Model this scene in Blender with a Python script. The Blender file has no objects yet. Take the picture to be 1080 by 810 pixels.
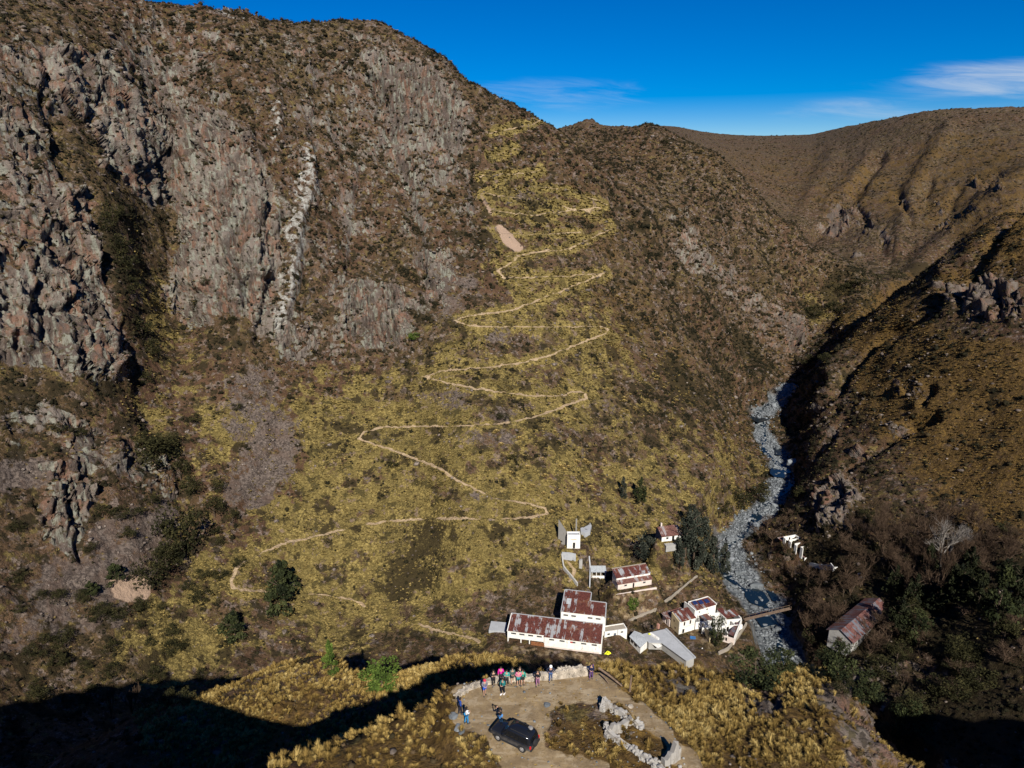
import bpy, bmesh, math, random
import numpy as np
from mathutils import Vector, Matrix, Euler

rng = np.random.default_rng(7)
random.seed(7)
SC = bpy.context.scene
COL = SC.collection
PI = math.pi

# ------------------------------------------------------------------ camera model (1080 x 810 pixels of the photo)
F = 720.0
PITCH = math.radians(17.0)
CZ = 140.0                       # camera height above the datum
cp, sp = math.cos(PITCH), math.sin(PITCH)

def pix_ray(X, Y):
    u = 405.0 - Y
    return (X - 540.0, F * cp + u * sp, -F * sp + u * cp)

def pix_polar(X, Y):
    dx, dy, dz = pix_ray(X, Y)
    return math.atan2(dx, dy), dz / math.hypot(dx, dy)      # azimuth, rise per metre of range

def project(x, y, z):
    z = z - CZ
    d = y * cp - z * sp
    d = np.where(np.abs(d) < 1e-3, 1e-3, d)
    X = 540 + F * x / d
    Y = 405 - F * (y * sp + z * cp) / d
    return X, Y, d

def on_plane(X, Y, z):
    dx, dy, dz = pix_ray(X, Y)
    t = (z - CZ) / dz
    return Vector((dx * t, dy * t, z))

# ------------------------------------------------------------------ noise
_perm = rng.permutation(256).astype(np.int32)
_perm = np.concatenate([_perm, _perm, _perm])
_g = rng.normal(size=(256, 3)).astype(np.float32)
_g /= np.linalg.norm(_g, axis=1, keepdims=True)

def perlin(p):
    p = np.asarray(p, dtype=np.float32)
    i = np.floor(p).astype(np.int32)
    f = p - i
    i &= 255
    w = f * f * f * (f * (f * 6 - 15) + 10)
    out = 0
    for a in (0, 1):
        wx = w[:, 0] if a else 1 - w[:, 0]
        pa = _perm[(i[:, 0] + a) & 255]
        for b in (0, 1):
            wy = w[:, 1] if b else 1 - w[:, 1]
            pb = _perm[pa + ((i[:, 1] + b) & 255)]
            for c in (0, 1):
                wz = w[:, 2] if c else 1 - w[:, 2]
                g = _g[_perm[pb + ((i[:, 2] + c) & 255)]]
                d = g[:, 0] * (f[:, 0] - a) + g[:, 1] * (f[:, 1] - b) + g[:, 2] * (f[:, 2] - c)
                out = out + d * wx * wy * wz
    return out * 1.5

def fbm(p, octaves=4, gain=0.5, ridged=False):
    p = np.asarray(p, dtype=np.float32)
    s = 0; a = 1.0; n = 0
    for k in range(octaves):
        v = perlin(p * (2.03 ** k) + 17.3 * k)
        if ridged:
            v = 1 - 2 * np.abs(v)
        s = s + a * v; n += a; a *= gain
    return s / n

def worley(p):
    """cell value, F1, F2 of a jittered 3-D cell pattern"""
    p = np.asarray(p, dtype=np.float32)
    i = np.floor(p).astype(np.int32)
    f = p - i
    f1 = np.full(len(p), 9.0, np.float32); f2 = f1.copy(); val = np.zeros(len(p), np.float32)
    for a in (-1, 0, 1):
        for b in (-1, 0, 1):
            for c in (-1, 0, 1):
                h = _perm[_perm[_perm[(i[:, 0] + a) & 255] + ((i[:, 1] + b) & 255)] + ((i[:, 2] + c) & 255)]
                jx = (_perm[h] / 255.0 - f[:, 0] + a).astype(np.float32)
                jy = (_perm[h + 37] / 255.0 - f[:, 1] + b).astype(np.float32)
                jz = (_perm[h + 101] / 255.0 - f[:, 2] + c).astype(np.float32)
                d = np.sqrt(jx * jx + jy * jy + jz * jz)
                near = d < f1
                f2 = np.where(near, f1, np.minimum(f2, d))
                val = np.where(near, _perm[h + 59] / 255.0, val)
                f1 = np.where(near, d, f1)
    return val, f1, f2

def sstep(a, b, x):
    t = np.clip((x - a) / (b - a), 0, 1)
    return t * t * (3 - 2 * t)

def pchip(xk, yk, x):
    """monotone cubic interpolation; xk ascending"""
    xk = np.asarray(xk, float); yk = np.asarray(yk, float)
    h = np.diff(xk); d = np.diff(yk) / h
    m = np.zeros(len(xk))
    m[0], m[-1] = d[0], d[-1]
    for k in range(1, len(xk) - 1):
        if d[k - 1] * d[k] > 0:
            w1 = 2 * h[k] + h[k - 1]; w2 = h[k] + 2 * h[k - 1]
            m[k] = (w1 + w2) / (w1 / d[k - 1] + w2 / d[k])
    j = np.clip(np.searchsorted(xk, x) - 1, 0, len(xk) - 2)
    t = np.clip((x - xk[j]) / h[j], 0, 1)
    t2 = t * t; t3 = t2 * t
    return ((2 * t3 - 3 * t2 + 1) * yk[j] + (t3 - 2 * t2 + t) * h[j] * m[j]
            + (-2 * t3 + 3 * t2) * yk[j + 1] + (t3 - t2) * h[j] * m[j + 1])

# ------------------------------------------------------------------ terrain: feature lines run round the viewpoint, near to far
# each line: points (X, Y, range) read off the slopes that face the valley, or ('az', degrees, range, height above/below eye level)
def line(points):
    az, r, q = [], [], []
    for p in points:
        if p[0] == 'az':
            az.append(math.radians(p[1])); r.append(p[2]); q.append(p[3] / p[2])
        else:
            a, s = pix_polar(p[0], p[1]); az.append(a); r.append(p[2]); q.append(s)
    o = np.argsort(az)
    return np.array(az)[o], np.array(r)[o], np.array(q)[o]

def A(d, r, z): return ('az', d, r, z)

XS = [-150, 0, 60, 120, 180, 250, 310, 390, 440, 500, 570, 640, 700, 750, 790, 830, 870, 930, 1000, 1080, 1250]
YS = [
 [760,660,560,460,350,230,110,-40],
 [755,660,560,460,385,230,90,-4],
 [750,658,560,465,390,250,110,-2],
 [740,655,560,470,400,280,150,0],
 [730,650,560,470,400,280,150,5],
 [720,645,560,470,360,250,110,16],
 [710,645,560,470,365,250,120,24],
 [700,645,560,475,390,280,150,23],
 [695,642,560,478,395,285,150,42],
 [690,640,560,480,400,300,200,92],
 [688,640,570,490,410,310,210,125],
 [688,640,575,500,420,330,250,186],
 [686,635,580,520,450,370,300,248],
 [686,625,580,530,470,410,360,318],
 [688,640,600,560,510,470,430,395],
 [690,645,610,570,500,460,430,408],
 [695,650,610,560,500,460,420,385],
 [700,650,600,550,490,430,375,325],
 [705,655,600,550,490,410,340,272],
 [700,650,600,540,470,390,300,215],
 [700,650,600,540,460,370,270,170]]
RS = [
 [155,177,196,215,237,260,291,370],
 [165,186,208,230,250,280,313,380],
 [167,188,211,234,252,284,322,395],
 [169,190,214,238,258,288,338,410],
 [172,195,222,250,284,332,372,430],
 [174,198,226,256,290,318,358,430],
 [176,200,228,258,296,328,368,432],
 [176,198,226,256,292,335,380,430],
 [174,196,222,250,284,330,382,425],
 [172,190,212,238,270,318,368,425],
 [170,190,212,240,274,322,376,428],
 [173,195,220,250,288,335,378,412],
 [178,203,226,256,292,340,380,405],
 [185,213,238,266,300,345,382,402],
 [196,224,250,275,320,354,392,415],
 [195,222,248,260,334,380,415,445],
 [192,215,236,258,300,332,366,398],
 [190,210,232,254,290,335,385,440],
 [188,208,232,254,284,325,372,430],
 [186,206,230,256,285,325,375,440],
 [180,200,225,250,280,320,370,440]]

LINES = []
LINES.append(line([A(-180, 2, -36), A(0, 2, -36), A(180, 2, -36)]))
LINES.append(line([A(-180, 30, -20), A(-135, 25, -25), A(-90, 22, -30), A(-45, 20, -33.5), A(-15, 24, -34.6), A(0, 25, -34.8), A(15, 25, -35), A(40, 26, -37), A(90, 40, -30), A(135, 40, -22), A(180, 30, -20)]))
# rim of the near spur
LINES.append(line([A(-180, 110, 16), A(-150, 100, 4), A(-120, 110, -8), A(-90, 84, -17.5), A(-75, 66, -21), A(-60, 48, -24.3), A(-47, 38, -27.5), A(-43, 36, -28.8), A(-35, 33, -31.2), A(-28, 33.5, -33.6),
    (324, 811, 36), (384, 783, 38), (438, 757, 40), (467, 740, 42), (500, 729, 42.2), (540, 723, 42.6), (590, 719, 43), (625, 714, 44), (650, 708, 46.5), (700, 709, 52), (730, 710, 54.5),
    (765, 715, 57), (800, 712, 60), (850, 704, 62.5), (882, 716, 60), (907, 746, 57), (932, 776, 54), (962, 811, 52),
    A(43, 62, -49), A(60, 82, -46), A(90, 118, -20), A(120, 130, 0), A(150, 125, 12), A(180, 110, 16)]))
LINES.append(line([A(-180, 300, 60), A(-120, 200, -10), A(-90, 125, -60), A(-60, 84, -68), A(-43, 64, -70), A(-28, 62, -68), A(-15, 62, -68), A(-5, 64, -69), A(5, 68, -71), A(20, 84, -84), A(36, 82, -86), A(43, 90, -90), A(60, 120, -92), A(90, 170, -60), A(120, 220, 10), A(180, 300, 60)]))
# knoll below the spur: face, then crest
LINES.append(line([A(-180, 400, 90), A(-120, 250, -5), A(-90, 150, -76), A(-60, 104, -82), A(-46, 96, -88), (100, 830, 92), (200, 800, 89), (280, 786, 85), (330, 770, 85), (380, 758, 86), (420, 758, 85), (480, 733, 86), (528, 722, 86),
    A(4, 88, -84), A(12, 92, -91), A(22, 98, -98), A(36, 98, -102), A(43, 104, -102), A(60, 135, -102), A(90, 195, -65), A(120, 270, 20), A(180, 400, 90)]))
LINES.append(line([A(-180, 500, 120), A(-120, 300, 0), A(-90, 165, -84), A(-60, 122, -92), A(-46, 112, -96), (60, 820, 104), (140, 780, 101), (200, 757, 98), (260, 735, 98), (322, 709, 100), (372, 726, 97), (420, 729, 95), (480, 713, 94), (528, 707, 93),
    A(4, 96, -88), A(12, 100, -96), A(22, 108, -106), A(36, 112, -112), A(43, 118, -112), A(60, 150, -110), A(90, 220, -70), A(120, 320, 30), A(180, 500, 120)]))
LINES.append(line([A(-180, 620, 130), A(-120, 380, 10), A(-90, 200, -92), A(-60, 155, -108), A(-43, 143, -114), A(-33, 140, -122), A(-20, 140, -131), A(-8, 144, -133), A(4, 148, -132), A(15, 155, -134), A(25, 160, -136), (860, 790, 160), (960, 802, 156), (1060, 812, 154), A(50, 155, -118), A(60, 190, -112), A(90, 280, -70), A(120, 400, 30), A(180, 620, 130)]))
for k in range(8):
    pts = [(XS[i], YS[i][k], RS[i][k]) for i in range(len(XS))]
    b = 700 + 60 * k
    pts += [A(-180, b, 150), A(-120, 420 + 40 * k, 20 + 12 * k), A(-80, 240 + 30 * k, -90 + 22 * k), A(80, 300 + 35 * k, -90 + 18 * k), A(120, 470 + 45 * k, 20 + 10 * k), A(180, b, 150)]
    LINES.append(line(pts))
# behind the first crest (hidden)
LINES.append(line([A(-180, 1250, 160), A(-60, 520, 70), A(-44, 500, 60), A(-30, 540, 85), A(-12, 530, 60), A(0, 500, 5), A(6, 480, -25), A(10, 466, -55), A(14.5, 455, -85), A(18, 452, -104), (790, 392, 430), (832, 402, 470), (870, 388, 430), A(27, 500, -95), A(30, 560, -90), A(34, 560, -75), A(50, 560, -60), A(180, 1250, 160)]))
# second ridge: first seen, middle, crest
LINES.append(line([A(-180, 1300, 165), A(-60, 640, 60), A(-30, 640, 60), A(-8, 560, 10), A(2, 540, -8), (640, 184, 520), (700, 246, 492), (750, 316, 478), (792, 385, 462), (835, 372, 500), (870, 352, 520), (912, 318, 540), A(29, 600, -96), A(35, 640, -90), A(50, 700, -60), A(180, 1300, 165)]))
LINES.append(line([A(-180, 1350, 170), A(-60, 700, 60), A(-30, 700, 60), A(-8, 600, 20), A(2, 575, 12), (640, 158, 575), (700, 190, 548), (750, 235, 535), (790, 290, 525), (835, 305, 545), (875, 312, 560), (915, 306, 560), A(29, 640, -100), A(35, 700, -92), A(50, 800, -60), A(180, 1350, 170)]))
LINES.append(line([A(-180, 1400, 175), A(-60, 760, 60), A(-30, 760, 60), A(-8, 650, 26), A(1, 640, 32), (600, 133, 640), (622, 127, 640), (640, 134, 635), (672, 130, 625), (692, 132, 618), (715, 143, 612), (742, 156, 606), (782, 187, 598), (832, 241, 588), (882, 271, 578), (926, 297, 570), A(29, 680, -104), A(35, 760, -94), A(50, 900, -60), A(180, 1400, 175)]))
LINES.append(line([A(-180, 1500, 180), A(-60, 900, 40), A(-30, 900, 40), A(-8, 800, 0), A(2, 780, -10), A(10, 760, -20), A(18, 740, -60), A(24, 730, -90), (932, 290, 780), (1000, 264, 850), (1080, 214, 900), A(50, 1000, -30), A(180, 1500, 180)]))
LINES.append(line([A(-180, 1600, 185), A(-60, 1300, 60), A(-30, 1300, 60), A(-8, 1200, 20), A(2, 1150, 20), (700, 150, 1150), (745, 158, 1150), (790, 196, 1080), (840, 242, 960), (880, 262, 900), (930, 245, 930), (1000, 215, 1010), (1080, 178, 1060), A(50, 1100, 20), A(180, 1600, 185)]))
LINES.append(line([A(-180, 1800, 190), A(-60, 1500, 80), A(-30, 1500, 80), A(-8, 1600, 40), A(2, 1600, 60), (700, 138, 1700), (760, 150, 1650), (820, 165, 1500), (870, 178, 1300), (930, 185, 1180), (1000, 165, 1200), (1080, 145, 1230), A(50, 1300, 60), A(180, 1800, 190)]))
LINES.append(line([A(-180, 2200, 195), A(-60, 1900, 90), A(-30, 1900, 90), A(-8, 2200, 80), A(2, 2200, 100), (700, 134, 2250), (745, 141, 2250), (800, 144, 2200), (850, 143, 2050), (885, 136, 1850), (930, 127, 1650), (985, 117, 1500), (1050, 114, 1480), (1080, 114, 1480), (1150, 105, 1480), A(50, 1600, 120), A(180, 2200, 195)]))
LINES.append(line([A(-180, 3000, 120), A(-60, 3000, 60), A(0, 3000, 40), A(24, 3000, 60), A(50, 2600, 60), A(180, 3000, 120)]))
LINES.append(line([A(-180, 9000, -200), A(0, 9000, -200), A(180, 9000, -200)]))

NV = 1250
azs = np.radians(np.concatenate([np.linspace(-180, -52, 44)[:-1], np.linspace(-52, -46, 24)[:-1], np.linspace(-46, 46, 1120), np.linspace(46, 52, 24)[1:], np.linspace(52, 180, 44)[1:]]))
NU = len(azs)
def smooth1(v, s):                       # round the kinks the control points leave along a line
    fine = (azs > math.radians(-46)) & (azs < math.radians(46))
    k = np.exp(-0.5 * (np.arange(-3 * s, 3 * s + 1) / s) ** 2); k /= k.sum()
    w = np.pad(v[fine], 3 * s, mode='edge')
    v = v.copy(); v[fine] = np.convolve(w, k, mode='valid')
    return v
LR = np.array([smooth1(pchip(l[0], l[1], azs), 7) for l in LINES])      # (lines, NU)
for k_, f_ in ((1, 1.28), (2, 1.28), (3, 1.12), (4, 1.0), (5, .985)): LR[k_] *= f_          # the spur at its true size
LQ = np.array([smooth1(pchip(l[0], l[2], azs), 5) for l in LINES])
LR = np.maximum.accumulate(LR + np.arange(len(LINES))[:, None] * 0.01, axis=0)
LZ = LR * LQ + CZ

# pads: flattened ground under buildings and the lookout (x, y, radius_in, radius_out, z)
PADS = []
RIVER = [(835,405,452),(815,428,415),(800,440,395),(806,462,374),(822,485,350),(826,503,332),(815,530,304),(790,548,285),(768,572,268),(776,600,248),(798,625,232),(812,650,218),(822,680,204)]
RG = np.concatenate([np.arange(2, 700, 0.25), np.geomspace(700, 8800, 260)])
T = np.empty((NU, len(RG)), np.float32)
for i in range(NU):
    T[i] = pchip(LR[:, i], LZ[:, i], RG)
SA, CA = np.sin(azs)[:, None], np.cos(azs)[:, None]
GX = (SA * RG[None]).astype(np.float32); GY = (CA * RG[None]).astype(np.float32)

def seg_dist(px, py, pts):
    """distance in plan to a polyline, and the height carried along it"""
    best = np.full(px.shape, 1e9, np.float32); zz = np.zeros(px.shape, np.float32)
    for (a, b) in zip(pts[:-1], pts[1:]):
        ax, ay, az_ = a; bx, by, bz = b
        L2 = (bx - ax) ** 2 + (by - ay) ** 2 + 1e-9
        t = np.clip(((px - ax) * (bx - ax) + (py - ay) * (by - ay)) / L2, 0, 1)
        d = np.hypot(px - ax - t * (bx - ax), py - ay - t * (by - ay))
        m = d < best
        best = np.where(m, d, best); zz = np.where(m, az_ + t * (bz - az_), zz)
    return best, zz

riv = []
for (X, Y, r) in RIVER:
    a, q = pix_polar(X, Y)
    riv.append((r * math.sin(a), r * math.cos(a), CZ + r * q))
for k in range(1, len(riv)):                                   # water runs downhill
    riv[k] = (riv[k][0], riv[k][1], min(riv[k][2], riv[k - 1][2] - 0.25))
riv.append((riv[-1][0] - 2, riv[-1][1] - 60, riv[-1][2] - 2))
box = (GX > 40) & (GX < 260) & (GY > 110) & (GY < 480)
d, zz = seg_dist(GX[box], GY[box], riv)
wob = fbm(np.stack([GX[box] * .05, GY[box] * .05, np.zeros(box.sum())], 1), 3) * 4
wide = 2.6 * sstep(285, 235, GY[box])
wr = 1 - sstep(4.2, 12, d + wob - wide)
Tb = T[box]
T[box] = Tb * (1 - wr) + zz * wr

def T_at(x, y, tab=None):
    tab = T if tab is None else tab
    x = np.asarray(x, float); y = np.asarray(y, float)
    a = np.arctan2(x, y); r = np.hypot(x, y)
    i = np.clip(np.searchsorted(azs, a) - 1, 0, NU - 2); ta = (a - azs[i]) / (azs[i + 1] - azs[i])
    k = np.clip(np.searchsorted(RG, r) - 1, 0, len(RG) - 2); tr = (r - RG[k]) / (RG[k + 1] - RG[k])
    return ((tab[i, k] * (1 - tr) + tab[i, k + 1] * tr) * (1 - ta) + (tab[i + 1, k] * (1 - tr) + tab[i + 1, k + 1] * tr) * ta)

def cast(X, Y, rmin=20, rmax=3000):
    """where the line of sight through a pixel meets the smooth ground"""
    a, q = pix_polar(X, Y)
    rr = np.arange(rmin, rmax, 0.2) if rmax < 800 else np.concatenate([np.arange(rmin, 700, 0.2), np.geomspace(700, rmax, 900)])
    z = T_at(rr * math.sin(a), rr * math.cos(a))
    hit = np.nonzero(z >= CZ + rr * q)[0]
    r = rr[hit[0]] if len(hit) else rr[-1]
    return Vector((r * math.sin(a), r * math.cos(a), CZ + r * q))

# level ground: (polygon in photo pixels on height z, z, blend distance)
def level(poly, z, blend):
    P = [on_plane(X, Y, z) for X, Y in poly]
    px = np.array([p.x for p in P]); py = np.array([p.y for p in P])
    m = (GX > px.min() - blend) & (GX < px.max() + blend) & (GY > py.min() - blend) & (GY < py.max() + blend)
    x, y = GX[m], GY[m]
    inside = np.zeros(x.shape, bool)
    for k in range(len(P)):
        x1, y1, x2, y2 = px[k - 1], py[k - 1], px[k], py[k]
        c = ((y1 > y) != (y2 > y)) & (x < (x2 - x1) * (y - y1) / (y2 - y1 + 1e-12) + x1)
        inside ^= c
    d, _ = seg_dist(x, y, [(a, b, 0) for a, b in zip(px, py)] + [(px[0], py[0], 0)])
    w = np.where(inside, 1.0, 1 - sstep(0, blend, d))
    T[m] = T[m] * (1 - w) + z * w
    W_FLAT[m] = np.maximum(W_FLAT[m], w)
W_FLAT = np.zeros_like(T)
Z_LOOK = CZ - 44.8
Z_HALL = 5.2
Z_TALL = 6.4
Z_FLATROOF = 3.6
Z_RUIN = 1.6
Z_HOUSE = 11.5
Z_UPPER = 19.0
Z_TOWER = 16.0
level([(478, 724), (520, 716), (590, 712), (640, 709), (655, 722), (690, 752), (730, 790), (745, 830), (560, 850), (500, 800), (476, 770)], Z_LOOK, 2.2)
level([(526, 676), (640, 692), (662, 680), (660, 668), (600, 655), (530, 655)], Z_HALL, 6)
level([(588, 664), (650, 670), (650, 645), (590, 645)], Z_TALL, 4)
level([(664, 690), (735, 697), (740, 680), (700, 668), (668, 672)], Z_FLATROOF, 4)
level([(700, 668), (740, 690), (790, 676), (790, 650), (730, 640), (700, 655)], Z_RUIN, 4)
level([(648, 626), (692, 618), (688, 606), (645, 612)], Z_HOUSE, 4)
level([(692, 573), (720, 571), (716, 563), (694, 566)], Z_UPPER, 3)
level([(594, 580), (617, 581), (617, 571), (594, 571)], Z_TOWER, 2)

# adaptive rows: every column spends its vertices where the slope faces the valley
NVf = NV
rows_r = np.empty((NU, NVf), np.float32)
q = (T - CZ) / RG[None]
el = np.arctan(q)
dl = np.abs(np.diff(el, axis=1)) / 0.0011 * np.where(np.diff(el, axis=1) > 0, 1, 0.35)
dr_ = np.diff(RG)[None] / np.maximum(0.5, RG[:-1][None] * 0.012)
cum = np.cumsum(dl + dr_, axis=1)
cum = np.concatenate([np.zeros((NU, 1)), cum], axis=1)
# neighbouring columns share smoothed sampling so the quads stay regular
for i in range(NU):
    rows_r[i] = np.interp(np.linspace(0, cum[i, -1], NVf), cum[i], RG)
k = np.ones(9) / 9
pad = np.pad(rows_r, ((4, 4), (0, 0)), mode='edge')
rows_r = sum(pad[j:j + NU] for j in range(9)) / 9
VX = (np.sin(azs)[:, None] * rows_r).astype(np.float32)
VY = (np.cos(azs)[:, None] * rows_r).astype(np.float32)
VZ = T_at(VX.ravel(), VY.ravel()).reshape(VX.shape).astype(np.float32)
VF = T_at(VX.ravel(), VY.ravel(), W_FLAT).reshape(VX.shape).astype(np.float32)
dR, _ = seg_dist(VX, VY, riv)

def grid_normals(X, Y, Z):
    P = np.stack([X, Y, Z], -1)
    a = np.gradient(P, axis=0); b = np.gradient(P, axis=1)
    n = np.cross(b, a)
    n /= np.linalg.norm(n, axis=-1, keepdims=True) + 1e-12
    n[n[..., 2] < 0] *= -1
    return n
NRM = grid_normals(VX, VY, VZ)
# ------------------------------------------------------------------ ground cover maps drawn over the view of the valley
MW, MH, MO = 700, 500, 160                 # half-resolution canvas with a margin
def canvas(): return np.zeros((MH, MW), np.float32)
_yy, _xx = np.mgrid[0:MH, 0:MW]
_cx, _cy = _xx * 2.0 - MO, _yy * 2.0 - 60
def fillp(c, poly, v=1.0, mode='max'):
    px = np.array([p[0] for p in poly], float); py = np.array([p[1] for p in poly], float)
    ins = np.zeros(c.shape, bool)
    for k in range(len(poly)):
        x1, y1, x2, y2 = px[k - 1], py[k - 1], px[k], py[k]
        ins ^= ((y1 > _cy) != (y2 > _cy)) & (_cx < (x2 - x1) * (_cy - y1) / (y2 - y1 + 1e-9) + x1)
    if mode == 'max': c[ins] = np.maximum(c[ins], v)
    else: c[ins] = v
def disc(c, X, Y, rx, ry, v=1.0):
    d = np.sqrt(((_cx - X) / rx) ** 2 + ((_cy - Y) / ry) ** 2)
    np.maximum(c, v * (1 - sstep(.6, 1.2, d)), out=c)
def blur(c, n):
    for ax in (0, 1):
        p = np.pad(c, [(n, n) if a == ax else (0, 0) for a in (0, 1)], mode='edge')
        cs = np.cumsum(p, axis=ax); cs = np.insert(cs, 0, 0, axis=ax)
        c = (np.take(cs, range(2 * n + 1, cs.shape[ax]), axis=ax) - np.take(cs, range(0, cs.shape[ax] - 2 * n - 1), axis=ax)) / (2 * n + 1)
    return c

M = {k: canvas() for k in ('rock', 'grass', 'white', 'scree', 'tan', 'gold', 'dark', 'pale')}
R = M['rock']
fillp(R, [(-160,-60),(-160,130),(0,120),(260,140),(480,200),(500,130),(480,60),(300,0),(0,-60)], .34)
fillp(R, [(200,140),(500,170),(520,260),(480,330),(440,370),(280,380),(240,200)], .31)
fillp(R, [(-160,40),(40,50),(62,150),(98,225),(112,290),(128,340),(142,395),(95,408),(60,388),(-160,370)], .55)
fillp(R, [(0,300),(110,300),(138,385),(95,405),(50,370),(0,370)], 1)
fillp(R, [(60,200),(95,195),(110,250),(105,300),(60,300),(20,270)], .85)
fillp(R, [(45,48),(112,55),(132,120),(140,130),(98,138),(50,96)], .9)
fillp(R, [(100,104),(146,104),(150,190),(102,180)], .95)
fillp(R, [(128,130),(200,112),(262,145),(290,230),(284,350),(240,330),(204,348),(165,312),(192,258),(184,222),(124,192)], .98)
fillp(R, [(384,58),(440,68),(490,92),(497,142),(470,156),(440,132),(405,122),(388,92)], .85)
fillp(R, [(400,120),(470,130),(500,200),(420,200)], .6)
fillp(R, [(354,318),(380,298),(432,308),(436,356),(398,366),(350,356)], .95)
fillp(R, [(258,330),(350,340),(440,350),(430,390),(300,390)], .5)
fillp(R, [(440,270),(480,265),(480,310),(445,310)], .75)
fillp(R, [(40,490),(95,480),(92,590),(50,570)], .8)
fillp(R, [(60,430),(190,480),(190,530),(90,500),(50,460)], .5)
fillp(R, [(0,420),(60,420),(60,470),(0,470)], .4)
fillp(R, [(690,222),(720,215),(770,270),(835,335),(852,350),(850,395),(800,380),(790,340),(730,290)], .42)
fillp(R, [(820,320),(845,345),(850,372),(825,362)], .95)
fillp(R, [(856,520),(905,498),(905,560),(862,570)], .9)
fillp(R, [(988,300),(1040,290),(1085,310),(1085,345),(1010,330)], .85)
fillp(R, [(868,222),(900,205),(905,225),(885,255),(862,245)], .9)
for x, y, a, b in [(915,235,8,14),(932,250,7,16),(905,265,9,14),(955,215,5,14),(980,210,5,16),(995,225,6,16),(1030,195,8,8),(1055,200,6,14),(1000,240,8,8),(965,255,5,8),(1025,225,10,6)]:
    disc(R, x, y, a, b, .95)
for x, y, a, b in [(870,365,12,6),(890,345,10,5),(925,340,9,6),(950,412,14,9),(905,425,9,5),(945,455,16,9),(975,415,6,14),(905,480,18,8),(860,430,12,8),(880,455,8,18)]:
    disc(R, x, y, a, b, .8)
fillp(R, [(765,712),(800,718),(838,745),(820,765),(780,750),(764,730)], .6)
fillp(R, [(880,716),(908,746),(934,778),(962,812),(990,830),(890,850),(880,780),(850,735)], .62)
fillp(R, [(690,700),(760,715),(740,740),(690,730)], .5)
fillp(R, [(590,690),(640,688),(640,700),(590,704)], .2)
fillp(R, [(270,742),(322,712),(360,738),(360,725),(300,760)], .5)
fillp(R, [(880,700),(940,690),(1000,700),(980,740),(900,770),(870,740)], .55)
Wm = M['white']
fillp(Wm, [(316,152),(329,158),(331,200),(318,255),(311,310),(296,355),(285,357),(295,300),(304,240)], .56)
fillp(Wm, [(287,110),(296,106),(296,152),(288,150)], .55)
fillp(Wm, [(220,5),(240,8),(262,22),(230,20)], .55)
S = M['scree']
fillp(S, [(-10,478),(50,480),(56,505),(40,520),(-10,522)], 1)
fillp(S, [(238,500),(296,430),(312,430),(320,470),(278,540),(238,538)], 1)
fillp(S, [(228,395),(290,380),(300,440),(250,470),(235,440)], .75)
fillp(S, [(98,540),(150,528),(184,520),(176,560),(150,640),(60,640),(40,590),(90,590)], .95)
fillp(S, [(0,600),(120,600),(150,660),(60,700),(0,690)], .55)
for x, y, a, b in [(510,463,60,9),(470,425,35,10),(590,465,18,10),(400,460,20,6),(555,210,22,6),(640,240,10,7),(500,520,45,6),(530,355,20,9),(600,335,30,6),(560,160,10,8),(480,335,18,6),(470,305,40,22),(525,440,30,7),(640,430,12,18)]:
    disc(S, x, y, a, b, .8)
D = M['tan']
fillp(D, [(522,235),(530,237),(553,262),(546,267),(530,256)], 1)
fillp(D, [(503,198),(508,200),(524,228),(516,226)], .8)
fillp(D, [(112,612),(150,606),(158,628),(150,640),(120,632)], .8)
G = M['grass']
fillp(G, [(126,450),(160,400),(240,396),(330,385),(430,365),(470,345),(505,310),(520,200),(520,150),(545,170),(590,210),(625,285),(630,350),(610,420),(595,480),(585,540),(560,600),(500,660),(380,690),(300,705),(200,715),(130,745),(118,690),(140,650),(200,620),(200,560),(190,500)], .58)
fillp(G, [(330,430),(560,440),(585,545),(520,620),(430,660),(300,640),(290,560),(320,470)], .95)
fillp(G, [(590,480),(700,540),(710,600),(640,610),(560,590)], .75)
fillp(G, [(505,150),(560,170),(620,260),(620,300),(540,300),(520,240)], .44)
fillp(G, [(100,150),(128,205),(142,270),(180,300),(182,345),(160,350),(150,300),(118,240)], .95)
fillp(G, [(150,310),(184,305),(190,350),(182,400),(152,395)], 1)
fillp(G, [(640,185),(655,200),(680,240),(665,235)], 1)
fillp(G, [(820,318),(858,295),(872,315),(868,335),(836,340)], 1)
fillp(G, [(0,465),(60,460),(180,480),(180,500),(60,480),(0,482)], .75)
fillp(G, [(650,330),(700,400),(790,500),(800,540),(770,500),(690,440),(640,370)], .6)
fillp(G, [(760,480),(800,470),(806,520),(760,590),(730,600),(720,560)], .75)
fillp(G, [(860,300),(930,290),(1000,280),(900,340),(860,350)], .45)
fillp(G, [(180,560),(250,570),(240,640),(200,720),(130,750),(120,690),(170,650)], .95)
fillp(G, [(20,635),(60,625),(60,660),(20,660)], .8)
fillp(G, [(0,730),(60,700),(80,735),(0,755)], .6)
fillp(G, [(640,640),(760,600),(800,660),(740,650)], .45)
fillp(G, [(610,330),(660,320),(720,400),(800,500),(760,560),(700,540),(600,470)], .40)
O = M['gold']
fillp(O, [(900,335),(960,330),(1080,370),(1200,400),(1200,590),(1040,580),(960,500),(900,430)], .85)
fillp(O, [(860,560),(960,520),(1080,560),(1080,600),(900,590)], .3)
fillp(O, [(860,340),(930,300),(1010,275),(1080,220),(1200,190),(1200,270),(1000,300),(900,360)], .8)
fillp(O, [(850,225),(900,170),(1000,140),(1200,130),(1200,200),(1010,260),(920,230)], .48)
fillp(O, [(700,150),(900,150),(850,230),(780,200)], .35)
fillp(O, [(200,752),(330,712),(360,740),(300,790),(280,800)], .8)
fillp(O, [(400,740),(480,712),(530,706),(530,740),(400,770)], .8)
fillp(O, [(300,830),(470,735),(500,790),(560,830)], .95)
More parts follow.
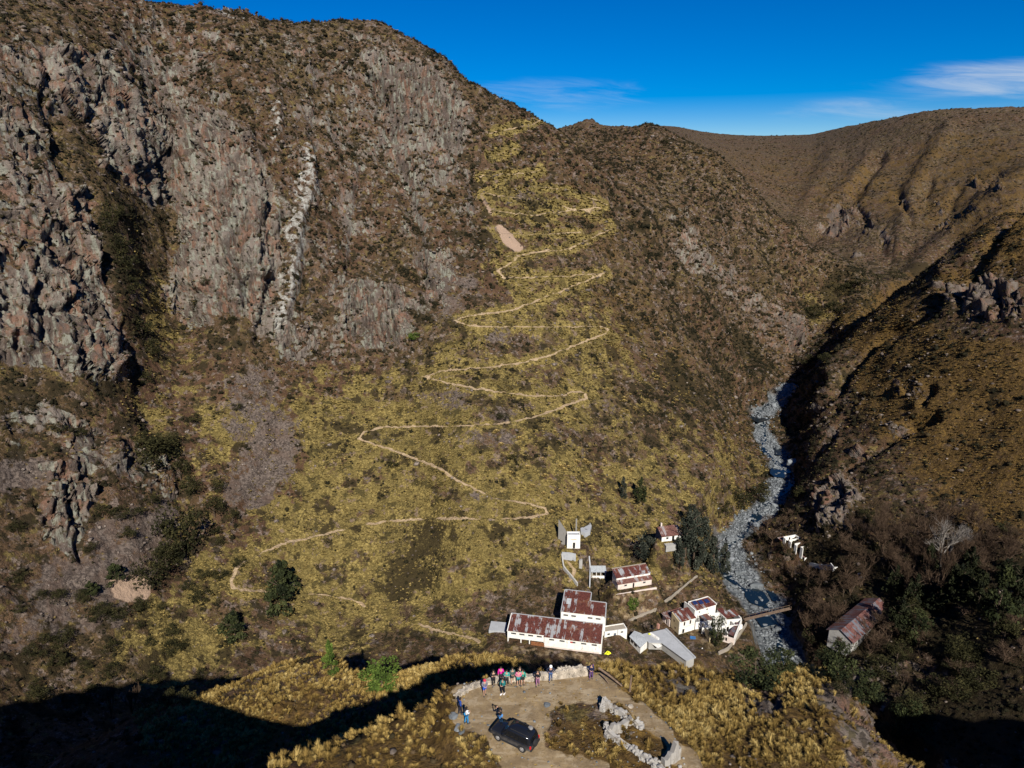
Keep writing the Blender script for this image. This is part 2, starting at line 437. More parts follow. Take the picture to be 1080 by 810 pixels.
fillp(O, [(640,695),(760,705),(880,715),(960,812),(960,850),(560,850),(580,770),(650,760)], .85)
fillp(O, [(560,150),(640,200),(790,420),(800,520),(700,480),(640,400)], .3)
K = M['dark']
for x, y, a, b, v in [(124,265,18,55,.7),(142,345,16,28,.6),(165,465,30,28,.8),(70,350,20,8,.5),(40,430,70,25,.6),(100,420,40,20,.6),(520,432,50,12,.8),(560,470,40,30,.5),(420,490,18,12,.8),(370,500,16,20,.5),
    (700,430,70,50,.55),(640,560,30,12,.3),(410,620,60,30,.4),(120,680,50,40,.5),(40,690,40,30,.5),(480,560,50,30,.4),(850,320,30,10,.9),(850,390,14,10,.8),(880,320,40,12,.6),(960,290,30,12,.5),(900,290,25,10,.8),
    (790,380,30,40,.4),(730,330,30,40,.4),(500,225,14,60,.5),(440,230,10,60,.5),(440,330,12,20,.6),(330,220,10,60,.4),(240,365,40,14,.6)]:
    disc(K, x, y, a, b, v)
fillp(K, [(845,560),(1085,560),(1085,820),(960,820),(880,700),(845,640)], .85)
def stroke(c, pts, w, v=1.0):
    for (a, b) in zip(pts[:-1], pts[1:]):
        L2 = (b[0] - a[0]) ** 2 + (b[1] - a[1]) ** 2 + 1e-9
        tt = np.clip(((_cx - a[0]) * (b[0] - a[0]) + (_cy - a[1]) * (b[1] - a[1])) / L2, 0, 1)
        d = np.hypot(_cx - a[0] - tt * (b[0] - a[0]), _cy - a[1] - tt * (b[1] - a[1]))
        np.maximum(c, v * (1 - sstep(0, w, d)), out=c)
M['gully'] = canvas(); M['rib'] = canvas()
for pts, w_, v in [
    ([(60,120),(75,180),(98,235),(112,300),(140,370)], 16, .8), ([(92,195),(98,240),(108,290)], 6, 1), ([(46,60),(48,110),(64,170),(70,200)], 5, 1),
    ([(284,225),(286,280),(278,340),(272,362)], 7, 1), ([(300,230),(288,300),(276,350)], 9, .7), ([(322,262),(320,300),(312,318)], 4, .8),
    ([(262,150),(280,190),(285,230)], 6, .7), ([(190,120),(205,170),(196,230)], 5, .6), ([(225,190),(232,260),(238,330)], 4, .7), ([(205,260),(200,340)], 4, .5),
    ([(40,300),(46,370)], 4, 1), ([(100,330),(92,375)], 4, .6), ([(130,345),(122,375)], 5, .8), ([(20,330),(16,375)], 4, .6),
    ([(66,515),(80,560),(88,590)], 5, 1), ([(40,530),(60,560)], 4, .7), ([(72,500),(84,540)], 3, .6),
    ([(395,70),(402,120),(416,150)], 7, .9), ([(442,75),(444,110),(455,140)], 4, .8), ([(405,110),(420,170),(440,240),(446,300)], 10, .7), ([(500,200),(505,260),(530,310)], 8, .4),
    ([(340,60),(330,140),(345,220)], 9, .4), ([(380,180),(370,280),(350,320)], 7, .4), ([(395,320),(404,362)], 4, .8), ([(415,315),(412,360)], 4, .7), ([(378,320),(376,360)], 3, .6),
    ([(140,380),(160,440),(190,500),(200,560)], 16, .5), ([(300,430),(280,500),(250,560)], 14, .35),
    ([(650,200),(690,280),(740,350),(790,430)], 12, .5), ([(700,250),(760,330),(790,390)], 9, .5), ([(760,230),(790,290),(830,330)], 8, .5), ([(800,250),(860,330)], 8, .4),
    ([(860,250),(885,225),(905,200),(930,165)], 8, 1.2), ([(948,205),(955,225),(962,237)], 4, 1.2), ([(982,190),(978,215)], 4, 1), ([(928,245),(932,265)], 4, 1), ([(905,220),(915,240)], 5, 1), ([(1040,195),(1055,185)], 5, 1), ([(1010,200),(995,235)], 5, .6),
    ([(884,400),(910,380),(935,360),(960,345),(985,325)], 7, 1.2), ([(890,495),(930,465),(960,448),(985,440)], 8, 1.3), ([(985,408),(975,425)], 4, 1.2), ([(835,455),(870,425),(890,405)], 6, 1),
    ([(840,470),(870,440),(885,430)], 5, .9), ([(862,480),(880,460)], 4, .9), ([(985,325),(1010,285),(1045,255),(1085,215)], 9, 1.2), ([(1015,320),(1030,280),(1060,240)], 8, 1.0), ([(845,420),(868,400)], 5, .8)]:
    stroke(M['gully'], pts, w_, v)
for pts, w_, v in [
    ([(325,155),(325,200),(308,270),(296,345)], 11, .75), ([(292,105),(291,150)], 6, .7), ([(85,190),(90,235),(100,280),(130,340)], 7, .8), ([(262,140),(270,200),(268,300)], 9, .7), ([(205,240),(215,340)], 8, .6), ([(240,240),(250,330)], 7, .6),
    ([(120,65),(130,110)], 8, .6), ([(120,110),(135,180)], 9, .6), ([(20,320),(30,370)], 7, .7), ([(60,310),(75,380)], 9, .8), ([(425,75),(432,130)], 8, .6), ([(460,90),(480,140)], 9, .6), ([(385,320),(388,360)], 5, .8), ([(425,325),(425,355)], 5, .8),
    ([(1000,138),(965,195),(945,265)], 16, .9), ([(1085,178),(1030,225),(965,285)], 16, .8), ([(880,165),(850,215),(835,245)], 14, .6), ([(505,100),(490,200),(520,300)], 14, .25), ([(870,215),(895,190),(915,165)], 6, .5), ([(830,330),(845,365)], 7, .8), ([(880,520),(870,560)], 9, .5), ([(1000,330),(1050,300),(1080,310)], 12, .7), ([(995,285),(1030,262),(1085,228)], 9, .6), ([(900,485),(950,455)], 6, .6), ([(900,390),(950,360)], 6, .5), ([(640,180),(700,260),(760,340),(800,400)], 10, .35), ([(680,130),(740,200),(830,330)], 9, .3)]:
    stroke(M['rib'], pts, w_, v)
for key, n in (('gully', 1), ('rib', 1), ('rock', 3), ('grass', 14), ('white', 1), ('scree', 3), ('tan', 1), ('gold', 6), ('dark', 5), ('pale', 2)):
    M[key] = blur(blur(M[key], n), n)

def sample(c, X, Y):
    x = np.clip((X + MO) / 2, 0, MW - 1.001); y = np.clip((Y + 60) / 2, 0, MH - 1.001)
    i = x.astype(np.int32); j = y.astype(np.int32); fx = x - i; fy = y - j
    return (c[j, i] * (1 - fx) + c[j, i + 1] * fx) * (1 - fy) + (c[j + 1, i] * (1 - fx) + c[j + 1, i + 1] * fx) * fy

fx, fy, fz = VX.ravel(), VY.ravel(), VZ.ravel()
NP = len(fx)
P3 = np.stack([fx, fy, fz], 1)
PXX, PYY, _ = project(fx, fy, fz)
inview = (np.abs(np.arctan2(fx, fy)) < math.radians(50)) & (PYY > -55) & (PYY < 930)
w1 = perlin(P3 * 0.045) * 10; w2 = perlin(P3 * 0.045 + 50) * 10
w1 = w1 + perlin(P3 * 0.16) * 5; w2 = w2 + perlin(P3 * 0.16 + 50) * 5
def vmask(key): return np.where(inview, sample(M[key], PXX + w1, PYY + w2), 0.0).astype(np.float32)
m_rock, m_grass, m_scree, m_gold, m_dark = [vmask(k) for k in ('rock', 'grass', 'scree', 'gold', 'dark')]
m_white = np.where(inview, sample(M['white'], PXX + w1 * .3, PYY + w2 * .3), 0).astype(np.float32)
m_tan = np.where(inview, sample(M['tan'], PXX + w1 * .2, PYY + w2 * .2), 0).astype(np.float32)
m_gold = np.where(inview, m_gold, 0.5)
flat = VF.ravel()
rivd = dR.ravel()
m_river = (1 - sstep(3.4, 6.5, rivd - 2.6 * sstep(285, 235, fy) + perlin(P3 * 0.12) * 4)).astype(np.float32)
dist = np.sqrt(fx ** 2 + fy ** 2 + (fz - CZ) ** 2)
far = sstep(450, 900, dist)
# broad relief
nrm = NRM.reshape(-1, 3)
keep = (1 - flat) * (1 - m_river * .9)
slope = 1 - nrm[:, 2]
near = dist < 116
mid = ~near
wq = np.stack([fbm(P3 * .03 + 70, 3), fbm(P3 * .03 + 80, 3), fbm(P3 * .03 + 90, 3)], 1)
disp = fbm(P3 * 0.022, 4) * np.where(near, 0.3, 3.0) + fbm(P3 * 0.10 + 9, 4) * np.where(near, .30, 1.3) + fbm(P3 * 0.7 + 4, 3) * np.where(near, .14, .34)
disp = disp * np.where(dist > 450, 1.6, 1)
rel = fbm((P3 + wq * 14) * np.array([0.030, 0.022, 0.009]), 4, ridged=True)
disp = disp + (rel - .35) * (3.4 + 8.0 * far) * sstep(.10, .35, slope) * mid
gl = np.where(inview, sample(M['gully'], PXX + w1 * .35, PYY + w2 * .35), 0) * mid
rb = np.where(inview, sample(M['rib'], PXX + w1 * .35, PYY + w2 * .35), 0) * mid
disp = disp + (rb * 4.5 - gl * 5.5) * np.minimum(dist / 320, 1.9)
# bedrock: upright slabs split by joints, with ledges
idx = np.nonzero((m_rock > 0.10) & (dist < 1300))[0]
pr = P3[idx] + wq[idx] * 7
sc_ = np.where(dist[idx] > 600, .45, 1.0)[:, None]
mr = m_rock[idx]
rise = sstep(.18, .85, mr + fbm(pr * .07, 3) * .6)
col_ = fbm(pr * np.array([.105, .105, .026]) * sc_, 5, .58, ridged=True)
fine_ = fbm(pr * np.array([.62, .62, .20]) * sc_ + 11, 4, .6, ridged=True)
led = (pr[:, 2] + fbm(pr * .06, 3) * 9 + fbm(pr * .3, 2) * 2.0) / 5.2
led = (led - np.floor(led)); led = np.where(led < .8, led / .8, (1 - led) / .2) - .5
cv, c1, c2 = worley((pr + fbm(pr * .3, 3)[:, None] * 2.2) * np.array([0.125, 0.125, 0.042]) * sc_)
crack_ = np.clip(1 - (c2 - c1) / .09, 0, 1)
sz = np.where(near[idx], 0.34, 1.0) / sc_[:, 0]
slab = (col_ - .3) * 6.8 + (fine_ - .3) * .75 + led * 1.7 + (cv - .5) * 4.2 - crack_ * 2.4
disp[idx] += slab * rise * sz
m_crack = np.zeros(NP, np.float32)
m_crack[idx] = 0
m_tone = np.zeros(NP, np.float32) + .5
m_lich = (1 - .8 * sstep(690, 860, PXX)).astype(np.float32) * np.where(near, .5, 1)
m_tone[idx] = np.clip(.5 + (cv - .5) * .7 + fbm(pr * .05 + 40, 3) * .9, 0, 1)
disp *= keep
disp += np.where(flat > .5, perlin(P3 * .9) * .05 + perlin(P3 * 3.1) * .02, 0)
disp = np.where(dist > 1500, disp * .6, disp)
OX = (fx + nrm[:, 0] * disp); OY = (fy + nrm[:, 1] * disp); OZ = (fz + nrm[:, 2] * disp)
OX, OY, OZ = [a.astype(np.float32) for a in (OX, OY, OZ)]

# ------------------------------------------------------------------ which point of the ground each photo pixel shows
bx, by, bd = project(OX, OY, OZ)
ZB_W, ZB_H = 1080, 810
zi = np.full(ZB_W * ZB_H, -1, np.int64)
ok = (bd > 1) & (bx >= 0) & (bx < ZB_W) & (by >= 0) & (by < ZB_H) & (np.abs(np.arctan2(OX, OY)) < math.radians(55))
sel = np.nonzero(ok)[0]
pi_ = by[sel].astype(np.int64) * ZB_W + bx[sel].astype(np.int64)
o = np.argsort(-bd[sel])
zi[pi_[o]] = sel[o]
def at(X, Y, rad=3):
    """ground point seen at a photo pixel"""
    x0, y0 = int(round(X)), int(round(Y)); cand = []
    for yy in range(max(0, y0 - rad), min(ZB_H, y0 + rad + 1)):
        for xx in range(max(0, x0 - rad), min(ZB_W, x0 + rad + 1)):
            j = zi[yy * ZB_W + xx]
            if j >= 0: cand.append(((xx - X) ** 2 + (yy - Y) ** 2, bd[j], j))
    if not cand: return cast(X, Y)
    lim = min(c[1] for c in cand) * 1.03 + 1.5
    c = min(c for c in cand if c[1] <= lim)
    return Vector((float(OX[c[2]]), float(OY[c[2]]), float(OZ[c[2]])))

# trails: lines walked over the ground
TRAILS = [
 [(378,462),(395,468),(430,480),(460,492),(490,510),(520,525),(555,530),(574,535),(577,541),(560,545),(520,547),(470,546),(420,548),(380,553),(340,563),(300,572),(270,585),(250,598),(243,610),(246,620),(262,622),(300,626),(340,627),(372,632),(384,638)],
 [(378,462),(384,455),(400,450),(440,449),(480,449),(530,446),(560,440),(590,430),(618,419),(617,414),(608,412),(590,417),(560,417),(520,412),(480,405),(446,397)],
 [(446,397),(470,390),(510,387),(550,382),(580,374),(610,362),(638,351),(641,346),(634,344),(600,344),(560,344),(520,344),(495,343),(478,337)],
 [(478,337),(495,332),(540,327),(565,317),(600,303),(640,287)],
 [(640,287),(600,290),(560,292),(530,292),(525,285),(545,272),(580,262)],
 [(580,262),(550,268),(535,270),(600,262),(645,240)],
 [(545,208),(580,214),(610,221),(645,236)],
 [(505,185),(530,183),(555,182),(572,178)],
 [(515,165),(535,160),(545,155)],
 [(516,140),(540,135),(560,131),(570,125)],
 [(520,222),(560,226),(600,222),(632,218)],
 [(508,203),(545,208)],
 [(560,196),(600,200),(640,215)],
 [(530,246),(570,247),(612,244)],
 [(440,658),(460,664),(490,671),(505,676)],
 [(600,612),(606,600),(595,590)],
]
TRAIL3 = []
for t in TRAILS:
    pts = []
    for (a, b) in zip(t[:-1], t[1:]):
        n = max(1, int(math.hypot(b[0] - a[0], b[1] - a[1]) / 4))
        for k in range(n): pts.append((a[0] + (b[0] - a[0]) * k / n, a[1] + (b[1] - a[1]) * k / n))
    pts.append(t[-1])
    TRAIL3.append([at(X, Y) for X, Y in pts])
m_trail = np.zeros(NP, np.float32); m_bench = np.zeros(NP, np.float32)
for ti, t in enumerate(TRAIL3):
    wd = 0.62 if ti < 4 else .66
    cx = np.array([p.x for p in t]); cy = np.array([p.y for p in t])
    m = (fx > cx.min() - 6) & (fx < cx.max() + 6) & (fy > cy.min() - 6) & (fy < cy.max() + 6)
    d, tz = seg_dist(OX[m], OY[m], [(p.x, p.y, p.z) for p in t])
    d = d + perlin(P3[m] * .45) * .45 + perlin(P3[m] * .12) * .25
    m_trail[m] = np.maximum(m_trail[m], (1 - sstep(wd * .6, wd * 1.2, d)) * (1 if ti < 4 else .78) * np.clip(.88 + .75 * perlin(P3[m] * .07 + 33) + .5 * perlin(P3[m] * .3 + 3), 0, 1))
    m_bench[m] = np.maximum(m_bench[m], (1 - sstep(1.2, 4.2, d)) if ti < 4 else (1 - sstep(1.2, 3.8, d)) * .85)
    w = (1 - sstep(wd, wd * 2.6, d)) * (np.abs(OZ[m] - tz) < 3) * (bd[m] > np.median([project(np.array([p.x]), np.array([p.y]), np.array([p.z]))[2][0] for p in t]) * .6)
    OZ[m] = OZ[m] * (1 - w * .8) + tz * w * .8

def area_of():
    P = np.stack([OX, OY, OZ], 1).reshape(NU, NV, 3)
    a = np.gradient(P, axis=0); b = np.gradient(P, axis=1)
    n = np.cross(b, a); A_ = np.linalg.norm(n, axis=-1)
    n /= A_[..., None] + 1e-9; n[n[..., 2] < 0] *= -1
    return A_.ravel().astype(np.float32), n.reshape(-1, 3)
VA, NRM2 = area_of()
VA = np.minimum(VA, 6.0)
steep = 1 - NRM2[:, 2]
# patchiness: the covers break into clumps and stringers
q1 = fbm(P3 * .035 + 500, 3); q2 = fbm(P3 * .13 + 510, 3); q3 = fbm(P3 * .42 + 520, 3); q4 = fbm(P3 * .13 + 560, 3); q5 = fbm(P3 * .42 + 570, 3)
g_ = np.maximum(m_grass, m_bench * .8)
m_grass = np.clip(g_ * 1.0 - .16 + (1.0 * q1 + 1.2 * q2 + .6 * q3) * sstep(.08, .4, g_), 0, 1).astype(np.float32)
m_grass = np.maximum(m_grass, m_bench * np.clip(.85 + .6 * q3, 0, 1)).astype(np.float32)
m_gold = np.clip(m_gold + (.5 * q1 + .6 * q4 + .5 * q5) * sstep(.05, .4, m_gold), 0, 1).astype(np.float32)
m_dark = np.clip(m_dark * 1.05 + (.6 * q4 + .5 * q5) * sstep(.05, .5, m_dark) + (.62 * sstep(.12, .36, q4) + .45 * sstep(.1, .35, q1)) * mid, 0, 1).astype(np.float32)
m_scree = np.clip(m_scree * .9 - .08 + (.8 * q2 + .6 * q5) * sstep(.1, .6, m_scree), 0, 1).astype(np.float32)
m_rock0 = m_rock.copy()
m_rock = np.clip(m_rock * .95 - .04 + ((steep - .45) * .9 + .55 * q1 + .6 * q2 + .35 * q3) * sstep(.08, .4, m_rock), 0, 1).astype(np.float32)
m_rock = np.where(near, np.clip(m_rock0 * 1.15 + .5 * q3 - .1, 0, 1), m_rock).astype(np.float32)
m_white = np.clip(m_white * .92 + (1.3 * q3 + 1.0 * fbm(P3 * np.array([.5, .5, .06]) + 600, 3)) * (m_white > .02), 0, 1).astype(np.float32)

# ------------------------------------------------------------------ node helpers
class NT:
    def __init__(s, tree):
        s.t = tree; tree.nodes.clear()
    def n(s, typ, **kw):
        nd = s.t.nodes.new(typ)
        for k, v in kw.items():
            if k == 'inp':
                for a, b in v.items():
                    if hasattr(b, 'is_output') or isinstance(b, bpy.types.NodeSocket): s.t.links.new(b, nd.inputs[a])
                    else: nd.inputs[a].default_value = b
            else: setattr(nd, k, v)
        return nd
    def attr(s, name): return s.n('ShaderNodeAttribute', attribute_name=name).outputs['Fac']
    def noise(s, vec, scale, detail=4, rough=.55, out='Fac', dist=0.0):
        nd = s.n('ShaderNodeTexNoise', inp={'Scale': scale, 'Detail': detail, 'Roughness': rough, 'Distortion': dist})
        if vec is not None: s.t.links.new(vec, nd.inputs['Vector'])
        return nd.outputs[out]
    def vor(s, vec, scale, feature='F1', out='Distance'):
        nd = s.n('ShaderNodeTexVoronoi', feature=feature, inp={'Scale': scale})
        if vec is not None: s.t.links.new(vec, nd.inputs['Vector'])
        return nd.outputs[out]
    def math(s, op, a, b=0.0, clamp=False):
        nd = s.n('ShaderNodeMath', operation=op, use_clamp=clamp)
        for i, v in enumerate((a, b)):
            if isinstance(v, bpy.types.NodeSocket): s.t.links.new(v, nd.inputs[i])
            else: nd.inputs[i].default_value = v
        return nd.outputs[0]
    def rng(s, v, a, b, c=0.0, d=1.0, smooth=True):
        nd = s.n('ShaderNodeMapRange', interpolation_type='SMOOTHSTEP' if smooth else 'LINEAR', clamp=True) if smooth else s.n('ShaderNodeMapRange', clamp=True)
        for k, x in (('Value', v), ('From Min', a), ('From Max', b), ('To Min', c), ('To Max', d)):
            if isinstance(x, bpy.types.NodeSocket): s.t.links.new(x, nd.inputs[k])
            else: nd.inputs[k].default_value = x
        return nd.outputs[0]
    def mix(s, f, a, b, blend='MIX'):
        nd = s.n('ShaderNodeMix', data_type='RGBA', blend_type=blend, clamp_factor=True)
        for k, v in ((0, f), (6, a), (7, b)):
            if isinstance(v, bpy.types.NodeSocket): s.t.links.new(v, nd.inputs[k])
            else: nd.inputs[k].default_value = v if k == 0 or len(v) == 4 else (*v, 1)
        return nd.outputs[2]
    def ramp(s, f, stops, interp='LINEAR'):
        nd = s.n('ShaderNodeValToRGB'); nd.color_ramp.interpolation = interp
        e = nd.color_ramp.elements
        while len(e) < len(stops): e.new(.5)
        for el_, (p, c) in zip(e, stops): el_.position = p; el_.color = (*c, 1)
        s.t.links.new(f, nd.inputs[0]); return nd.outputs[0]
    def xform(s, vec, scale=(1, 1, 1), rot=(0, 0, 0)):
        nd = s.n('ShaderNodeMapping', inp={'Scale': scale, 'Rotation': rot}); s.t.links.new(vec, nd.inputs['Vector']); return nd.outputs[0]
    def out(s, col, rough=.9, normal=None, metal=0.0, spec=.2, **extra):
        b = s.n('ShaderNodeBsdfPrincipled')
        for k, v in (('Base Color', col), ('Roughness', rough), ('Metallic', metal), ('Specular IOR Level', spec), *extra.items()):
            if isinstance(v, bpy.types.NodeSocket): s.t.links.new(v, b.inputs[k])
            else: b.inputs[k].default_value = (*v, 1) if isinstance(v, tuple) and len(v) == 3 else v
        if normal is not None: s.t.links.new(normal, b.inputs['Normal'])
        o = s.n('ShaderNodeOutputMaterial'); s.t.links.new(b.outputs[0], o.inputs[0]); return b
    def bump(s, h, dist=.1, strength=1.0, normal=None):
        nd = s.n('ShaderNodeBump', inp={'Strength': strength, 'Distance': dist}); s.t.links.new(h, nd.inputs['Height'])
        if normal is not None: s.t.links.new(normal, nd.inputs['Normal'])
        return nd.outputs[0]
def material(name):
    m = bpy.data.materials.new(name); m.use_nodes = True
    return m, NT(m.node_tree)

def mat_simple(name, col, rough=.8, var=.25, scale=3.0, spec=.3, metal=0.0, bump=0.0, **extra):
    m, t = material(name)
    co = t.n('ShaderNodeTexCoord').outputs['Object']
    n = t.noise(co, scale, 5, .6)
    c = t.mix(t.rng(n, .3, .7), tuple(x * (1 - var) for x in col), tuple(min(1, x * (1 + var)) for x in col))
    nb = t.bump(n, bump) if bump else None
    t.out(c, rough, nb, metal, spec, **extra)
    return m

# ------------------------------------------------------------------ ground material
mt_ground, t = material('ground')
co = t.n('ShaderNodeTexCoord').outputs['Object']
rock, grass, white, scree, tan, gold, dark, river, trail, crack, tone, look, lich = [t.attr(k) for k in ('m_rock', 'm_grass', 'm_white', 'm_scree', 'm_tan', 'm_gold', 'm_dark', 'm_river', 'm_trail', 'm_crack', 'm_tone', 'm_look', 'm_lich')]
n_big = t.noise(co, .03, 4, .6)
n_mid = t.noise(co, .16, 6, .62)
n_sm = t.noise(co, .7, 6, .65)
n_fine = t.noise(co, 2.6, 5, .7)
n_vert = t.noise(t.xform(co, (1, 1, .16)), .5, 6, .65)
v_tuft = t.vor(co, 1.05)
v_tuft2 = t.vor(co, 2.4)
# heath: low brown scrub with dark bushes and pale stones
c = t.mix(t.rng(n_mid, .38, .62), (.064, .038, .022), (.122, .074, .043))
c = t.mix(t.math('MULTIPLY', t.rng(n_big, .44, .60), .5), c, (.088, .064, .024))
c = t.mix(t.rng(n_sm, .48, .62), c, (.042, .031, .015))
c = t.mix(t.math('MULTIPLY', t.rng(n_fine, .50, .62), .85), c, (.020, .016, .009))
stone_ = t.rng(t.noise(co, 1.7, 4, .65, dist=.5), .57, .66)
c = t.mix(t.math('MULTIPLY', stone_, .7), c, (.185, .135, .115))
n_far = t.noise(co, .011, 6, .68)
c = t.mix(t.math('MULTIPLY', t.rng(n_far, .46, .60), .5), c, (.075, .038, .022))
# olive and straw grass
g_col = t.mix(t.rng(v_tuft, .15, .75), (.315, .238, .080), (.142, .106, .035))
g_col = t.mix(t.rng(n_mid, .4, .62), g_col, t.mix(t.rng(v_tuft2, .1, .7), (.225, .170, .058), (.104, .079, .027)))
g_col = t.mix(t.math('MULTIPLY', t.rng(n_fine, .48, .66), .85), g_col, (.050, .036, .012))
def shift(d): return t.n('ShaderNodeVectorMath', operation='ADD', inp={0: co, 1: (d, d * .7, d * 1.3)}).outputs[0]
pA = t.noise(shift(40.0), .30, 6, .62); pB = t.noise(shift(90.0), .36, 6, .62); pC = t.noise(shift(150.0), .26, 6, .65)
stones = t.mix(t.rng(t.vor(co, 1.3, out='Color'), .2, .8), (.085, .064, .052), (.215, .165, .135))
stones = t.mix(t.math('MULTIPLY', t.rng(n_fine, .50, .62), .75), stones, (.030, .023, .016))
c = t.mix(t.math('MULTIPLY', t.rng(pB, .545, .60), .75), c, t.mix(.35, g_col, (.05, .04, .015)))
c = t.mix(t.math('MULTIPLY', t.rng(pA, .54, .60), .80), c, stones)
c = t.mix(t.math('MULTIPLY', t.rng(pC, .53, .58), .85), c, (.022, .018, .009))
g_col = t.mix(t.math('MULTIPLY', t.rng(pC, .545, .59), .80), g_col, t.mix(n_fine, (.022, .019, .008), (.055, .044, .018)))
g_col = t.mix(t.math('MULTIPLY', t.rng(pA, .60, .645), .75), g_col, t.mix(.5, stones, (.23, .155, .115)))
def edge(v, k, lo, hi): return t.rng(t.math('ADD', v, t.math('ADD', t.math('MULTIPLY', t.math('SUBTRACT', n_sm, .5), k), t.math('MULTIPLY', t.math('SUBTRACT', n_fine, .5), k * .7))), lo, hi)
c = t.mix(edge(grass, 1.2, .30, .50), c, g_col)
# rusty gold grass of the sunny shoulders
o_col = t.mix(t.rng(v_tuft, .15, .7), (.185, .112, .030), (.080, .048, .016))
o_col = t.mix(t.rng(n_sm, .45, .62), o_col, (.100, .062, .026))
o_col = t.mix(t.math('MULTIPLY', t.rng(n_fine, .50, .64), .8), o_col, (.038, .023, .010))
c = t.mix(edge(gold, 1.3, .34, .60), c, o_col)
# dark heath
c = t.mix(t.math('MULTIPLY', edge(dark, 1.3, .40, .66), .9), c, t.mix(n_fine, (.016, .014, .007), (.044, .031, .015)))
# scree
s_col = t.mix(t.rng(t.vor(co, 1.7, out='Color'), .2, .8), (.066, .051, .042), (.155, .122, .100))
s_col = t.mix(t.math('MULTIPLY', t.rng(n_mid, .45, .62), .6), s_col, (.105, .070, .052))
s_col = t.mix(t.math('MULTIPLY', t.rng(n_fine, .52, .66), .7), s_col, (.035, .028, .024))
c = t.mix(edge(scree, 1.4, .36, .58), c, s_col)
# rock: grey with pink and lichen green faces
r_col = t.mix(t.rng(tone, .2, .8), (.088, .066, .054), (.165, .135, .112))
r_col = t.mix(t.math('MULTIPLY', t.rng(t.noise(t.xform(co, (1, 1, .45)), .17, 5, .62), .48, .62), .72), r_col, (.180, .092, .058))
r_col = t.mix(t.math('MULTIPLY', t.rng(n_vert, .48, .61), t.math('MULTIPLY', lich, .8)), r_col, (.225, .228, .182))
r_col = t.mix(t.math('MULTIPLY', t.rng(t.noise(t.xform(co, (1, 1, .13)), .85, 6, .68, dist=.5), .555, .62), .85), r_col, (.045, .036, .028))
r_col = t.mix(t.math('MULTIPLY', t.rng(t.noise(co, .55, 5, .65), .57, .63), .8), r_col, (.060, .050, .024))
r_col = t.mix(t.math('MULTIPLY', t.rng(n_fine, .57, .70), t.math('MULTIPLY', lich, .65)), r_col, (.31, .30, .25))
c = t.mix(edge(rock, .9, .36, .56), c, r_col)
c = t.mix(edge(white, 1.6, .42, .60), c, t.mix(t.rng(n_sm, .42, .60), (.33, .325, .29), (.17, .145, .12)))
# bare earth, trails and the trodden lookout
e_col = t.mix(t.rng(n_sm, .35, .65), (.42, .315, .195), (.32, .225, .135))
e_col = t.mix(t.math('MULTIPLY', t.rng(n_fine, .52, .72), .5), e_col, (.46, .37, .26))
c = t.mix(t.rng(t.math('ADD', tan, t.math('MULTIPLY', t.math('SUBTRACT', n_sm, .5), .5)), .4, .6), c, t.mix(n_fine, (.38, .27, .19), (.26, .18, .13)))
c = t.mix(t.rng(t.math('ADD', trail, t.math('MULTIPLY', t.math('SUBTRACT', n_sm, .5), .7)), .35, .65), c, e_col)
l_col = t.mix(t.rng(n_sm, .38, .62), (.250, .180, .098), (.195, .140, .080))
l_col = t.mix(t.math('MULTIPLY', t.rng(t.noise(co, .9, 5, .7), .50, .62), .7), l_col, (.31, .245, .16))
l_col = t.mix(t.math('MULTIPLY', t.rng(t.noise(co, 6.0, 4, .7), .52, .66), .6), l_col, (.12, .088, .050))
l_col = t.mix(t.math('MULTIPLY', t.rng(t.noise(co, .38, 5, .62, dist=.6), .50, .60), .55), l_col, (.150, .105, .058))
l_col = t.mix(t.math('MULTIPLY', t.rng(t.noise(t.xform(co, (.35, 1.6, 1), (0, 0, .5)), 1.1, 5, .6), .54, .62), .5), l_col, (.34, .27, .18))
c = t.mix(t.rng(t.math('ADD', look, t.math('MULTIPLY', t.math('SUBTRACT', n_sm, .5), .8)), .4, .62), c, l_col)
# stream bed
b_col = t.mix(t.rng(t.vor(co, .8, out='Color'), .1, .9), (.075, .085, .09), (.19, .20, .205))
b_col = t.mix(t.rng(n_sm, .5, .64), b_col, (.05, .055, .06))
c = t.mix(river, c, b_col)
hgt = t.math('ADD', t.math('MULTIPLY', n_fine, .35), t.math('ADD', t.math('MULTIPLY', n_sm, .9), t.math('MULTIPLY', t.math('MULTIPLY', v_tuft, -.35), grass)))
fade = t.math('SUBTRACT', 1.0, t.math('MULTIPLY', look, .85))
nb = t.n('ShaderNodeBump', inp={'Distance': 1.1, 'Height': hgt, 'Strength': t.math('MULTIPLY', fade, .9)}).outputs[0]
t.out(c, .95, nb, 0, .1)

# ------------------------------------------------------------------ ground mesh
def grid_mesh(name, X, Y, Z, nu, nv, attrs, mat):
    me = bpy.data.meshes.new(name)
    n = nu * nv
    me.vertices.add(n)
    me.vertices.foreach_set('co', np.stack([X, Y, Z], 1).astype(np.float32).ravel())
    i, j = np.meshgrid(np.arange(nu - 1), np.arange(nv - 1), indexing='ij')
    a = (i * nv + j).ravel()
    quads = np.stack([a, a + 1, a + nv + 1, a + nv], 1).astype(np.int32)[:, ::-1]
    nf = len(quads)
    me.loops.add(nf * 4); me.loops.foreach_set('vertex_index', np.ascontiguousarray(quads).ravel())
    me.polygons.add(nf); me.polygons.foreach_set('loop_start', np.arange(nf, dtype=np.int32) * 4)
    me.polygons.foreach_set('use_smooth', np.zeros(nf, bool) if False else np.ones(nf, bool))
    me.update(calc_edges=True)
    for k, v in attrs.items():
        at_ = me.attributes.new(k, 'FLOAT', 'POINT'); at_.data.foreach_set('value', np.ascontiguousarray(v, dtype=np.float32))
    me.materials.append(mat)
    o = bpy.data.objects.new(name, me); COL.objects.link(o)
    return o
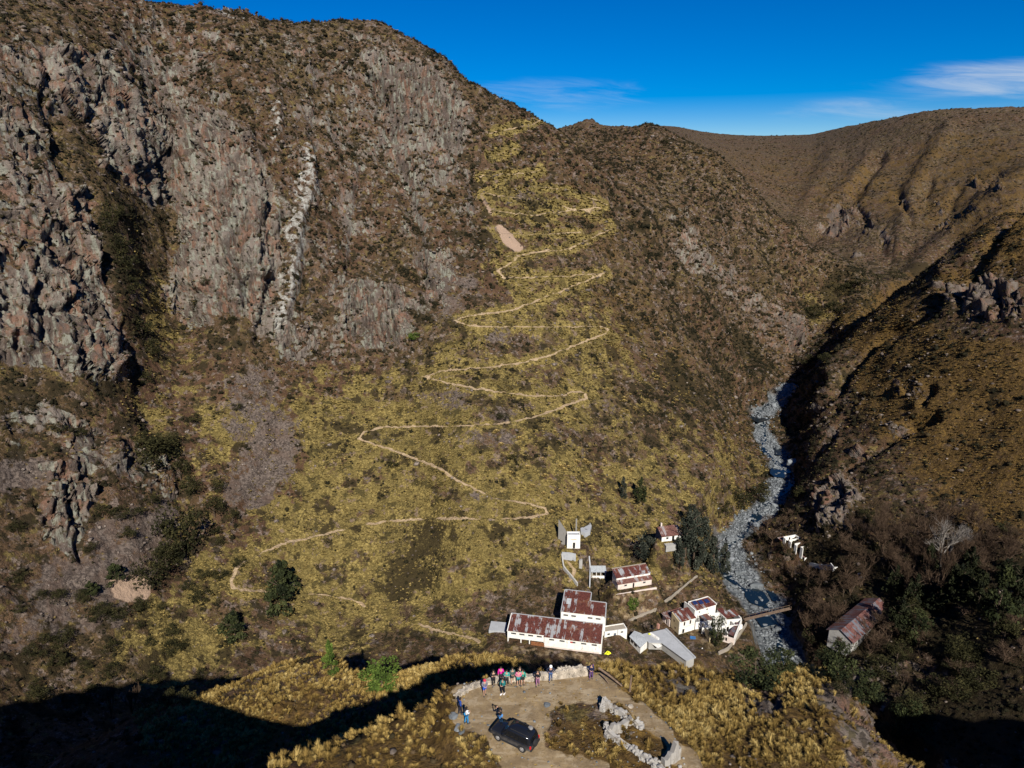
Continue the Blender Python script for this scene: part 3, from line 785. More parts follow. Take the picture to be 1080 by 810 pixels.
lx, ly, _ = project(fx, fy, fz)
look_c = canvas()
fillp(look_c, [(478,722),(520,711),(590,708),(632,706),(640,716),(668,735),(700,760),(740,800),(760,830),(730,830),(690,775),(650,742),(622,742),(600,745),(582,748),(572,790),(640,805),(650,840),(560,850),(505,775),(478,760)], 1)
look_c = blur(look_c, 2)
m_look = np.where(dist < 116, sample(look_c, PXX + perlin(P3 * .6) * 9 + w1 * .2, PYY + perlin(P3 * .6 + 9) * 7), 0).astype(np.float32)
yard = canvas()
for poly, v in (([(528,676),(530,690),(640,705),(660,700),(662,680),(640,690)], .8), ([(640,625),(690,618),(735,605),(740,612),(690,640),(660,660),(645,660)], .75), ([(700,650),(740,690),(760,690),(760,660)], .7), ([(640,640),(700,640),(700,660),(640,660)], .55)):
    fillp(yard, poly, v)
yard = blur(yard * .8, 3)
m_yard = np.where((dist > 116) & inview, sample(yard, PXX + w1 * .5, PYY + w2 * .5), 0) * np.clip(.75 + 1.2 * q3, 0, 1)
m_look = np.maximum(m_look, m_yard).astype(np.float32)
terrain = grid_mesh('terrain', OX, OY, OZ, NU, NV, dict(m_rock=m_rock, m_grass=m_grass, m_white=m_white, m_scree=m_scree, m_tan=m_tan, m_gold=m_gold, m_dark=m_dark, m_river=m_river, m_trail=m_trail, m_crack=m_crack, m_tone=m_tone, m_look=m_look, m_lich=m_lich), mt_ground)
terrain['kind'] = 'structure'
terrain['label'] = 'steep rocky valley with dry grass slopes and footpaths'
# ------------------------------------------------------------------ loose ground cover
# visible ground points
cell = 4
cxi = (bx / cell).astype(np.int64); cyi = (by / cell).astype(np.int64)
vis = np.zeros(NP, bool)
okk = ok
cw, ch = ZB_W // cell + 1, ZB_H // cell + 1
zmin = np.full(cw * ch, 1e9)
ci = np.where(okk, cyi * cw + cxi, 0)
np.minimum.at(zmin, ci[okk], bd[okk])
zsm = zmin.reshape(ch, cw)
vis[okk] = bd[okk] < zmin[ci[okk]] * 1.05 + 4
def pick(dens, n_max, seed):
    """random ground points, dens = plants per square metre"""
    g = np.random.default_rng(seed)
    e = np.where(vis, dens * VA, 0)
    tot = e.sum()
    k = np.minimum(1.0, n_max / max(tot, 1)) if tot > n_max else 1.0
    cnt = g.poisson(e * k)
    j = np.repeat(np.arange(NP), cnt)
    return j, g
def sprigs(name, proto_list, pos, size, yaw, tone, mat, squash=None, lean=None, kind='stuff', label=None, hue=None):
    """one mesh of many small plants: each a turned, scaled copy of a little shape"""
    g = np.random.default_rng(len(pos))
    which = g.integers(0, len(proto_list), len(pos))
    VV, FF, TT, HH, base = [], [], [], [], 0
    for k, (pv, pf) in enumerate(proto_list):
        s = which == k
        if not s.any(): continue
        p = pos[s]; sz_ = size[s]; yw = yaw[s]
        c, sn = np.cos(yw), np.sin(yw)
        x = pv[None, :, 0] * c[:, None] - pv[None, :, 1] * sn[:, None]
        y = pv[None, :, 0] * sn[:, None] + pv[None, :, 1] * c[:, None]
        z = np.repeat(pv[None, :, 2], len(p), 0)
        if squash is not None: z = z * squash[s][:, None]
        if lean is not None:
            L = lean[s]
            x = x + L[:, 0, None] * z; y = y + L[:, 1, None] * z
        v = np.stack([x * sz_[:, None] + p[:, 0, None], y * sz_[:, None] + p[:, 1, None], z * sz_[:, None] + p[:, 2, None]], -1)
        n = len(p); kf = pf.shape[0]; kv = len(pv)
        VV.append(v.reshape(-1, 3)); FF.append((pf[None] + (np.arange(n) * kv)[:, None, None] + base).reshape(-1, 3))
        TT.append(np.repeat(tone[s], kv)); 
        if hue is not None: HH.append(np.repeat(hue[s], kv))
        base += n * kv
    me = fast_mesh(name, np.concatenate(VV), np.concatenate(FF))
    a = me.attributes.new('tone', 'FLOAT', 'POINT'); a.data.foreach_set('value', np.concatenate(TT).astype(np.float32))
    if hue is not None:
        a = me.attributes.new('hue', 'FLOAT', 'POINT'); a.data.foreach_set('value', np.concatenate(HH).astype(np.float32))
    me.materials.append(mat)
    o = bpy.data.objects.new(name, me); COL.objects.link(o)
    if kind: o['kind'] = kind
    if label: o['label'] = label
    return o
def fast_mesh(name, V, Fc, smooth=False):
    me = bpy.data.meshes.new(name)
    me.vertices.add(len(V)); me.vertices.foreach_set('co', np.ascontiguousarray(V, dtype=np.float32).ravel())
    k = Fc.shape[1]
    me.loops.add(len(Fc) * k); me.loops.foreach_set('vertex_index', np.ascontiguousarray(Fc, dtype=np.int32).ravel())
    me.polygons.add(len(Fc)); me.polygons.foreach_set('loop_start', np.arange(len(Fc), dtype=np.int32) * k)
    if smooth: me.polygons.foreach_set('use_smooth', np.ones(len(Fc), bool))
    me.update(calc_edges=True)
    return me
def tuft_proto(g, n, spread=1.0, h=1.0, w=.10):
    """a grass tussock: blades arching out from the root"""
    V, Fc = [], []
    for k in range(n):
        a = g.uniform(0, 2 * PI); out = math.sqrt(g.uniform(0.02, 1)) * spread
        hh = h * (1.05 - .55 * out ** 2) * g.uniform(.8, 1.15)
        d = np.array([math.cos(a), math.sin(a)]); s = np.array([-d[1], d[0]]) * w * g.uniform(.7, 1.4)
        r0 = d * out * .28; r1 = d * out * .62; r2 = d * out * 1.02
        b = len(V)
        V += [(*(r0 - s), -.12), (*(r0 + s), -.12), (*(r1 - s), hh * .68), (*(r1 + s), hh * .68), (*r2, hh * (.92 if out < .6 else .70))]
        Fc += [(b, b + 1, b + 3), (b, b + 3, b + 2), (b + 2, b + 3, b + 4)]
    return np.array(V, np.float32), np.array(Fc, np.int32)
def blob_proto(g, jit=.35, flat_=.8):
    """a small scrubby mound with a broken outline"""
    bm = bmesh.new(); bmesh.ops.create_icosphere(bm, subdivisions=1, radius=1)
    V = np.array([v.co[:] for v in bm.verts]); bm.verts.ensure_lookup_table()
    Fc = np.array([[v.index for v in f.verts] for f in bm.faces]); bm.free()
    V *= 1 + g.uniform(-jit, jit, (len(V), 1)); V[:, 2] = V[:, 2] * flat_ + .35
    # leaf-sized flakes standing off the mound
    V2, F2 = [], []
    for k in range(26):
        d = g.normal(size=3); d[2] = abs(d[2]); d /= np.linalg.norm(d)
        c = d * np.array([1, 1, flat_]) * g.uniform(.85, 1.3) + np.array([0, 0, .35])
        u = g.normal(size=3); u /= np.linalg.norm(u); s = g.uniform(.14, .3)
        wv = np.cross(d, u)
        b = len(V) + len(V2)
        V2 += [c + u * s, c - u * s * .6 + wv * s, c - u * s * .5 - wv * s * .8]; F2.append((b, b + 1, b + 2))
    return np.concatenate([V * .82, np.array(V2)]).astype(np.float32), np.concatenate([Fc, np.array(F2)]).astype(np.int32)
gp = np.random.default_rng(11)
TUFT_NEAR = [tuft_proto(gp, 84, gp.uniform(.7, 1.0), gp.uniform(.75, 1.15), .026) for _ in range(7)]
TUFT_FAR = [tuft_proto(gp, 12, 1, .8, .20) for _ in range(5)]
BLOB = [blob_proto(gp) for _ in range(6)]
def mat_plant(name, stops, rough=.9, hue_stops=None):
    m, t = material(name)
    tone = t.attr('tone')
    co = t.n('ShaderNodeTexCoord').outputs['Object']
    n = t.noise(co, 3.0, 4, .65)
    c = t.ramp(tone, stops)
    c = t.mix(t.rng(n, .35, .7, 0, .45), c, t.mix(1.0, c, (.55, .52, .5), 'MULTIPLY'))
    t.out(c, rough, None, 0, .12)
    return m
mt_straw = mat_plant('straw grass', [(0, (.095, .060, .020)), (.35, (.215, .140, .040)), (.7, (.36, .25, .078)), (1, (.48, .36, .14))])
mt_olive = mat_plant('olive grass', [(0, (.105, .075, .025)), (.45, (.210, .155, .053)), (.8, (.325, .245, .088)), (1, (.42, .32, .125))])
mt_scrub = mat_plant('scrub leaves', [(0, (.014, .013, .006)), (.5, (.036, .028, .013)), (.8, (.075, .050, .026)), (1, (.12, .082, .045))])
mt_rust = mat_plant('gold grass', [(0, (.070, .045, .017)), (.5, (.145, .095, .032)), (1, (.25, .17, .06))])
clump = fbm(P3 * .22 + 700, 3); clump2 = fbm(P3 * .30 + 800, 3)
patch = fbm(P3 * .10 + 200, 3); patch2 = fbm(P3 * .45 + 300, 3); patch3 = fbm(P3 * .028 + 400, 3)
veg = np.clip(1 - m_river * 1.5 - m_trail * 2 - m_tan * 1.5 - flat * .9 * mid, 0, 1)
def place(j, g, jit): 
    p = np.stack([OX[j], OY[j], OZ[j]], 1).astype(np.float64)
    p[:, 0] += g.uniform(-jit, jit, len(j)); p[:, 1] += g.uniform(-jit, jit, len(j)) * .3
    return p
azv = np.degrees(np.arctan2(fx, fy))
knoll = mid & (dist < 152) & (azv > -34) & (azv < 3) & (PYY > 702)
midz = mid & (dist < 620) & ~knoll
# scrub on the slopes
d_ = midz * veg * (.35 + 1.5 * sstep(.02, .22, clump)) * np.clip(.22 + .55 * m_dark + .35 * sstep(-.1, .35, patch) - .50 * m_grass - .65 * m_scree - .25 * m_gold, .015, 1) * np.clip(1 - m_white, 0, 1) * (1 - .85 * sstep(.35, .6, m_rock))
j, g = pick(d_ * .9, 80000, 21)
scrub = sprigs('scrub', BLOB, place(j, g, .3), g.uniform(.22, .6, len(j)) * np.where(g.random(len(j)) < .10, 1.9, 1) * np.clip(dist[j] / 260, .75, 1.5), g.uniform(0, 6.28, len(j)), np.clip(g.beta(1.6, 2.6, len(j)) + .25 * patch[j] - .3 * m_dark[j] - .5 * sstep(.05, .25, clump[j]), 0, 1), mt_scrub, squash=g.uniform(.6, 1.15, len(j)), label='low dark scrub dotted over the slopes')
# yellow tussocks on the slopes
d_ = midz * veg * (.35 + 1.4 * sstep(-.08, .12, clump2)) * np.clip(m_grass * 1.1 + .025, 0.0, 1.2) * (1 - .8 * m_dark) * (1 - .8 * m_scree) * (1 - .6 * sstep(.6, .9, m_rock))
j, g = pick(d_ * .75, 52000, 22)
slope_grass = sprigs('tussock_grass', TUFT_FAR, place(j, g, .3), g.uniform(.35, .95, len(j)) * np.clip(dist[j] / 260, .75, 1.5), g.uniform(0, 6.28, len(j)), np.clip(.42 + g.normal(0, .11, len(j)) + .5 * patch[j] + .45 * clump2[j] - .2 * m_gold[j], 0, 1), mt_olive, squash=g.uniform(.5, .8, len(j)), label='olive and straw tussock grass covering the zigzag slope')
# rusty grass on the sunny shoulders
d_ = midz * veg * np.clip(m_gold * .8 + .3 * patch2 * m_gold, 0, 1) * (1 - .8 * m_rock) * (1 - .8 * m_dark) * (PXX > 560)
j, g = pick(d_ * .5, 26000, 23)
rust_grass = sprigs('rusty_grass', TUFT_FAR, place(j, g, .3), g.uniform(.35, .8, len(j)) * np.clip(dist[j] / 260, .75, 1.5), g.uniform(0, 6.28, len(j)), np.clip(.45 + g.normal(0, .13, len(j)) + .4 * patch[j] + .3 * clump2[j], 0, 1), mt_rust, squash=g.uniform(.5, .8, len(j)), label='rusty gold grass on the right-hand hill')
# the near spur
nz = near | knoll
lookm = np.clip(m_look * 1.7 - .35 + .5 * patch2, 0, 1)
d_ = nz * (1 - lookm) * (.45 + .9 * sstep(-.16, .10, patch + .35 * patch2)) * np.clip(.95 + 1.5 * patch3 + .8 * patch - 1.1 * sstep(.3, .7, m_rock), 0.02, 1.6)
j, g = pick(d_ * 5.2, 22000, 24)
p_ = place(j, g, .12)
down = NRM2[j][:, :2]
spur_grass = sprigs('spur_grass', TUFT_NEAR, p_, np.clip(g.gamma(6, .065, len(j)), .16, .72), g.uniform(0, 6.28, len(j)), np.clip(g.beta(2.2, 2.2, len(j)) + .6 * patch[j] + .4 * patch2[j], 0, 1), mt_straw, squash=g.uniform(.75, 1.2, len(j)), lean=down * 1.0 + g.normal(0, .25, (len(j), 2)), label='long straw tussock grass on the near spur')
d_ = nz * (1 - lookm) * np.clip(.25 + .5 * patch2, 0, 1)
j, g = pick(d_ * .35, 900, 25)
spur_scrub = sprigs('spur_scrub', BLOB, place(j, g, .1), g.uniform(.15, .42, len(j)), g.uniform(0, 6.28, len(j)), g.beta(2, 2, len(j)), mt_scrub, squash=g.uniform(.6, 1.0, len(j)), label='small dark bushes on the near spur')

# bushes and outcrops dotted over the far hills
d_ = (dist > 600) & (dist < 2600) & vis
j, g = pick(d_ * np.clip(.5 + 1.6 * patch3, .05, 1) * .05, 16000, 31)
sprigs('distant_scrub', BLOB[:3], place(j, g, 1.5), g.uniform(.6, 1.5, len(j)) * np.clip(dist[j] / 900, .8, 1.6), g.uniform(0, 6.28, len(j)), g.beta(1.6, 2.4, len(j)), mt_scrub, squash=g.uniform(.4, .8, len(j)), label='dark scrub dotted over the far hills')

j, g = pick(nz * m_look * 1.2, 1500, 33)
sprigs('lookout_straw', TUFT_FAR, place(j, g, .1), g.uniform(.05, .16, len(j)), g.uniform(0, 6.28, len(j)), g.beta(2, 2, len(j)), mt_straw, squash=g.uniform(.4, .8, len(j)), label='short dry grass on the trodden lookout')

# stones lying on the slopes and below the crags
mt_slopest, t = material('slope stones')
co = t.n('ShaderNodeTexCoord').outputs['Object']
t.out(t.mix(t.rng(t.noise(co, 1.5, 4, .6), .35, .65), t.ramp(t.attr('tone'), [(0, (.075, .058, .048)), (.6, (.16, .125, .105)), (1, (.27, .22, .185))]), (.06, .05, .04)), .95, None, 0, .1)
pst = []
for k in range(6):
    gq = np.random.default_rng(60 + k); bm = bmesh.new(); bmesh.ops.create_icosphere(bm, subdivisions=1, radius=1)
    v_ = np.array([v.co[:] for v in bm.verts]) * gq.uniform(.65, 1.15, (len(bm.verts), 1)) * np.array([1, .8, .7]); bm.verts.ensure_lookup_table(); f_ = np.array([[v.index for v in f.verts] for f in bm.faces], np.int32); bm.free(); pst.append((v_.astype(np.float32), f_))
foot = np.clip(m_rock0 * 1.6, 0, 1) * .5 + .9 * m_scree + .10
d_ = midz * (1 - m_river) * (1 - m_trail) * (1 - flat) * foot * (.2 + 1.8 * sstep(.05, .3, -clump)) * (1 - sstep(.6, .9, m_rock))
d_ = d_ + near * (1 - lookm) * 1.3 * sstep(.0, -.15, patch)
j, g = pick(d_ * .5, 21000, 35)
sprigs('slope_stones', pst, place(j, g, .3), np.clip(g.gamma(2.2, .17, len(j)), .12, 1.5) * np.where(near[j], .35, np.clip(dist[j] / 260, .75, 1.5)), g.uniform(0, 6.28, len(j)), g.random(len(j)), mt_slopest, squash=g.uniform(.6, 1, len(j)), label='loose stones scattered over the slopes')

# big round straw clumps one can count on the slope right of the zigzag
gc = np.random.default_rng(91)
clump_mesh = []
for k in range(4):
    v_, f_ = tuft_proto(gc, 260, 1.0, .62, .05)
    me = fast_mesh('grass_clump', v_, f_); a = me.attributes.new('tone', 'FLOAT', 'POINT'); a.data.foreach_set('value', np.clip(np.repeat(gc.normal(.82, .12, 260), 5), 0, 1).astype(np.float32)); me.materials.append(mt_straw); clump_mesh.append(me)
spots = [(653,425),(660,432),(668,431),(707,443),(643,412),(660,415),(628,488),(636,487),(610,488),(617,488),(600,492),(556,491),(665,487),(668,497),(720,492),(735,516),(700,520),(652,461),(587,468),(592,494),(597,435),(605,440),(583,452),(592,450),(662,420),(648,405),(680,380),(690,400),(700,412),(712,422),(722,432),(736,445),(745,455),(755,468),(765,480),(772,492),(780,505),(786,520),(770,520),(760,505),(750,490),(776,540),(768,550),(640,300),(650,312),(660,322),(668,335),(655,345),(630,330),(612,318),(605,330),(616,342),(690,345),(700,355),(712,370),(722,385),(560,512),(570,520),(580,505),(612,510),(622,516),(588,540),(540,500),(530,470),(520,455),(548,460)]
for n_, (X, Y) in enumerate(spots):
    for e in range(1 + int(gc.random() < .45)):
        p = at(X + gc.normal(0, 2.5), Y + gc.normal(0, 2)); s_ = gc.uniform(.95, 1.75) * max(1, (p - Vector((0, 0, CZ))).length / 330)
        o = bpy.data.objects.new('grass_clump', clump_mesh[gc.integers(4)]); COL.objects.link(o); o.location = p; o.scale = (s_, s_, s_ * gc.uniform(.8, 1.2)); o.rotation_euler = (0, 0, gc.uniform(0, 6.28))
        o['label'] = 'round straw-coloured grass clump on the dark slope right of the zigzag trail'; o['category'] = 'grass clump'; o['group'] = 'straw clumps on the dark slope'
# ------------------------------------------------------------------ modelling helpers
class MB:
    """collects solids, then links them as ONE mesh object"""
    def __init__(s): s.v = []; s.f = []
    def add(s, V, Fc):
        b = len(s.v); s.v += [tuple(p) for p in V]; s.f += [tuple(i + b for i in f) for f in Fc]
    def box(s, x0, x1, y0, y1, z0, z1):
        s.add([(x0, y0, z0), (x1, y0, z0), (x1, y1, z0), (x0, y1, z0), (x0, y0, z1), (x1, y0, z1), (x1, y1, z1), (x0, y1, z1)],
              [(0, 3, 2, 1), (4, 5, 6, 7), (0, 1, 5, 4), (1, 2, 6, 5), (2, 3, 7, 6), (3, 0, 4, 7)])
    def prism(s, poly, z0, z1):
        n = len(poly)
        zb = z0 if isinstance(z0, (list, tuple)) else [z0] * n
        zt = z1 if isinstance(z1, (list, tuple)) else [z1] * n
        a = sum(poly[k - 1][0] * poly[k][1] - poly[k][0] * poly[k - 1][1] for k in range(n))
        if a < 0: poly = poly[::-1]; zb = zb[::-1]; zt = zt[::-1]
        s.add([(p[0], p[1], z) for p, z in zip(poly, zb)] + [(p[0], p[1], z) for p, z in zip(poly, zt)],
              [tuple(range(n))[::-1], tuple(range(n, 2 * n))] + [(k, (k + 1) % n, n + (k + 1) % n, n + k) for k in range(n)])
    def wall(s, p, q, z0, z1, th, holes=()):
        """upright wall from p to q (plan), front face on the p-q line, thickness away from it to the left, with real openings"""
        d = Vector((q[0] - p[0], q[1] - p[1])); L = d.length; d /= L; n = Vector((-d.y, d.x)) * th
        us = sorted({0, L} | {h[0] for h in holes} | {h[1] for h in holes}); zs = sorted({z0, z1} | {h[2] for h in holes} | {h[3] for h in holes})
        def P(u, k, z): return (p[0] + d.x * u + n.x * k, p[1] + d.y * u + n.y * k, z)
        V = {}; Fc = []
        def vi(*key):
            if key not in V: V[key] = len(V)
            return V[key]
        def solid(i, j):
            if i < 0 or j < 0 or i >= len(us) - 1 or j >= len(zs) - 1: return False
            u, z = (us[i] + us[i + 1]) / 2, (zs[j] + zs[j + 1]) / 2
            return not any(h[0] < u < h[1] and h[2] < z < h[3] for h in holes)
        for i in range(len(us) - 1):
            for j in range(len(zs) - 1):
                if not solid(i, j): continue
                a, b, c, e = us[i], us[i + 1], zs[j], zs[j + 1]
                Fc.append((vi(a, 0, c), vi(b, 0, c), vi(b, 0, e), vi(a, 0, e)))
                Fc.append((vi(b, 1, c), vi(a, 1, c), vi(a, 1, e), vi(b, 1, e)))
                if not solid(i - 1, j): Fc.append((vi(a, 1, c), vi(a, 0, c), vi(a, 0, e), vi(a, 1, e)))
                if not solid(i + 1, j): Fc.append((vi(b, 0, c), vi(b, 1, c), vi(b, 1, e), vi(b, 0, e)))
                if not solid(i, j - 1): Fc.append((vi(a, 1, c), vi(b, 1, c), vi(b, 0, c), vi(a, 0, c)))
                if not solid(i, j + 1): Fc.append((vi(a, 0, e), vi(b, 0, e), vi(b, 1, e), vi(a, 1, e)))
        s.add([P(*k) for k in V], Fc)
    def tube(s, p, q, r0, r1=None, n=8):
        p, q = Vector(p), Vector(q); r1 = r0 if r1 is None else r1
        d = (q - p).normalized(); a = d.orthogonal().normalized(); b = d.cross(a)
        V = [p + (a * math.cos(2 * PI * k / n) + b * math.sin(2 * PI * k / n)) * r0 for k in range(n)] + [q + (a * math.cos(2 * PI * k / n) + b * math.sin(2 * PI * k / n)) * r1 for k in range(n)]
        s.add(V, [tuple(range(n))[::-1], tuple(range(n, 2 * n))] + [(k, (k + 1) % n, n + (k + 1) % n, n + k) for k in range(n)])
    def rock(s, c, r, g, sub=1, flat_=.8):
        bm = bmesh.new(); bmesh.ops.create_icosphere(bm, subdivisions=sub, radius=1)
        r = np.array(r if hasattr(r, '__len__') else (r, r, r)); a = g.uniform(0, 6.28); ca, sa = math.cos(a), math.sin(a)
        off = g.uniform(0, 100, 3)
        co_ = np.array([v.co[:] for v in bm.verts]); d = 1 + perlin(co_ * 1.3 + off) * .45 + g.uniform(-.06, .06, len(co_))
        co_ = np.clip(co_ * d[:, None], -.86, .82) * r
        bm.verts.ensure_lookup_table()
        Fc = [tuple(v.index for v in f.verts) for f in bm.faces]; bm.free()
        s.add([(c[0] + x * ca - y * sa, c[1] + x * sa + y * ca, c[2] + z) for x, y, z in co_], Fc)
    def build(s, name, mat, parent=None, smooth=False):
        me = bpy.data.meshes.new(name); me.from_pydata([tuple(map(float, p)) for p in s.v], [], s.f); me.update()
        if smooth: me.polygons.foreach_set('use_smooth', np.ones(len(me.polygons), bool))
        me.materials.append(mat)
        o = bpy.data.objects.new(name, me); COL.objects.link(o)
        if parent is not None: o.parent = parent
        return o
def thing(name, label, cat, loc=(0, 0, 0), rz=0.0, group=None):
    o = bpy.data.objects.new(name, None); COL.objects.link(o)
    o.location = loc; o.rotation_euler = (0, 0, rz); o.empty_display_size = .5
    return tag(o, label, cat, group)
def tag(o, label, cat, group=None):
    o['label'] = label; o['category'] = cat
    if group: o['group'] = group
    return o
def copy_tree(o, parent=None):
    c = o.copy(); COL.objects.link(c); c.parent = parent
    for ch in list(o.children): copy_tree(ch, c)
    return c
class Plot:
    """building plot: origin at the foot of its left front corner, x along the front, y away from the lookout"""
    def __init__(s, pa, pb, z):
        A, B = on_plane(*pa, z), on_plane(*pb, z)
        s.A = A; s.z = z; s.W = (B - A).length; s.u = (B - A) / s.W; s.ang = math.atan2(s.u.y, s.u.x); s.v = Vector((-s.u.y, s.u.x, 0))
    def loc(s, X, Y, h=0):
        p = on_plane(X, Y, s.z + h) - s.A
        return (p.dot(s.u), p.dot(s.v))
    def world(s, x, y, z=0): return s.A + s.u * x + s.v * y + Vector((0, 0, z))
def ground_plot(pa, pb, lift=0.0):
    z = 6.0
    for _ in range(25):
        q = Plot(pa, pb, z); z = .6 * z + .4 * (float(T_at(q.A.x, q.A.y)) + lift)
    return Plot(pa, pb, z)
# ------------------------------------------------------------------ building materials
def mat_wall(name, col, stain=(.30, .24, .18), amt=.5, low=.45):
    m, t = material(name); co = t.n('ShaderNodeTexCoord').outputs['Object']
    n1 = t.noise(t.xform(co, (1, 1, .35)), 1.6, 6, .65); n2 = t.noise(co, .45, 3, .5)
    c = t.mix(t.rng(n2, .35, .65), tuple(x * .90 for x in col), col)
    c = t.mix(t.math('MULTIPLY', t.rng(n1, .54, .70), amt), c, stain)
    c = t.mix(t.math('MULTIPLY', t.rng(t.noise(co, 5, 4, .7), .58, .68), amt * .6), c, tuple(x * .5 for x in stain))
    t.out(c, .9, t.bump(n1, .04, .6), 0, .15); return m
def mat_roof(name, red=(.100, .032, .024), zinc=(.36, .36, .37), share=.55, ax=0, seed=0.0):
    m, t = material(name); co = t.n('ShaderNodeTexCoord').outputs['Object']
    co = t.n('ShaderNodeVectorMath', operation='ADD', inp={0: co, 1: (seed, seed * 1.7, 0)}).outputs[0]
    sep = t.n('ShaderNodeSeparateXYZ', inp={0: co}); a = sep.outputs[ax]; b = sep.outputs[1 - ax]
    sheet = t.n('ShaderNodeTexWhiteNoise', noise_dimensions='1D', inp={'W': t.math('FLOOR', t.math('MULTIPLY', a, 1.15))}).outputs['Value']
    cv = t.n('ShaderNodeCombineXYZ', inp={0: t.math('MULTIPLY', a, 3.2), 1: t.math('MULTIPLY', b, .38), 2: 0.0})
    n1 = t.noise(cv.outputs[0], 1.0, 6, .65); n2 = t.noise(co, .35, 4, .6); n3 = t.noise(co, 2.5, 5, .65)
    c = t.mix(t.rng(n3, .38, .62), tuple(x * .62 for x in red), tuple(x * 1.35 for x in red))
    c = t.mix(t.math('MULTIPLY', t.rng(n2, .5, .62), .4), c, (.21, .095, .045))
    z = t.math('ADD', t.math('MULTIPLY', t.math('SUBTRACT', n1, .5), 1.6), t.math('ADD', t.math('MULTIPLY', t.math('SUBTRACT', sheet, .5), .5), t.math('MULTIPLY', t.math('SUBTRACT', n2, .5), 1.6)))
    c = t.mix(t.rng(z, share - .50, share - .36), c, t.mix(n3, tuple(x * .6 for x in zinc), zinc))
    corr = t.math('SINE', t.math('MULTIPLY', a, 34.0))
    t.out(c, .62, t.bump(corr, .02, .8), 0, .25); return m
mt_white = mat_wall('whitewash', (.76, .74, .69), amt=.62)
mt_oldc = mat_wall('old dark concrete', (.21, .20, .185), (.12, .105, .09), .7)
mt_pink = mat_wall('pinkish whitewash', (.66, .56, .50), amt=.45)
mt_cream = mat_wall('bare yellow render', (.50, .40, .24), (.30, .20, .11), .5)
mt_grey = mat_wall('grey concrete', (.34, .33, .31), (.18, .165, .15), .6)
mt_slab = mat_wall('pale concrete roof', (.36, .37, .385), (.22, .23, .24), .6)
mt_stonew = mat_wall('stone masonry', (.30, .26, .21), (.15, .12, .09), .7)
mt_roof1 = mat_roof('rusted sheet roof', share=.58)
mt_roof2 = mat_roof('red rusted roof', share=.66, seed=13)
mt_roof3 = mat_roof('dull red roof', (.13, .060, .048), (.34, .30, .29), .56, seed=31)
mt_roof4 = mat_roof('old zinc and rust roof', (.12, .050, .042), (.15, .155, .18), .50, ax=0, seed=7)
mt_zinc = mat_simple('weathered zinc', (.37, .39, .40), .5, .18, 2.0, .4)
mt_dark = mat_simple('dark opening', (.018, .016, .014), .6, .2, 3)
mt_glass = mat_simple('dark window pane', (.025, .028, .032), .15, .2, 2, .5)
mt_wood = mat_simple('weathered timber', (.16, .11, .075), .85, .3, 4)
mt_rustsheet = mat_simple('rust brown sheet', (.19, .075, .030), .8, .35, 2)
mt_brick = mat_simple('brick chimney', (.38, .20, .15), .9, .2, 6)
mt_solar = mat_simple('solar panel', (.018, .030, .095), .18, .15, 3, .5)
mt_tarp = mat_simple('blue tarp', (.03, .12, .30), .6, .2, 4)
mt_yellow = mat_simple('yellow tarp', (.72, .74, .03), .6, .15, 5)
mt_redp = mat_simple('red shutter', (.42, .05, .05), .7, .15, 5)
mt_blue = mat_simple('blue grey paint', (.10, .12, .16), .8, .15, 3)

def window(parent, x0, x1, z0, z1, y=0.0, axis='x', side=1, depth=.18, mat=None, name='window', frame=.09):
    """framed opening set into a wall: frame ring with a recessed pane. axis x: front wall; axis y: a side wall at x=y"""
    f = MB(); pn = MB(); d = depth * side
    def B(m, a0, a1, c0, c1, e0, e1):
        e0, e1 = min(e0, e1), max(e0, e1)
        if axis == 'x': m.box(a0, a1, e0, e1, c0, c1)
        else: m.box(e0, e1, a0, a1, c0, c1)
    B(f, x0, x0 + frame, z0, z1, y - .03 * side, y + d); B(f, x1 - frame, x1, z0, z1, y - .03 * side, y + d)
    B(f, x0 + frame, x1 - frame, z0, z0 + frame, y - .03 * side, y + d); B(f, x0 + frame, x1 - frame, z1 - frame, z1, y - .03 * side, y + d)
    fo = f.build(name, mat or mt_grey, parent)
    B(pn, x0 + frame, x1 - frame, z0 + frame, z1 - frame, y + .06 * side, y + .12 * side)
    pn.build('pane', mt_glass, fo); return fo
def door(parent, x0, x1, z1, y=0.0, axis='x', side=1, mat=None, z0=0.0):
    m = MB(); a, b = min(y + .08 * side, y + .14 * side), max(y + .08 * side, y + .14 * side)
    if axis == 'x': m.box(x0, x1, a, b, z0, z1)
    else: m.box(a, b, x0, x1, z0, z1)
    return m.build('door', mat or mt_dark, parent)

# ------------------------------------------------------------------ the long hall with the rusted roof
P = Plot((535.2, 676.3), (634.3, 688.9), Z_HALL)
hall = thing('long_hall', 'long low white hall with a rusty red and grey striped roof, nearest the lookout', 'building', P.A, P.ang)
W, D, hE, hR = P.W, 6.0, 3.95, 5.35
xs_l = [1.9, 4.4, 7.1, 9.7]; xs_r = [13.5, 16.6, 19.8, 23.0, 26.1]
wl = MB()
XJ = 11.3
wl.wall((0, 0), (XJ, 0), 1.35, hE, .3, [(x - .8, x + .8, 2.75, 3.35) for x in xs_l])
wl.wall((XJ, -.45), (W, -.45), -1.6, hE - .12, .3, [(x - .8 - XJ, x + .8 - XJ, 2.55, 3.15) for x in xs_r])
wl.wall((0, D), (0, .3), -1.6, hE, .3); wl.wall((W, -.15), (W, D), -1.6, hE, .3)
wl.wall((W, D + .3), (0, D + .3), -1.6, hR - .05, .3)
wl.wall((XJ, -.15), (XJ, 1.2), -1.6, hE - .2, .25)
wl.build('wall', mt_white, hall)
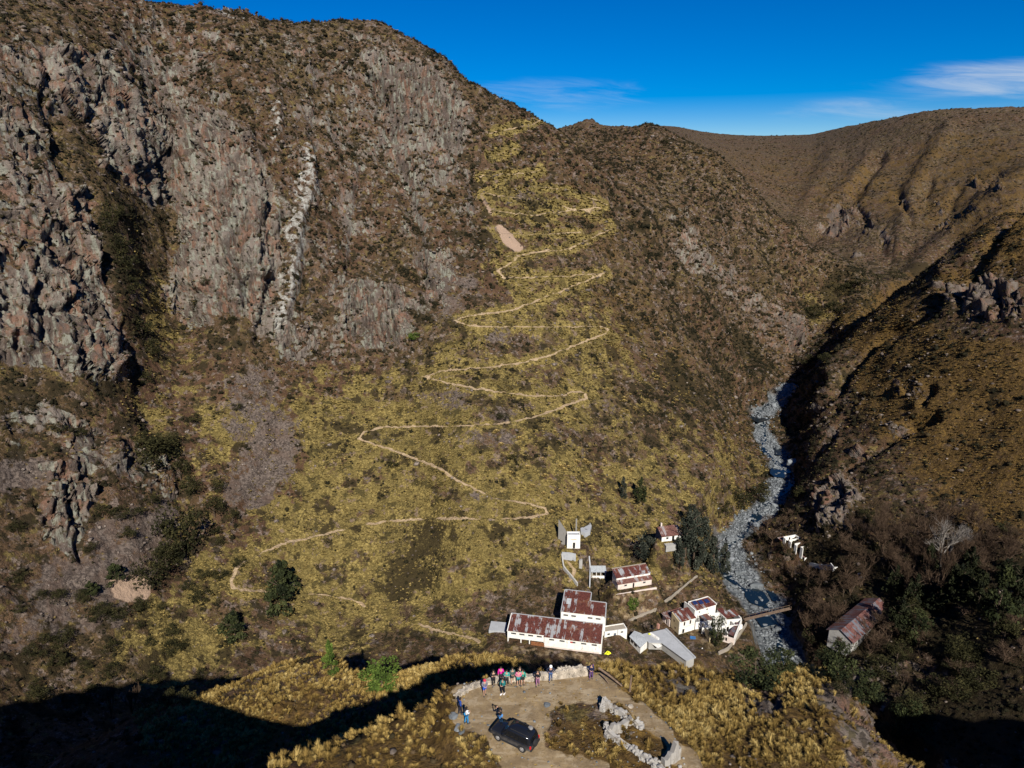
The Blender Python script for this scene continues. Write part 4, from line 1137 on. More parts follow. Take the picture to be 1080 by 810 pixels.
for x in (.05, W - .28):
    gb = MB(); gb.add([(x, .3, hE), (x, D, hE), (x, D, hR - .06), (x + .23, .3, hE), (x + .23, D, hE), (x + .23, D, hR - .06)], [(0, 1, 2), (3, 5, 4), (0, 3, 4, 1), (1, 4, 5, 2), (2, 5, 3, 0)])
    gb.build('gable', mt_white, hall)
un = MB(); un.wall((.3, 1.6), (XJ, 1.6), -1.6, 1.34, .25); un.build('undercroft_wall', mt_wood, hall)
for x in (.02, 4.0, 6.6): m = MB(); m.box(x, x + .28, .01, .29, -1.4, 1.33); m.build('pillar', mt_white, hall)
m = MB(); m.box(7.2, XJ - .1, -.35, -.25, -.4, 1.25); m.build('rusty_sheet', mt_rustsheet, hall)
bs = MB(); bs.box(XJ + .02, W - .6, -.50, -.452, -1.5, .55); bs.build('plinth', mt_pink, hall)
rf = MB()
def slope_sheet(m, x0, x1, y0, z0, y1, z1, th=.07):
    m.add([(x0, y0, z0), (x1, y0, z0), (x1, y1, z1), (x0, y1, z1), (x0, y0, z0 + th), (x1, y0, z0 + th), (x1, y1, z1 + th), (x0, y1, z1 + th)],
          [(0, 3, 2, 1), (4, 5, 6, 7), (0, 1, 5, 4), (1, 2, 6, 5), (2, 3, 7, 6), (3, 0, 4, 7)])
slope_sheet(rf, .15, XJ, -.35, hE + .02, D + .25, hR + .02); slope_sheet(rf, XJ + .005, W - .2, -.95, hE - .10, D + .25, hR + .022)
rf.build('roof', mt_roof1, hall)
m = MB(); m.box(0, W, D + .26, D + .55, hR - .04, hR + .18); m.build('ridge_cap', mt_slab, hall)
for x in (-.08, W - .18):
    m = MB(); m.add([(x, -.4, hE - .1), (x + .24, -.4, hE - .1), (x + .24, D + .25, hR + .05), (x, D + .25, hR + .05), (x, -.4, hE + .16), (x + .24, -.4, hE + .16), (x + .24, D + .25, hR + .24), (x, D + .25, hR + .24)], [(0, 3, 2, 1), (4, 5, 6, 7), (0, 1, 5, 4), (1, 2, 6, 5), (2, 3, 7, 6), (3, 0, 4, 7)])
    m.build('verge', mt_white, hall)
for x in xs_l: window(hall, x - .8, x + .8, 2.75, 3.35, 0)
for i, x in enumerate(xs_r):
    wo = window(hall, x - .8, x + .8, 2.55, 3.15, -.45)
    if i == 2: m = MB(); m.box(x - .75, x - .1, -.53, -.49, 2.6, 3.1); so_ = m.build('shutter', mt_redp, wo); so_['label'] = 'red shutter half across the window'
# ------------------------------------------------------------------ the taller block behind it
t0 = P.loc(591, 654, 5.5); t1 = P.loc(638, 660.8, 5.5)
tx0, tx1, ty = t0[0], t1[0], 6.75
o_ = P.world(tx0, ty, 0)
tall = thing('tall_block', 'taller white block with stepped rust red roof rising behind the long hall', 'building', o_, P.ang)
W2 = tx1 - tx0; D2 = 9.2; e2 = 8.0; r2 = 9.3; xs2 = W2 * .62; D2b = 5.4
zz2 = e2 + (r2 - e2) * D2b / D2
xw = [1.5, 3.9, W2 - 4.6, W2 - 2.2]
m = MB(); m.wall((0, 0), (W2, 0), 0, e2, .3, [(x - .75, x + .75, e2 - 1.55, e2 - .95) for x in xw])
m.wall((0, D2), (0, .3), -1, e2, .3); m.wall((W2, .3), (W2, D2b), -1, e2, .3)
m.wall((xs2, D2b + .01), (xs2, D2), -1, e2, .3); m.wall((xs2 - .3, D2), (0.3, D2), -1, r2 - .05, .3); m.wall((W2 - .3, D2b), (xs2 + .01, D2b), -1, zz2 - .05, .3)
m.build('wall', mt_white, tall)
m = MB(); slope_sheet(m, .2, xs2, -.3, e2 + .02, D2 + .1, r2 + .02); slope_sheet(m, xs2 + .005, W2 - .2, -.3, e2 + .02, D2b + .1, zz2 + .02); m.build('roof', mt_roof2, tall)
m = MB()
def verge(m, x, y0, z0, y1, z1, w=.24): m.add([(x, y0, z0 - .5), (x + w, y0, z0 - .5), (x + w, y1, z1 - .5), (x, y1, z1 - .5), (x, y0, z0 + .2), (x + w, y0, z0 + .2), (x + w, y1, z1 + .2), (x, y1, z1 + .2)], [(0, 3, 2, 1), (4, 5, 6, 7), (0, 1, 5, 4), (1, 2, 6, 5), (2, 3, 7, 6), (3, 0, 4, 7)])
verge(m, -.06, -.32, e2, D2 + .1, r2); verge(m, W2 - .18, -.32, e2, D2b + .1, zz2); verge(m, xs2 - .02, D2b + .12, zz2, D2 + .1, r2)
m.box(0.2, xs2 - .03, D2 + .11, D2 + .35, r2 - .5, r2 + .2); m.box(xs2 + .24, W2 - .2, D2b + .13, D2b + .36, zz2 - .5, zz2 + .22)
m.build('parapet', mt_slab, tall)
m = MB(); slope_sheet(m, 1.2, 2.6, 3.2, e2 + .56, 5.6, e2 + .90, .04); m.build('zinc_patch', mt_zinc, tall)
for x in xw: window(tall, x - .75, x + .75, e2 - 1.55, e2 - .95, 0)
# ------------------------------------------------------------------ small white annex
P = Plot((637.5, 675.3), (661, 671.6), Z_HALL)
an = thing('white_annex', 'small flat white annex with grey door at the right end of the long hall', 'building', P.A, P.ang)
m = MB(); m.wall((0, 0), (P.W, 0), -1.5, 2.9, .25, [(.8, 1.7, 1.6, 2.3), (2.9, 3.7, 0, 2.0), (5.1, 6.0, 1.7, 2.3)]); m.wall((0, 2.6), (0, .25), -1.5, 2.9, .25); m.wall((P.W, .25), (P.W, 2.6), -1.5, 2.9, .25); m.wall((P.W, 2.85), (0, 2.85), -1.5, 2.9, .25)
m.build('wall', mt_white, an)
m = MB(); m.box(.26, P.W - .26, .26, 2.59, 2.55, 2.7); m.build('roof', mt_stonew, an)
window(an, .8, 1.7, 1.6, 2.3); window(an, 5.1, 6.0, 1.7, 2.3); door(an, 2.9, 3.7, 2.0, mat=mt_blue)
m = MB(); m.box(4.05, 4.3, -.06, -.003, -.5, 3.05); m.build('pilaster', mt_slab, an)
# concrete pad left of the hall
p0 = [on_plane(X, Y, Z_HALL + .5) for X, Y in ((515.5, 664.5), (533.5, 666), (534.5, 656.5), (518, 655))]
m = MB(); c0 = p0[0]; m.prism([((p - c0).x, (p - c0).y) for p in p0], -2.5, .0)
o = m.build('concrete_slab', mt_slab); o.location = c0; tag(o, 'pale concrete slab in the grass at the left end of the long hall', 'slab')
# ------------------------------------------------------------------ flat-roofed grey house
P = Plot((664, 680), (676, 688.5), Z_FLATROOF)
fh = thing('flat_roofed_house', 'low house with an L-shaped grey concrete roof half hidden by the grassy spur', 'building', P.A, P.ang)
h = 2.7
L_ = [P.loc(X, Y, h) for X, Y in ((676, 669), (703.1, 663), (734, 693.5), (724, 697), (697.8, 678), (684, 677.5))]
def inset(poly, d):
    n = len(poly); a = sum(poly[k - 1][0] * poly[k][1] - poly[k][0] * poly[k - 1][1] for k in range(n)); s = 1 if a > 0 else -1
    res = []
    for k in range(n):
        p, q, r = Vector(poly[k - 1]), Vector(poly[k]), Vector(poly[(k + 1) % n])
        e1 = (q - p).normalized(); e2_ = (r - q).normalized()
        n1 = Vector((-e1.y, e1.x)) * s; n2 = Vector((-e2_.y, e2_.x)) * s
        b = (n1 + n2); b = b / max(.3, b.dot(n1)); res.append((q.x + b.x * d, q.y + b.y * d))
    return res
m = MB(); m.prism(inset(L_, .35), -2.5, h - .22); m.build('wall', mt_grey, fh)
m = MB(); m.prism(L_, h - .2, h); m.build('roof', mt_slab, fh)
m = MB()
a, b = Vector(L_[1]), Vector(L_[2]); d = (b - a).normalized(); n = Vector((d.y, -d.x)); n = n if n.dot(Vector(L_[5]) - a) > 0 else -n
m.prism([tuple(a), tuple(b), tuple(b + n * .55), tuple(a + n * .55)], h + .005, h + .22); m.build('parapet', mt_slab, fh)
wg = [P.loc(X, Y, 2.5) for X, Y in ((663.7, 670.8), (669.1, 664.9), (676.2, 669.3), (683.7, 676.5), (675.6, 683))]
m = MB(); m.prism(inset([wg[0], wg[1], wg[2], wg[3], wg[4]], .25), -2.5, 2.28); m.build('wing_wall', mt_white, fh)
m = MB(); m.prism(wg, [2.3, 2.3, 2.9, 2.9, 2.3], [2.42, 2.42, 3.02, 3.02, 2.42]); m.build('wing_roof', mt_zinc, fh)
# windows in the wing's end wall
e0, e1 = Vector(wg[0]), Vector(wg[4]); dd = (e1 - e0); LL = dd.length; ang = math.atan2(dd.y, dd.x)
iw = inset(wg, .25); e0 = Vector(iw[0]); 
wn = bpy.data.objects.new('window_band', None); COL.objects.link(wn); wn.parent = fh; wn.location = (e0.x, e0.y, 0); wn.rotation_euler = (0, 0, ang)
m = MB(); m.box(.5, 1.6, -.05, -.003, .9, 1.9); m.build('pane', mt_glass, wn); m = MB(); m.box(2.3, 3.5, -.05, -.003, .9, 1.9); m.build('pane', mt_glass, wn)
c_ = P.loc(694, 662.5, h); m = MB(); m.box(c_[0] - .35, c_[0] + .35, c_[1] - .3, c_[1] + .3, h - .1, h + 1.5); m.build('chimney', mt_brick, fh)
for X in (685.6, 688.6):
    c_ = P.loc(X, 664.6, h); m = MB(); m.tube((c_[0], c_[1], h - .1), (c_[0] - .5, c_[1] + .5, h + 1.5), .13); m.build('vent_pipe', mt_dark, fh)
c_ = P.loc(690, 671.5, h); m = MB(); m.box(c_[0] - 1.7, c_[0] + 1.7, c_[1] - .35, c_[1] + .35, h + .003, h + .45); o = m.build('roof_light', mt_white, fh); o.rotation_euler = (0, 0, 0)
c_ = P.loc(692, 679.5, 2.0); m = MB(); m.box(c_[0] - 1.3, c_[0] + 1.5, c_[1] - .9, c_[1] + .9, 1.95, 2.05); m.build('awning', mt_white, fh)
c_ = P.loc(685, 669.2, h); m = MB(); m.rock((c_[0], c_[1], h + .25), (.5, .4, .3), np.random.default_rng(3)); o = m.build('roof_junk', mt_yellow, fh)
# ------------------------------------------------------------------ two-storey house, solar house and roofless rooms
P = Plot((715.8, 669.2), (732.8, 663.9), Z_RUIN)
ts = thing('two_storey_house', 'two-storey cream house with a rust red roof and a bare yellow side wall', 'building', P.A, P.ang)
m = MB(); m.wall((0, 0), (6.0, 0), -1.5, 4.5, .3, [(1.3, 2.1, 0, 1.5), (1.6, 2.2, 2.7, 4.1), (3.9, 4.5, 2.7, 4.1)]); m.wall((6.0, .3), (6.0, 4.2), -1.5, 4.5, .3); m.wall((5.7, 4.2), (.3, 4.2), -1.5, 5.4, .3); m.build('wall', mt_white, ts)
m = MB(); m.wall((0, 4.2), (0, .3), -1.5, 4.5, .3, [(1.2, 1.8, 2.9, 3.7), (1.9, 2.6, .8, 1.5)]); m.build('side_wall', mt_cream, ts)['label'] = 'bare yellow rendered side wall'
m = MB(); m.add([(.0, .3, 4.5), (.0, 4.2, 4.5), (.0, 4.2, 5.4), (.3, .3, 4.5), (.3, 4.2, 4.5), (.3, 4.2, 5.4)], [(0, 2, 1), (3, 4, 5), (0, 3, 5, 2), (1, 2, 5, 4)]); m.build('gable', mt_cream, ts)
m = MB(); slope_sheet(m, .32, 6.2, -.25, 4.5, 4.3, 5.5); m.build('roof', mt_roof2, ts)
m = MB(); m.box(.05, 5.95, -.09, -.003, 2.15, 2.35); m.build('string_course', mt_pink, ts)
door(ts, 1.3, 2.1, 1.5); window(ts, 1.6, 2.2, 2.7, 4.1, mat=mt_wood); window(ts, 3.9, 4.5, 2.7, 4.1, mat=mt_wood)
window(ts, 2.4, 3.0, 2.9, 3.7, 0, 'y', 1, mat=mt_wood); window(ts, 1.6, 2.3, .8, 1.5, 0, 'y', 1, mat=mt_wood)
m = MB(); m.wall((-.5, 7.7), (-.5, 4.3), -1.5, 2.5, .25, [(1.2, 2.0, 0, 1.8)]); m.wall((5.0, 7.95), (-.5, 7.95), -1.5, 2.7, .25); m.build('outhouse_wall', mt_pink, ts)
m = MB(); slope_sheet(m, -1.2, 6.6, 4.55, 2.75, 8.1, 2.95); m.build('outhouse_roof', mt_roof3, ts)

sh = thing('solar_roof_house', 'white house with three dark solar panels on its rust red roof', 'building', P.world(7.9, 2.7), P.ang)
m = MB(); m.wall((0, 0), (8.5, 0), -1.5, 4.7, .3, [(1.6, 2.2, 3.4, 4.0), (4.6, 5.3, 3.6, 4.2)]); m.wall((0, 5.4), (0, .3), -1.5, 4.7, .3, [(2, 2.8, 2.6, 3.8)]); m.wall((8.5, .3), (8.5, 3.4), -1.5, 4.7, .3); m.wall((8.2, 3.7), (.3, 3.7), -1.5, 5.1, .3); m.build('wall', mt_white, sh)
m = MB(); slope_sheet(m, .32, 8.3, -.2, 4.72, 3.65, 5.25); m.build('roof', mt_roof2, sh)
m = MB(); m.box(-.05, .3, -.25, 3.9, 4.71, 5.0); m.box(8.31, 8.6, -.25, 3.9, 4.71, 5.2); m.box(.32, 4.0, 3.72, 3.98, 4.9, 5.5); m.box(4.05, 8.28, 3.72, 3.98, 4.9, 5.45); m.build('parapet', mt_white, sh)
window(sh, 1.6, 2.2, 3.4, 4.0); window(sh, 4.6, 5.3, 3.6, 4.2)
for x, y in ((1.3, 1.9), (3.3, 1.4), (5.5, 1.2)):
    m = MB(); zb = 4.78 + .137 * (y + .2); slope_sheet(m, x, x + 1.5, y, zb + .25, y + 1.5, zb + .55, .06); so_ = m.build('solar_panel', mt_solar, sh)
    for xa in (x + .1, x + 1.3): m = MB(); m.add([(xa, y + .1, zb), (xa + .1, y + .1, zb), (xa + .1, y + 1.4, zb + .2), (xa, y + 1.4, zb + .2), (xa, y + .1, zb + .25), (xa + .1, y + .1, zb + .25), (xa + .1, y + 1.4, zb + .51), (xa, y + 1.4, zb + .51)], [(0, 3, 2, 1), (4, 5, 6, 7), (0, 1, 5, 4), (1, 2, 6, 5), (2, 3, 7, 6), (3, 0, 4, 7)]); m.build('bracket', mt_zinc, so_)
rr = thing('roofless_ruin', 'white roofless ruin of many rooms with scraps of red roof, beside the river', 'ruin', P.A, P.ang)
m = MB()
m.wall((6.3, .0), (20.9, -4.4), -2, 2.6, .3, [(2.2, 2.8, .4, 1.9), (5.0, 5.7, 0, 2.0), (8.5, 9.2, .4, 1.9), (11.5, 12.2, 0, 2)])
m.wall((6.9, -2.6), (19.5, -6.6), -2, 2.3, .3, [(2.0, 2.8, 0, 1.9), (4.6, 5.2, .5, 1.7), (8.0, 8.8, 0, 1.9), (10.2, 10.9, .5, 1.7)])
m.wall((20.9, -4.4), (21.4, -1.0), -2, 3.0, .3)
m.wall((12.9, -10.7), (20.9, -4.7), -3.5, 2.6, .35, [(6.5, 7.3, .6, 1.8)])
for a_, b_, hh in (((8.8, -.6), (8.3, -3.2), 2.4), ((11.6, -1.4), (11.0, -4.2), 2.3), ((14.6, -2.3), (14.0, -5.2), 2.4), ((17.6, -3.2), (17.2, -6.2), 2.2), ((10.4, -3.9), (9.6, -6.6), 1.9), ((13.6, -4.9), (12.6, -7.6), 2.0), ((16.4, -5.8), (15.2, -8.4), 1.8)):
    m.wall(a_, b_, -2, hh, .28)
m.wall((9.0, 2.3), (17.0, .6), -2, 2.8, .3, [(1.5, 2.3, 0, 2), (5, 5.8, 0, 2)]); m.wall((13.2, 2.4), (12.6, -1.8), -1.5, 2.7, .28); m.wall((16.6, 2.3), (16.0, -2.6), -1.5, 2.9, .28)
m.build('wall', mt_white, rr)
m = MB(); m.add([(16.3, -2.6, 2.95), (18.2, -2.6, 2.95), (18.3, 2.1, 3.3), (16.6, 2.1, 3.3)], [(0, 1, 2, 3)]); slope_sheet(m, 18.5, 21.2, -3.0, 3.0, .2, 3.3); slope_sheet(m, 16.35, 18.4, -2.7, 2.92, 2.0, 3.35); m.build('roof', mt_roof2, rr)
m = MB(); slope_sheet(m, 9.2, 12.2, -.9, 2.75, 1.9, 2.95); m.build('roof', mt_roof4, rr)
m = MB(); m.prism([(13.2, -9.6), (19.6, -5.4), (18.9, -4.6), (12.3, -8.2)], 2.05, 2.2); m.build('roof', mt_roof4, rr)
m = MB(); m.wall((6.6, -7.0), (8.0, -2.9), -2, 2.0, .3); n_ = 10
m.add([(6.55, -7.15, 2.0), (6.85, -7.15, 2.0), (7.9, -2.95, 2.0), (7.65, -2.8, 2.0), (7.1, -5.0, 3.0), (7.4, -5.1, 3.0)], [(0, 1, 5, 4), (3, 4, 5, 2), (0, 4, 3), (1, 2, 5)])
m.build('gable_wall', mt_cream, rr)
m = MB(); m.wall((10.3, -8.0), (12.5, -11.0), -2.5, 2.2, .3, [(.9, 1.5, .4, 1.8)]); m.build('front_wall', mt_pink, rr)
# ------------------------------------------------------------------ house with the clerestory
P = Plot((651.5, 622.3), (687, 616.5), Z_HOUSE)
ha = thing('clerestory_house', 'pinkish white house with two-tier rusty red roof and a row of small windows', 'building', P.A, P.ang)
W = P.W
m = MB(); m.wall((0, 0), (W, 0), -1.6, 2.1, .3, [(2.2, 3.2, .9, 1.6), (5.2, 5.8, 0, 1.7), (8.8, 9.8, .9, 1.6)]); m.wall((0, 4.6), (0, .3), -1.6, 2.1, .3); m.wall((W, .3), (W, 4.6), -1.6, 2.1, .3); m.wall((W - .3, 4.9), (.3, 4.9), -1.6, 4.6, .3); m.build('wall', mt_pink, ha)
m = MB(); m.wall((0, 1.35), (W, 1.35), 2.2, 3.55, .2, [(3.2, 3.7, 3.0, 3.3), (6.2, 6.7, 3.0, 3.3), (9.1, 9.6, 3.0, 3.3)])
for x in (0, W - .2): m.add([(x, 1.55, 2.1), (x, 4.6, 2.1), (x, 4.6, 4.55), (x, 1.55, 3.55), (x + .2, 1.55, 2.1), (x + .2, 4.6, 2.1), (x + .2, 4.6, 4.55), (x + .2, 1.55, 3.55)], [(0, 3, 2, 1), (4, 5, 6, 7), (0, 4, 7, 3), (1, 2, 6, 5), (2, 3, 7, 6)])
m.build('clerestory', mt_white, ha)
m = MB(); slope_sheet(m, -.2, W + .2, -.35, 2.12, 1.34, 2.75); m.build('lower_roof', mt_roof3, ha)
m = MB(); slope_sheet(m, -.15, W + .15, 1.15, 3.57, 4.95, 4.7); m.build('upper_roof', mt_roof1, ha)
m = MB(); m.box(-.1, W + .1, 5.0, 5.3, 4.2, 4.95); m.build('parapet', mt_stonew, ha)
window(ha, 2.2, 3.2, .9, 1.6); window(ha, 8.8, 9.8, .9, 1.6); door(ha, 5.2, 5.8, 1.7)
m = MB(); m.box(-1.5, W + 1, -1.9, -1.5, -3, -.15); o = m.build('terrace_wall', mt_pink, ha)
# ------------------------------------------------------------------ upper house among the cypresses
P = Plot((697.8, 571.5), (713.7, 569.5), Z_UPPER)
hb = thing('upper_house', 'small white house with dull rust roof and chimney, tucked between dark cypresses', 'building', P.A, P.ang)
W = 7.2
m = MB(); m.wall((0, 0), (W, 0), -1.6, 2.2, .3, [(1.6, 2.5, .7, 1.6), (3.8, 4.7, 0, 1.8)]); m.wall((W, .3), (W, 5.0), -1.6, 2.2, .3); m.wall((W - .3, 5.3), (.3, 5.3), -1.6, 2.2, .3); m.build('wall', mt_white, hb)
m = MB(); m.wall((0, 5.0), (0, .3), -1.6, 2.2, .3); m.build('side_wall', mt_blue, hb)
for x in (0, W - .3):
    m = MB(); m.add([(x, 0, 2.2), (x, 5.3, 2.2), (x, 3.6, 3.75), (x + .3, 0, 2.2), (x + .3, 5.3, 2.2), (x + .3, 3.6, 3.75)], [(0, 2, 1), (3, 4, 5), (0, 3, 5, 2), (1, 2, 5, 4)]); m.build('gable', mt_blue, hb)
m = MB(); slope_sheet(m, -.3, W + .3, -.5, 2.12, 3.6, 3.85); slope_sheet(m, -.3, W + .3, 3.6, 3.84, 5.7, 2.15); rfo = m.build('roof', mt_roof3, hb)
m = MB(); m.box(1.4, 1.9, 4.2, 4.7, 2.6, 4.7); m.build('chimney', mt_pink, rfo)
window(hb, 1.6, 2.5, .7, 1.6); door(hb, 3.8, 4.7, 1.8)
m = MB(); m.box(.5, 4.5, -2.6, -.6, -2.5, -.2); m.build('terrace', mt_grey, hb)
# ------------------------------------------------------------------ open shed beside the clerestory house
P = ground_plot((624, 609), (639, 609), .1)
sd_ = thing('open_shed', 'small open-fronted shed with a pale tin roof left of the clerestory house', 'shed', P.A, P.ang)
m = MB(); slope_sheet(m, -.3, 5.0, -.2, 2.1, 2.9, 2.7); m.build('roof', mt_zinc, sd_)
for x in (0, 1.5, 3.0, 4.5): m = MB(); m.box(x, x + .16, 0, .16, -1, 2.12); m.build('post', mt_white, sd_)
m = MB(); m.box(-.1, 4.8, 2.6, 2.8, -1, 2.55); m.build('back_wall', mt_pink, sd_)
m = MB(); m.box(.3, 4.4, .2, .3, -.5, .5); m.build('rail', mt_white, sd_)
# ------------------------------------------------------------------ white tower at the foot of the ore chute
P = Plot((598, 578.5), (612, 578.5), Z_TOWER)
tw = thing('white_tower', 'square white tower with a dark doorway between two slanting grey walls', 'tower', P.A, P.ang)
m = MB(); m.wall((0, 0), (4.5, 0), -2, 5.2, .35, [(2.0, 2.8, 0, 2.3)]); m.wall((0, 2.6), (0, .35), -2, 5.2, .35); m.wall((4.5, .35), (4.5, 2.6), -2, 5.2, .35); m.wall((4.15, 2.6), (.35, 2.6), -2, 5.2, .35); m.build('wall', mt_white, tw)
m = MB(); m.box(.36, 4.14, .36, 2.59, 4.6, 4.85); m.build('roof', mt_slab, tw)
m = MB(); m.box(1.2, 3.2, -.07, -.003, 3.4, 3.6); m.build('ledge', mt_cream, tw)
door(tw, 2.0, 2.8, 2.3)
def wing(nm, a, b, h0, h1, th, mat, parent):
    m = MB(); a, b = Vector(a), Vector(b); d = (b - a).normalized(); n = Vector((-d.y, d.x)) * th
    m.prism([tuple(a), tuple(b), tuple(b + n), tuple(a + n)], -3, [h0, h1, h1, h0]); return m.build(nm, mat, parent)
def lw(X, Y, h=0): return P.loc(X, Y, h)
wing('slanting_wall', (-.1, 2.9), lw(589.3, 547.5, 9.5), 5.2, 9.5, .5, mt_oldc, tw)
wing('slanting_wall', (3.6, 3.2), lw(608.8, 547.0, 9.5), 5.2, 9.5, .5, mt_oldc, tw)
PT = ground_plot((612.4, 560.6), (622.5, 559.5), 1.3)
tk = [PT.loc(X, Y) for X, Y in ((611.9, 549.6), (621.5, 549.0), (624.0, 554.5), (622.5, 559.5), (617.0, 562.0), (612.4, 560.6))]
m = MB(); m.prism(tk, -2.2, 0); o = m.build('water_tank', mt_slab)
o.location = PT.A; o.rotation_euler = (0, 0, PT.ang); tag(o, 'pale concrete water tank on the slope right of the white tower', 'tank')
# ------------------------------------------------------------------ garden and retaining walls that follow the ground
def ground_wall(name, pix, h, th, mat, label, cat='wall', jag=.15, seed=0, group=None, sink=.8, hs=None, npp=1.2):
    g = np.random.default_rng(seed); pts = [at(*p) if len(p) == 2 else Vector(p) for p in pix]
    path = []
    for k in range(len(pts) - 1):
        n = max(1, int((pts[k + 1] - pts[k]).length / npp))
        for i in range(n): path.append(pts[k].lerp(pts[k + 1], i / n))
    path.append(pts[-1]); o0 = path[0].copy(); V = []; Fc = []
    for k, p in enumerate(path):
        d = (path[min(k + 1, len(path) - 1)] - path[max(k - 1, 0)]); d.z = 0; d.normalize(); n = Vector((-d.y, d.x, 0)) * th / 2
        hh = (h if hs is None else np.interp(k / (len(path) - 1), np.linspace(0, 1, len(hs)), hs)) + g.uniform(-jag, jag)
        q = p - o0
        V += [q - n - Vector((0, 0, sink)), q + n - Vector((0, 0, sink)), q + n + Vector((0, 0, hh)), q - n + Vector((0, 0, hh))]
        if k:
            b = 4 * k
            Fc += [(b - 4 + i, b - 4 + (i + 1) % 4, b + (i + 1) % 4, b + i) for i in range(4)]
    Fc += [(3, 2, 1, 0), tuple(len(V) - 4 + i for i in range(4))]
    m = MB(); m.add(V, Fc); o = m.build(name, mat); o.location = o0; tag(o, label, cat, group); return o
ground_wall('retaining_wall', [(592, 584), (594, 599), (601, 609), (609, 618)], 1.3, .45, mt_grey, 'long grey retaining wall running down from the white tower', seed=1)
ground_wall('garden_wall', [(621.5, 589), (622.5, 601), (621.5, 620)], 1.3, .4, mt_slab, 'pale straight wall running down beside the open shed', seed=2)
ground_wall('ruined_pier', [(592.5, 584), (606.5, 588.5)], 1.9, .6, mt_slab, 'low pale wall stub just below the white tower', seed=3)
ground_wall('broken_pillar', [(610.5, 597.5), (612.5, 596.5)], 2.6, .7, mt_grey, 'broken grey pillar standing alone below the white tower', seed=4)
ground_wall('low_yard_wall', [(618, 697), (640, 690), (660, 684)], .0, .3, mt_stonew, 'low stone edging in front of the annex', seed=5, sink=.5) if False else None
ground_wall('lane_wall', [(662, 655), (690, 643), (712, 626), (735, 608)], .7, .5, mt_stonew, 'low stone wall along the lane below the clerestory house', seed=6)
ground_wall('bank_wall', [(853, 597.5), (864, 599), (876, 599.5)], 1.6, .4, mt_slab, 'low pale wall at the foot of the white cells across the river', seed=7)
ground_wall('river_wall', [(757, 690), (768, 684), (778, 672), (787, 658)], .9, .5, mt_stonew, 'stone river wall at the right edge of the roofless ruin', seed=8)
# ------------------------------------------------------------------ roofless white cells across the river
P = ground_plot((848, 594.5), (861, 592), .4)
print('cells', P.A, P.W)
wc = thing('roofless_cells', 'row of roofless white cells stepping up the far bank of the river', 'ruin', P.A, P.ang)
m = MB()
def zg(x, y): q = P.world(x, y); return float(T_at(q.x, q.y)) - P.z
m.wall((0, 0), (5.4, 0), -3, 2.3, .25, [(2.6, 3.2, 0, 1.9), (4.2, 4.7, 0, 1.9)])
for i, y in enumerate((2.9, 5.7, 8.4, 11.1)):
    zb = max(0, zg(2.5, y)); zm = max(0, zg(2.5, y - 1.5))
    m.wall((.2 - .4 * i, y), (5.4 - .3 * i, y), zb - 3, zb + 2.5, .25, [(2.4, 3.1, zb, zb + 1.9)])
    m.wall((5.4 - .3 * i, y - 2.4), (5.4 - .3 * i, y - .01), zm - 3, zm + 2.4, .25)
    m.wall((.0 - .4 * i, y - .01), (.0 - .4 * i, y - 1.3), zm - 3, zm + 2.3, .25)
m.build('wall', mt_white, wc)
m = MB(); slope_sheet(m, .3, 5.1, .3, 2.0, 2.6, 2.1); m.build('roof', mt_roof3, wc)
zb = zg(.4, 12.5); m = MB(); slope_sheet(m, -1.6, 2.4, 11.4, zb + 2.2, 14.0, zb + 2.4); m.build('roof_scrap', mt_roof3, wc)
p = at(878, 603); m = MB(); m.wall((0, 0), (3.4, 0), -1, 2.0, .3, [(1.2, 2.0, 0, 1.6)]); m.wall((0, 2.4), (0, .3), -1, 2.2, .3); m.wall((3.4, .3), (3.4, 1.6), -1, 1.5, .3)
o = m.build('white_hut', mt_white); o.location = p; tag(o, 'tiny broken white hut among bare trees across the river', 'ruin')
p = at(905, 612); m = MB(); m.wall((0, 0), (4.2, .6), -1, 1.3, .5); m.wall((1, 2.6), (5, 3.2), -1, 1.0, .5); o = m.build('rubble_wall', mt_slab); o.location = p; tag(o, 'two pale lengths of rubble wall above the big rusty roof', 'ruin')
# ------------------------------------------------------------------ big rusty roof in the shade
zr = 9.0
for _ in range(12):
    a_ = on_plane(899, 677, zr + 1.6); b_ = on_plane(938, 643, zr + 1.6); zr = .5 * zr + .5 * float(T_at((a_.x + b_.x) / 2, (a_.y + b_.y) / 2))
q0, q1 = Vector((a_.x, a_.y)), Vector((b_.x, b_.y)); d = (q1 - q0); ang = math.atan2(d.y, d.x)
zc = zr - .9
print('barn', q0, q1, zr, d.length)
bh = thing('shaded_barn', 'long barn with grey and rust striped roof half lost in shade across the river', 'building', (q0.x, q0.y, zc), ang)
Lb, Wb = d.length, 6.8
m = MB(); m.wall((0, 0), (Lb, 0), -3, 2.6, .3, [(4, 5, 0, 2), (10, 11, .8, 1.8), (16, 17, .8, 1.8)]); m.wall((Lb, .3), (Lb, Wb), -3, 2.6, .3); m.wall((Lb - .3, Wb + .3), (.3, Wb + .3), -3, 2.6, .3); m.wall((0, Wb), (0, .3), -3, 2.6, .3)
for x in (0, Lb - .3): m.add([(x, .3, 2.6), (x, Wb, 2.6), (x, Wb / 2, 4.4), (x + .3, .3, 2.6), (x + .3, Wb, 2.6), (x + .3, Wb / 2, 4.4)], [(0, 2, 1), (3, 4, 5), (0, 3, 5, 2), (1, 2, 5, 4)])
m.build('wall', mt_grey, bh)
m = MB(); slope_sheet(m, -.4, Lb + .4, -.6, 2.4, Wb / 2 + .1, 4.6); slope_sheet(m, -.4, Lb + .4, Wb / 2 + .15, 4.58, Wb + .8, 2.4); m.build('roof', mt_roof4, bh)
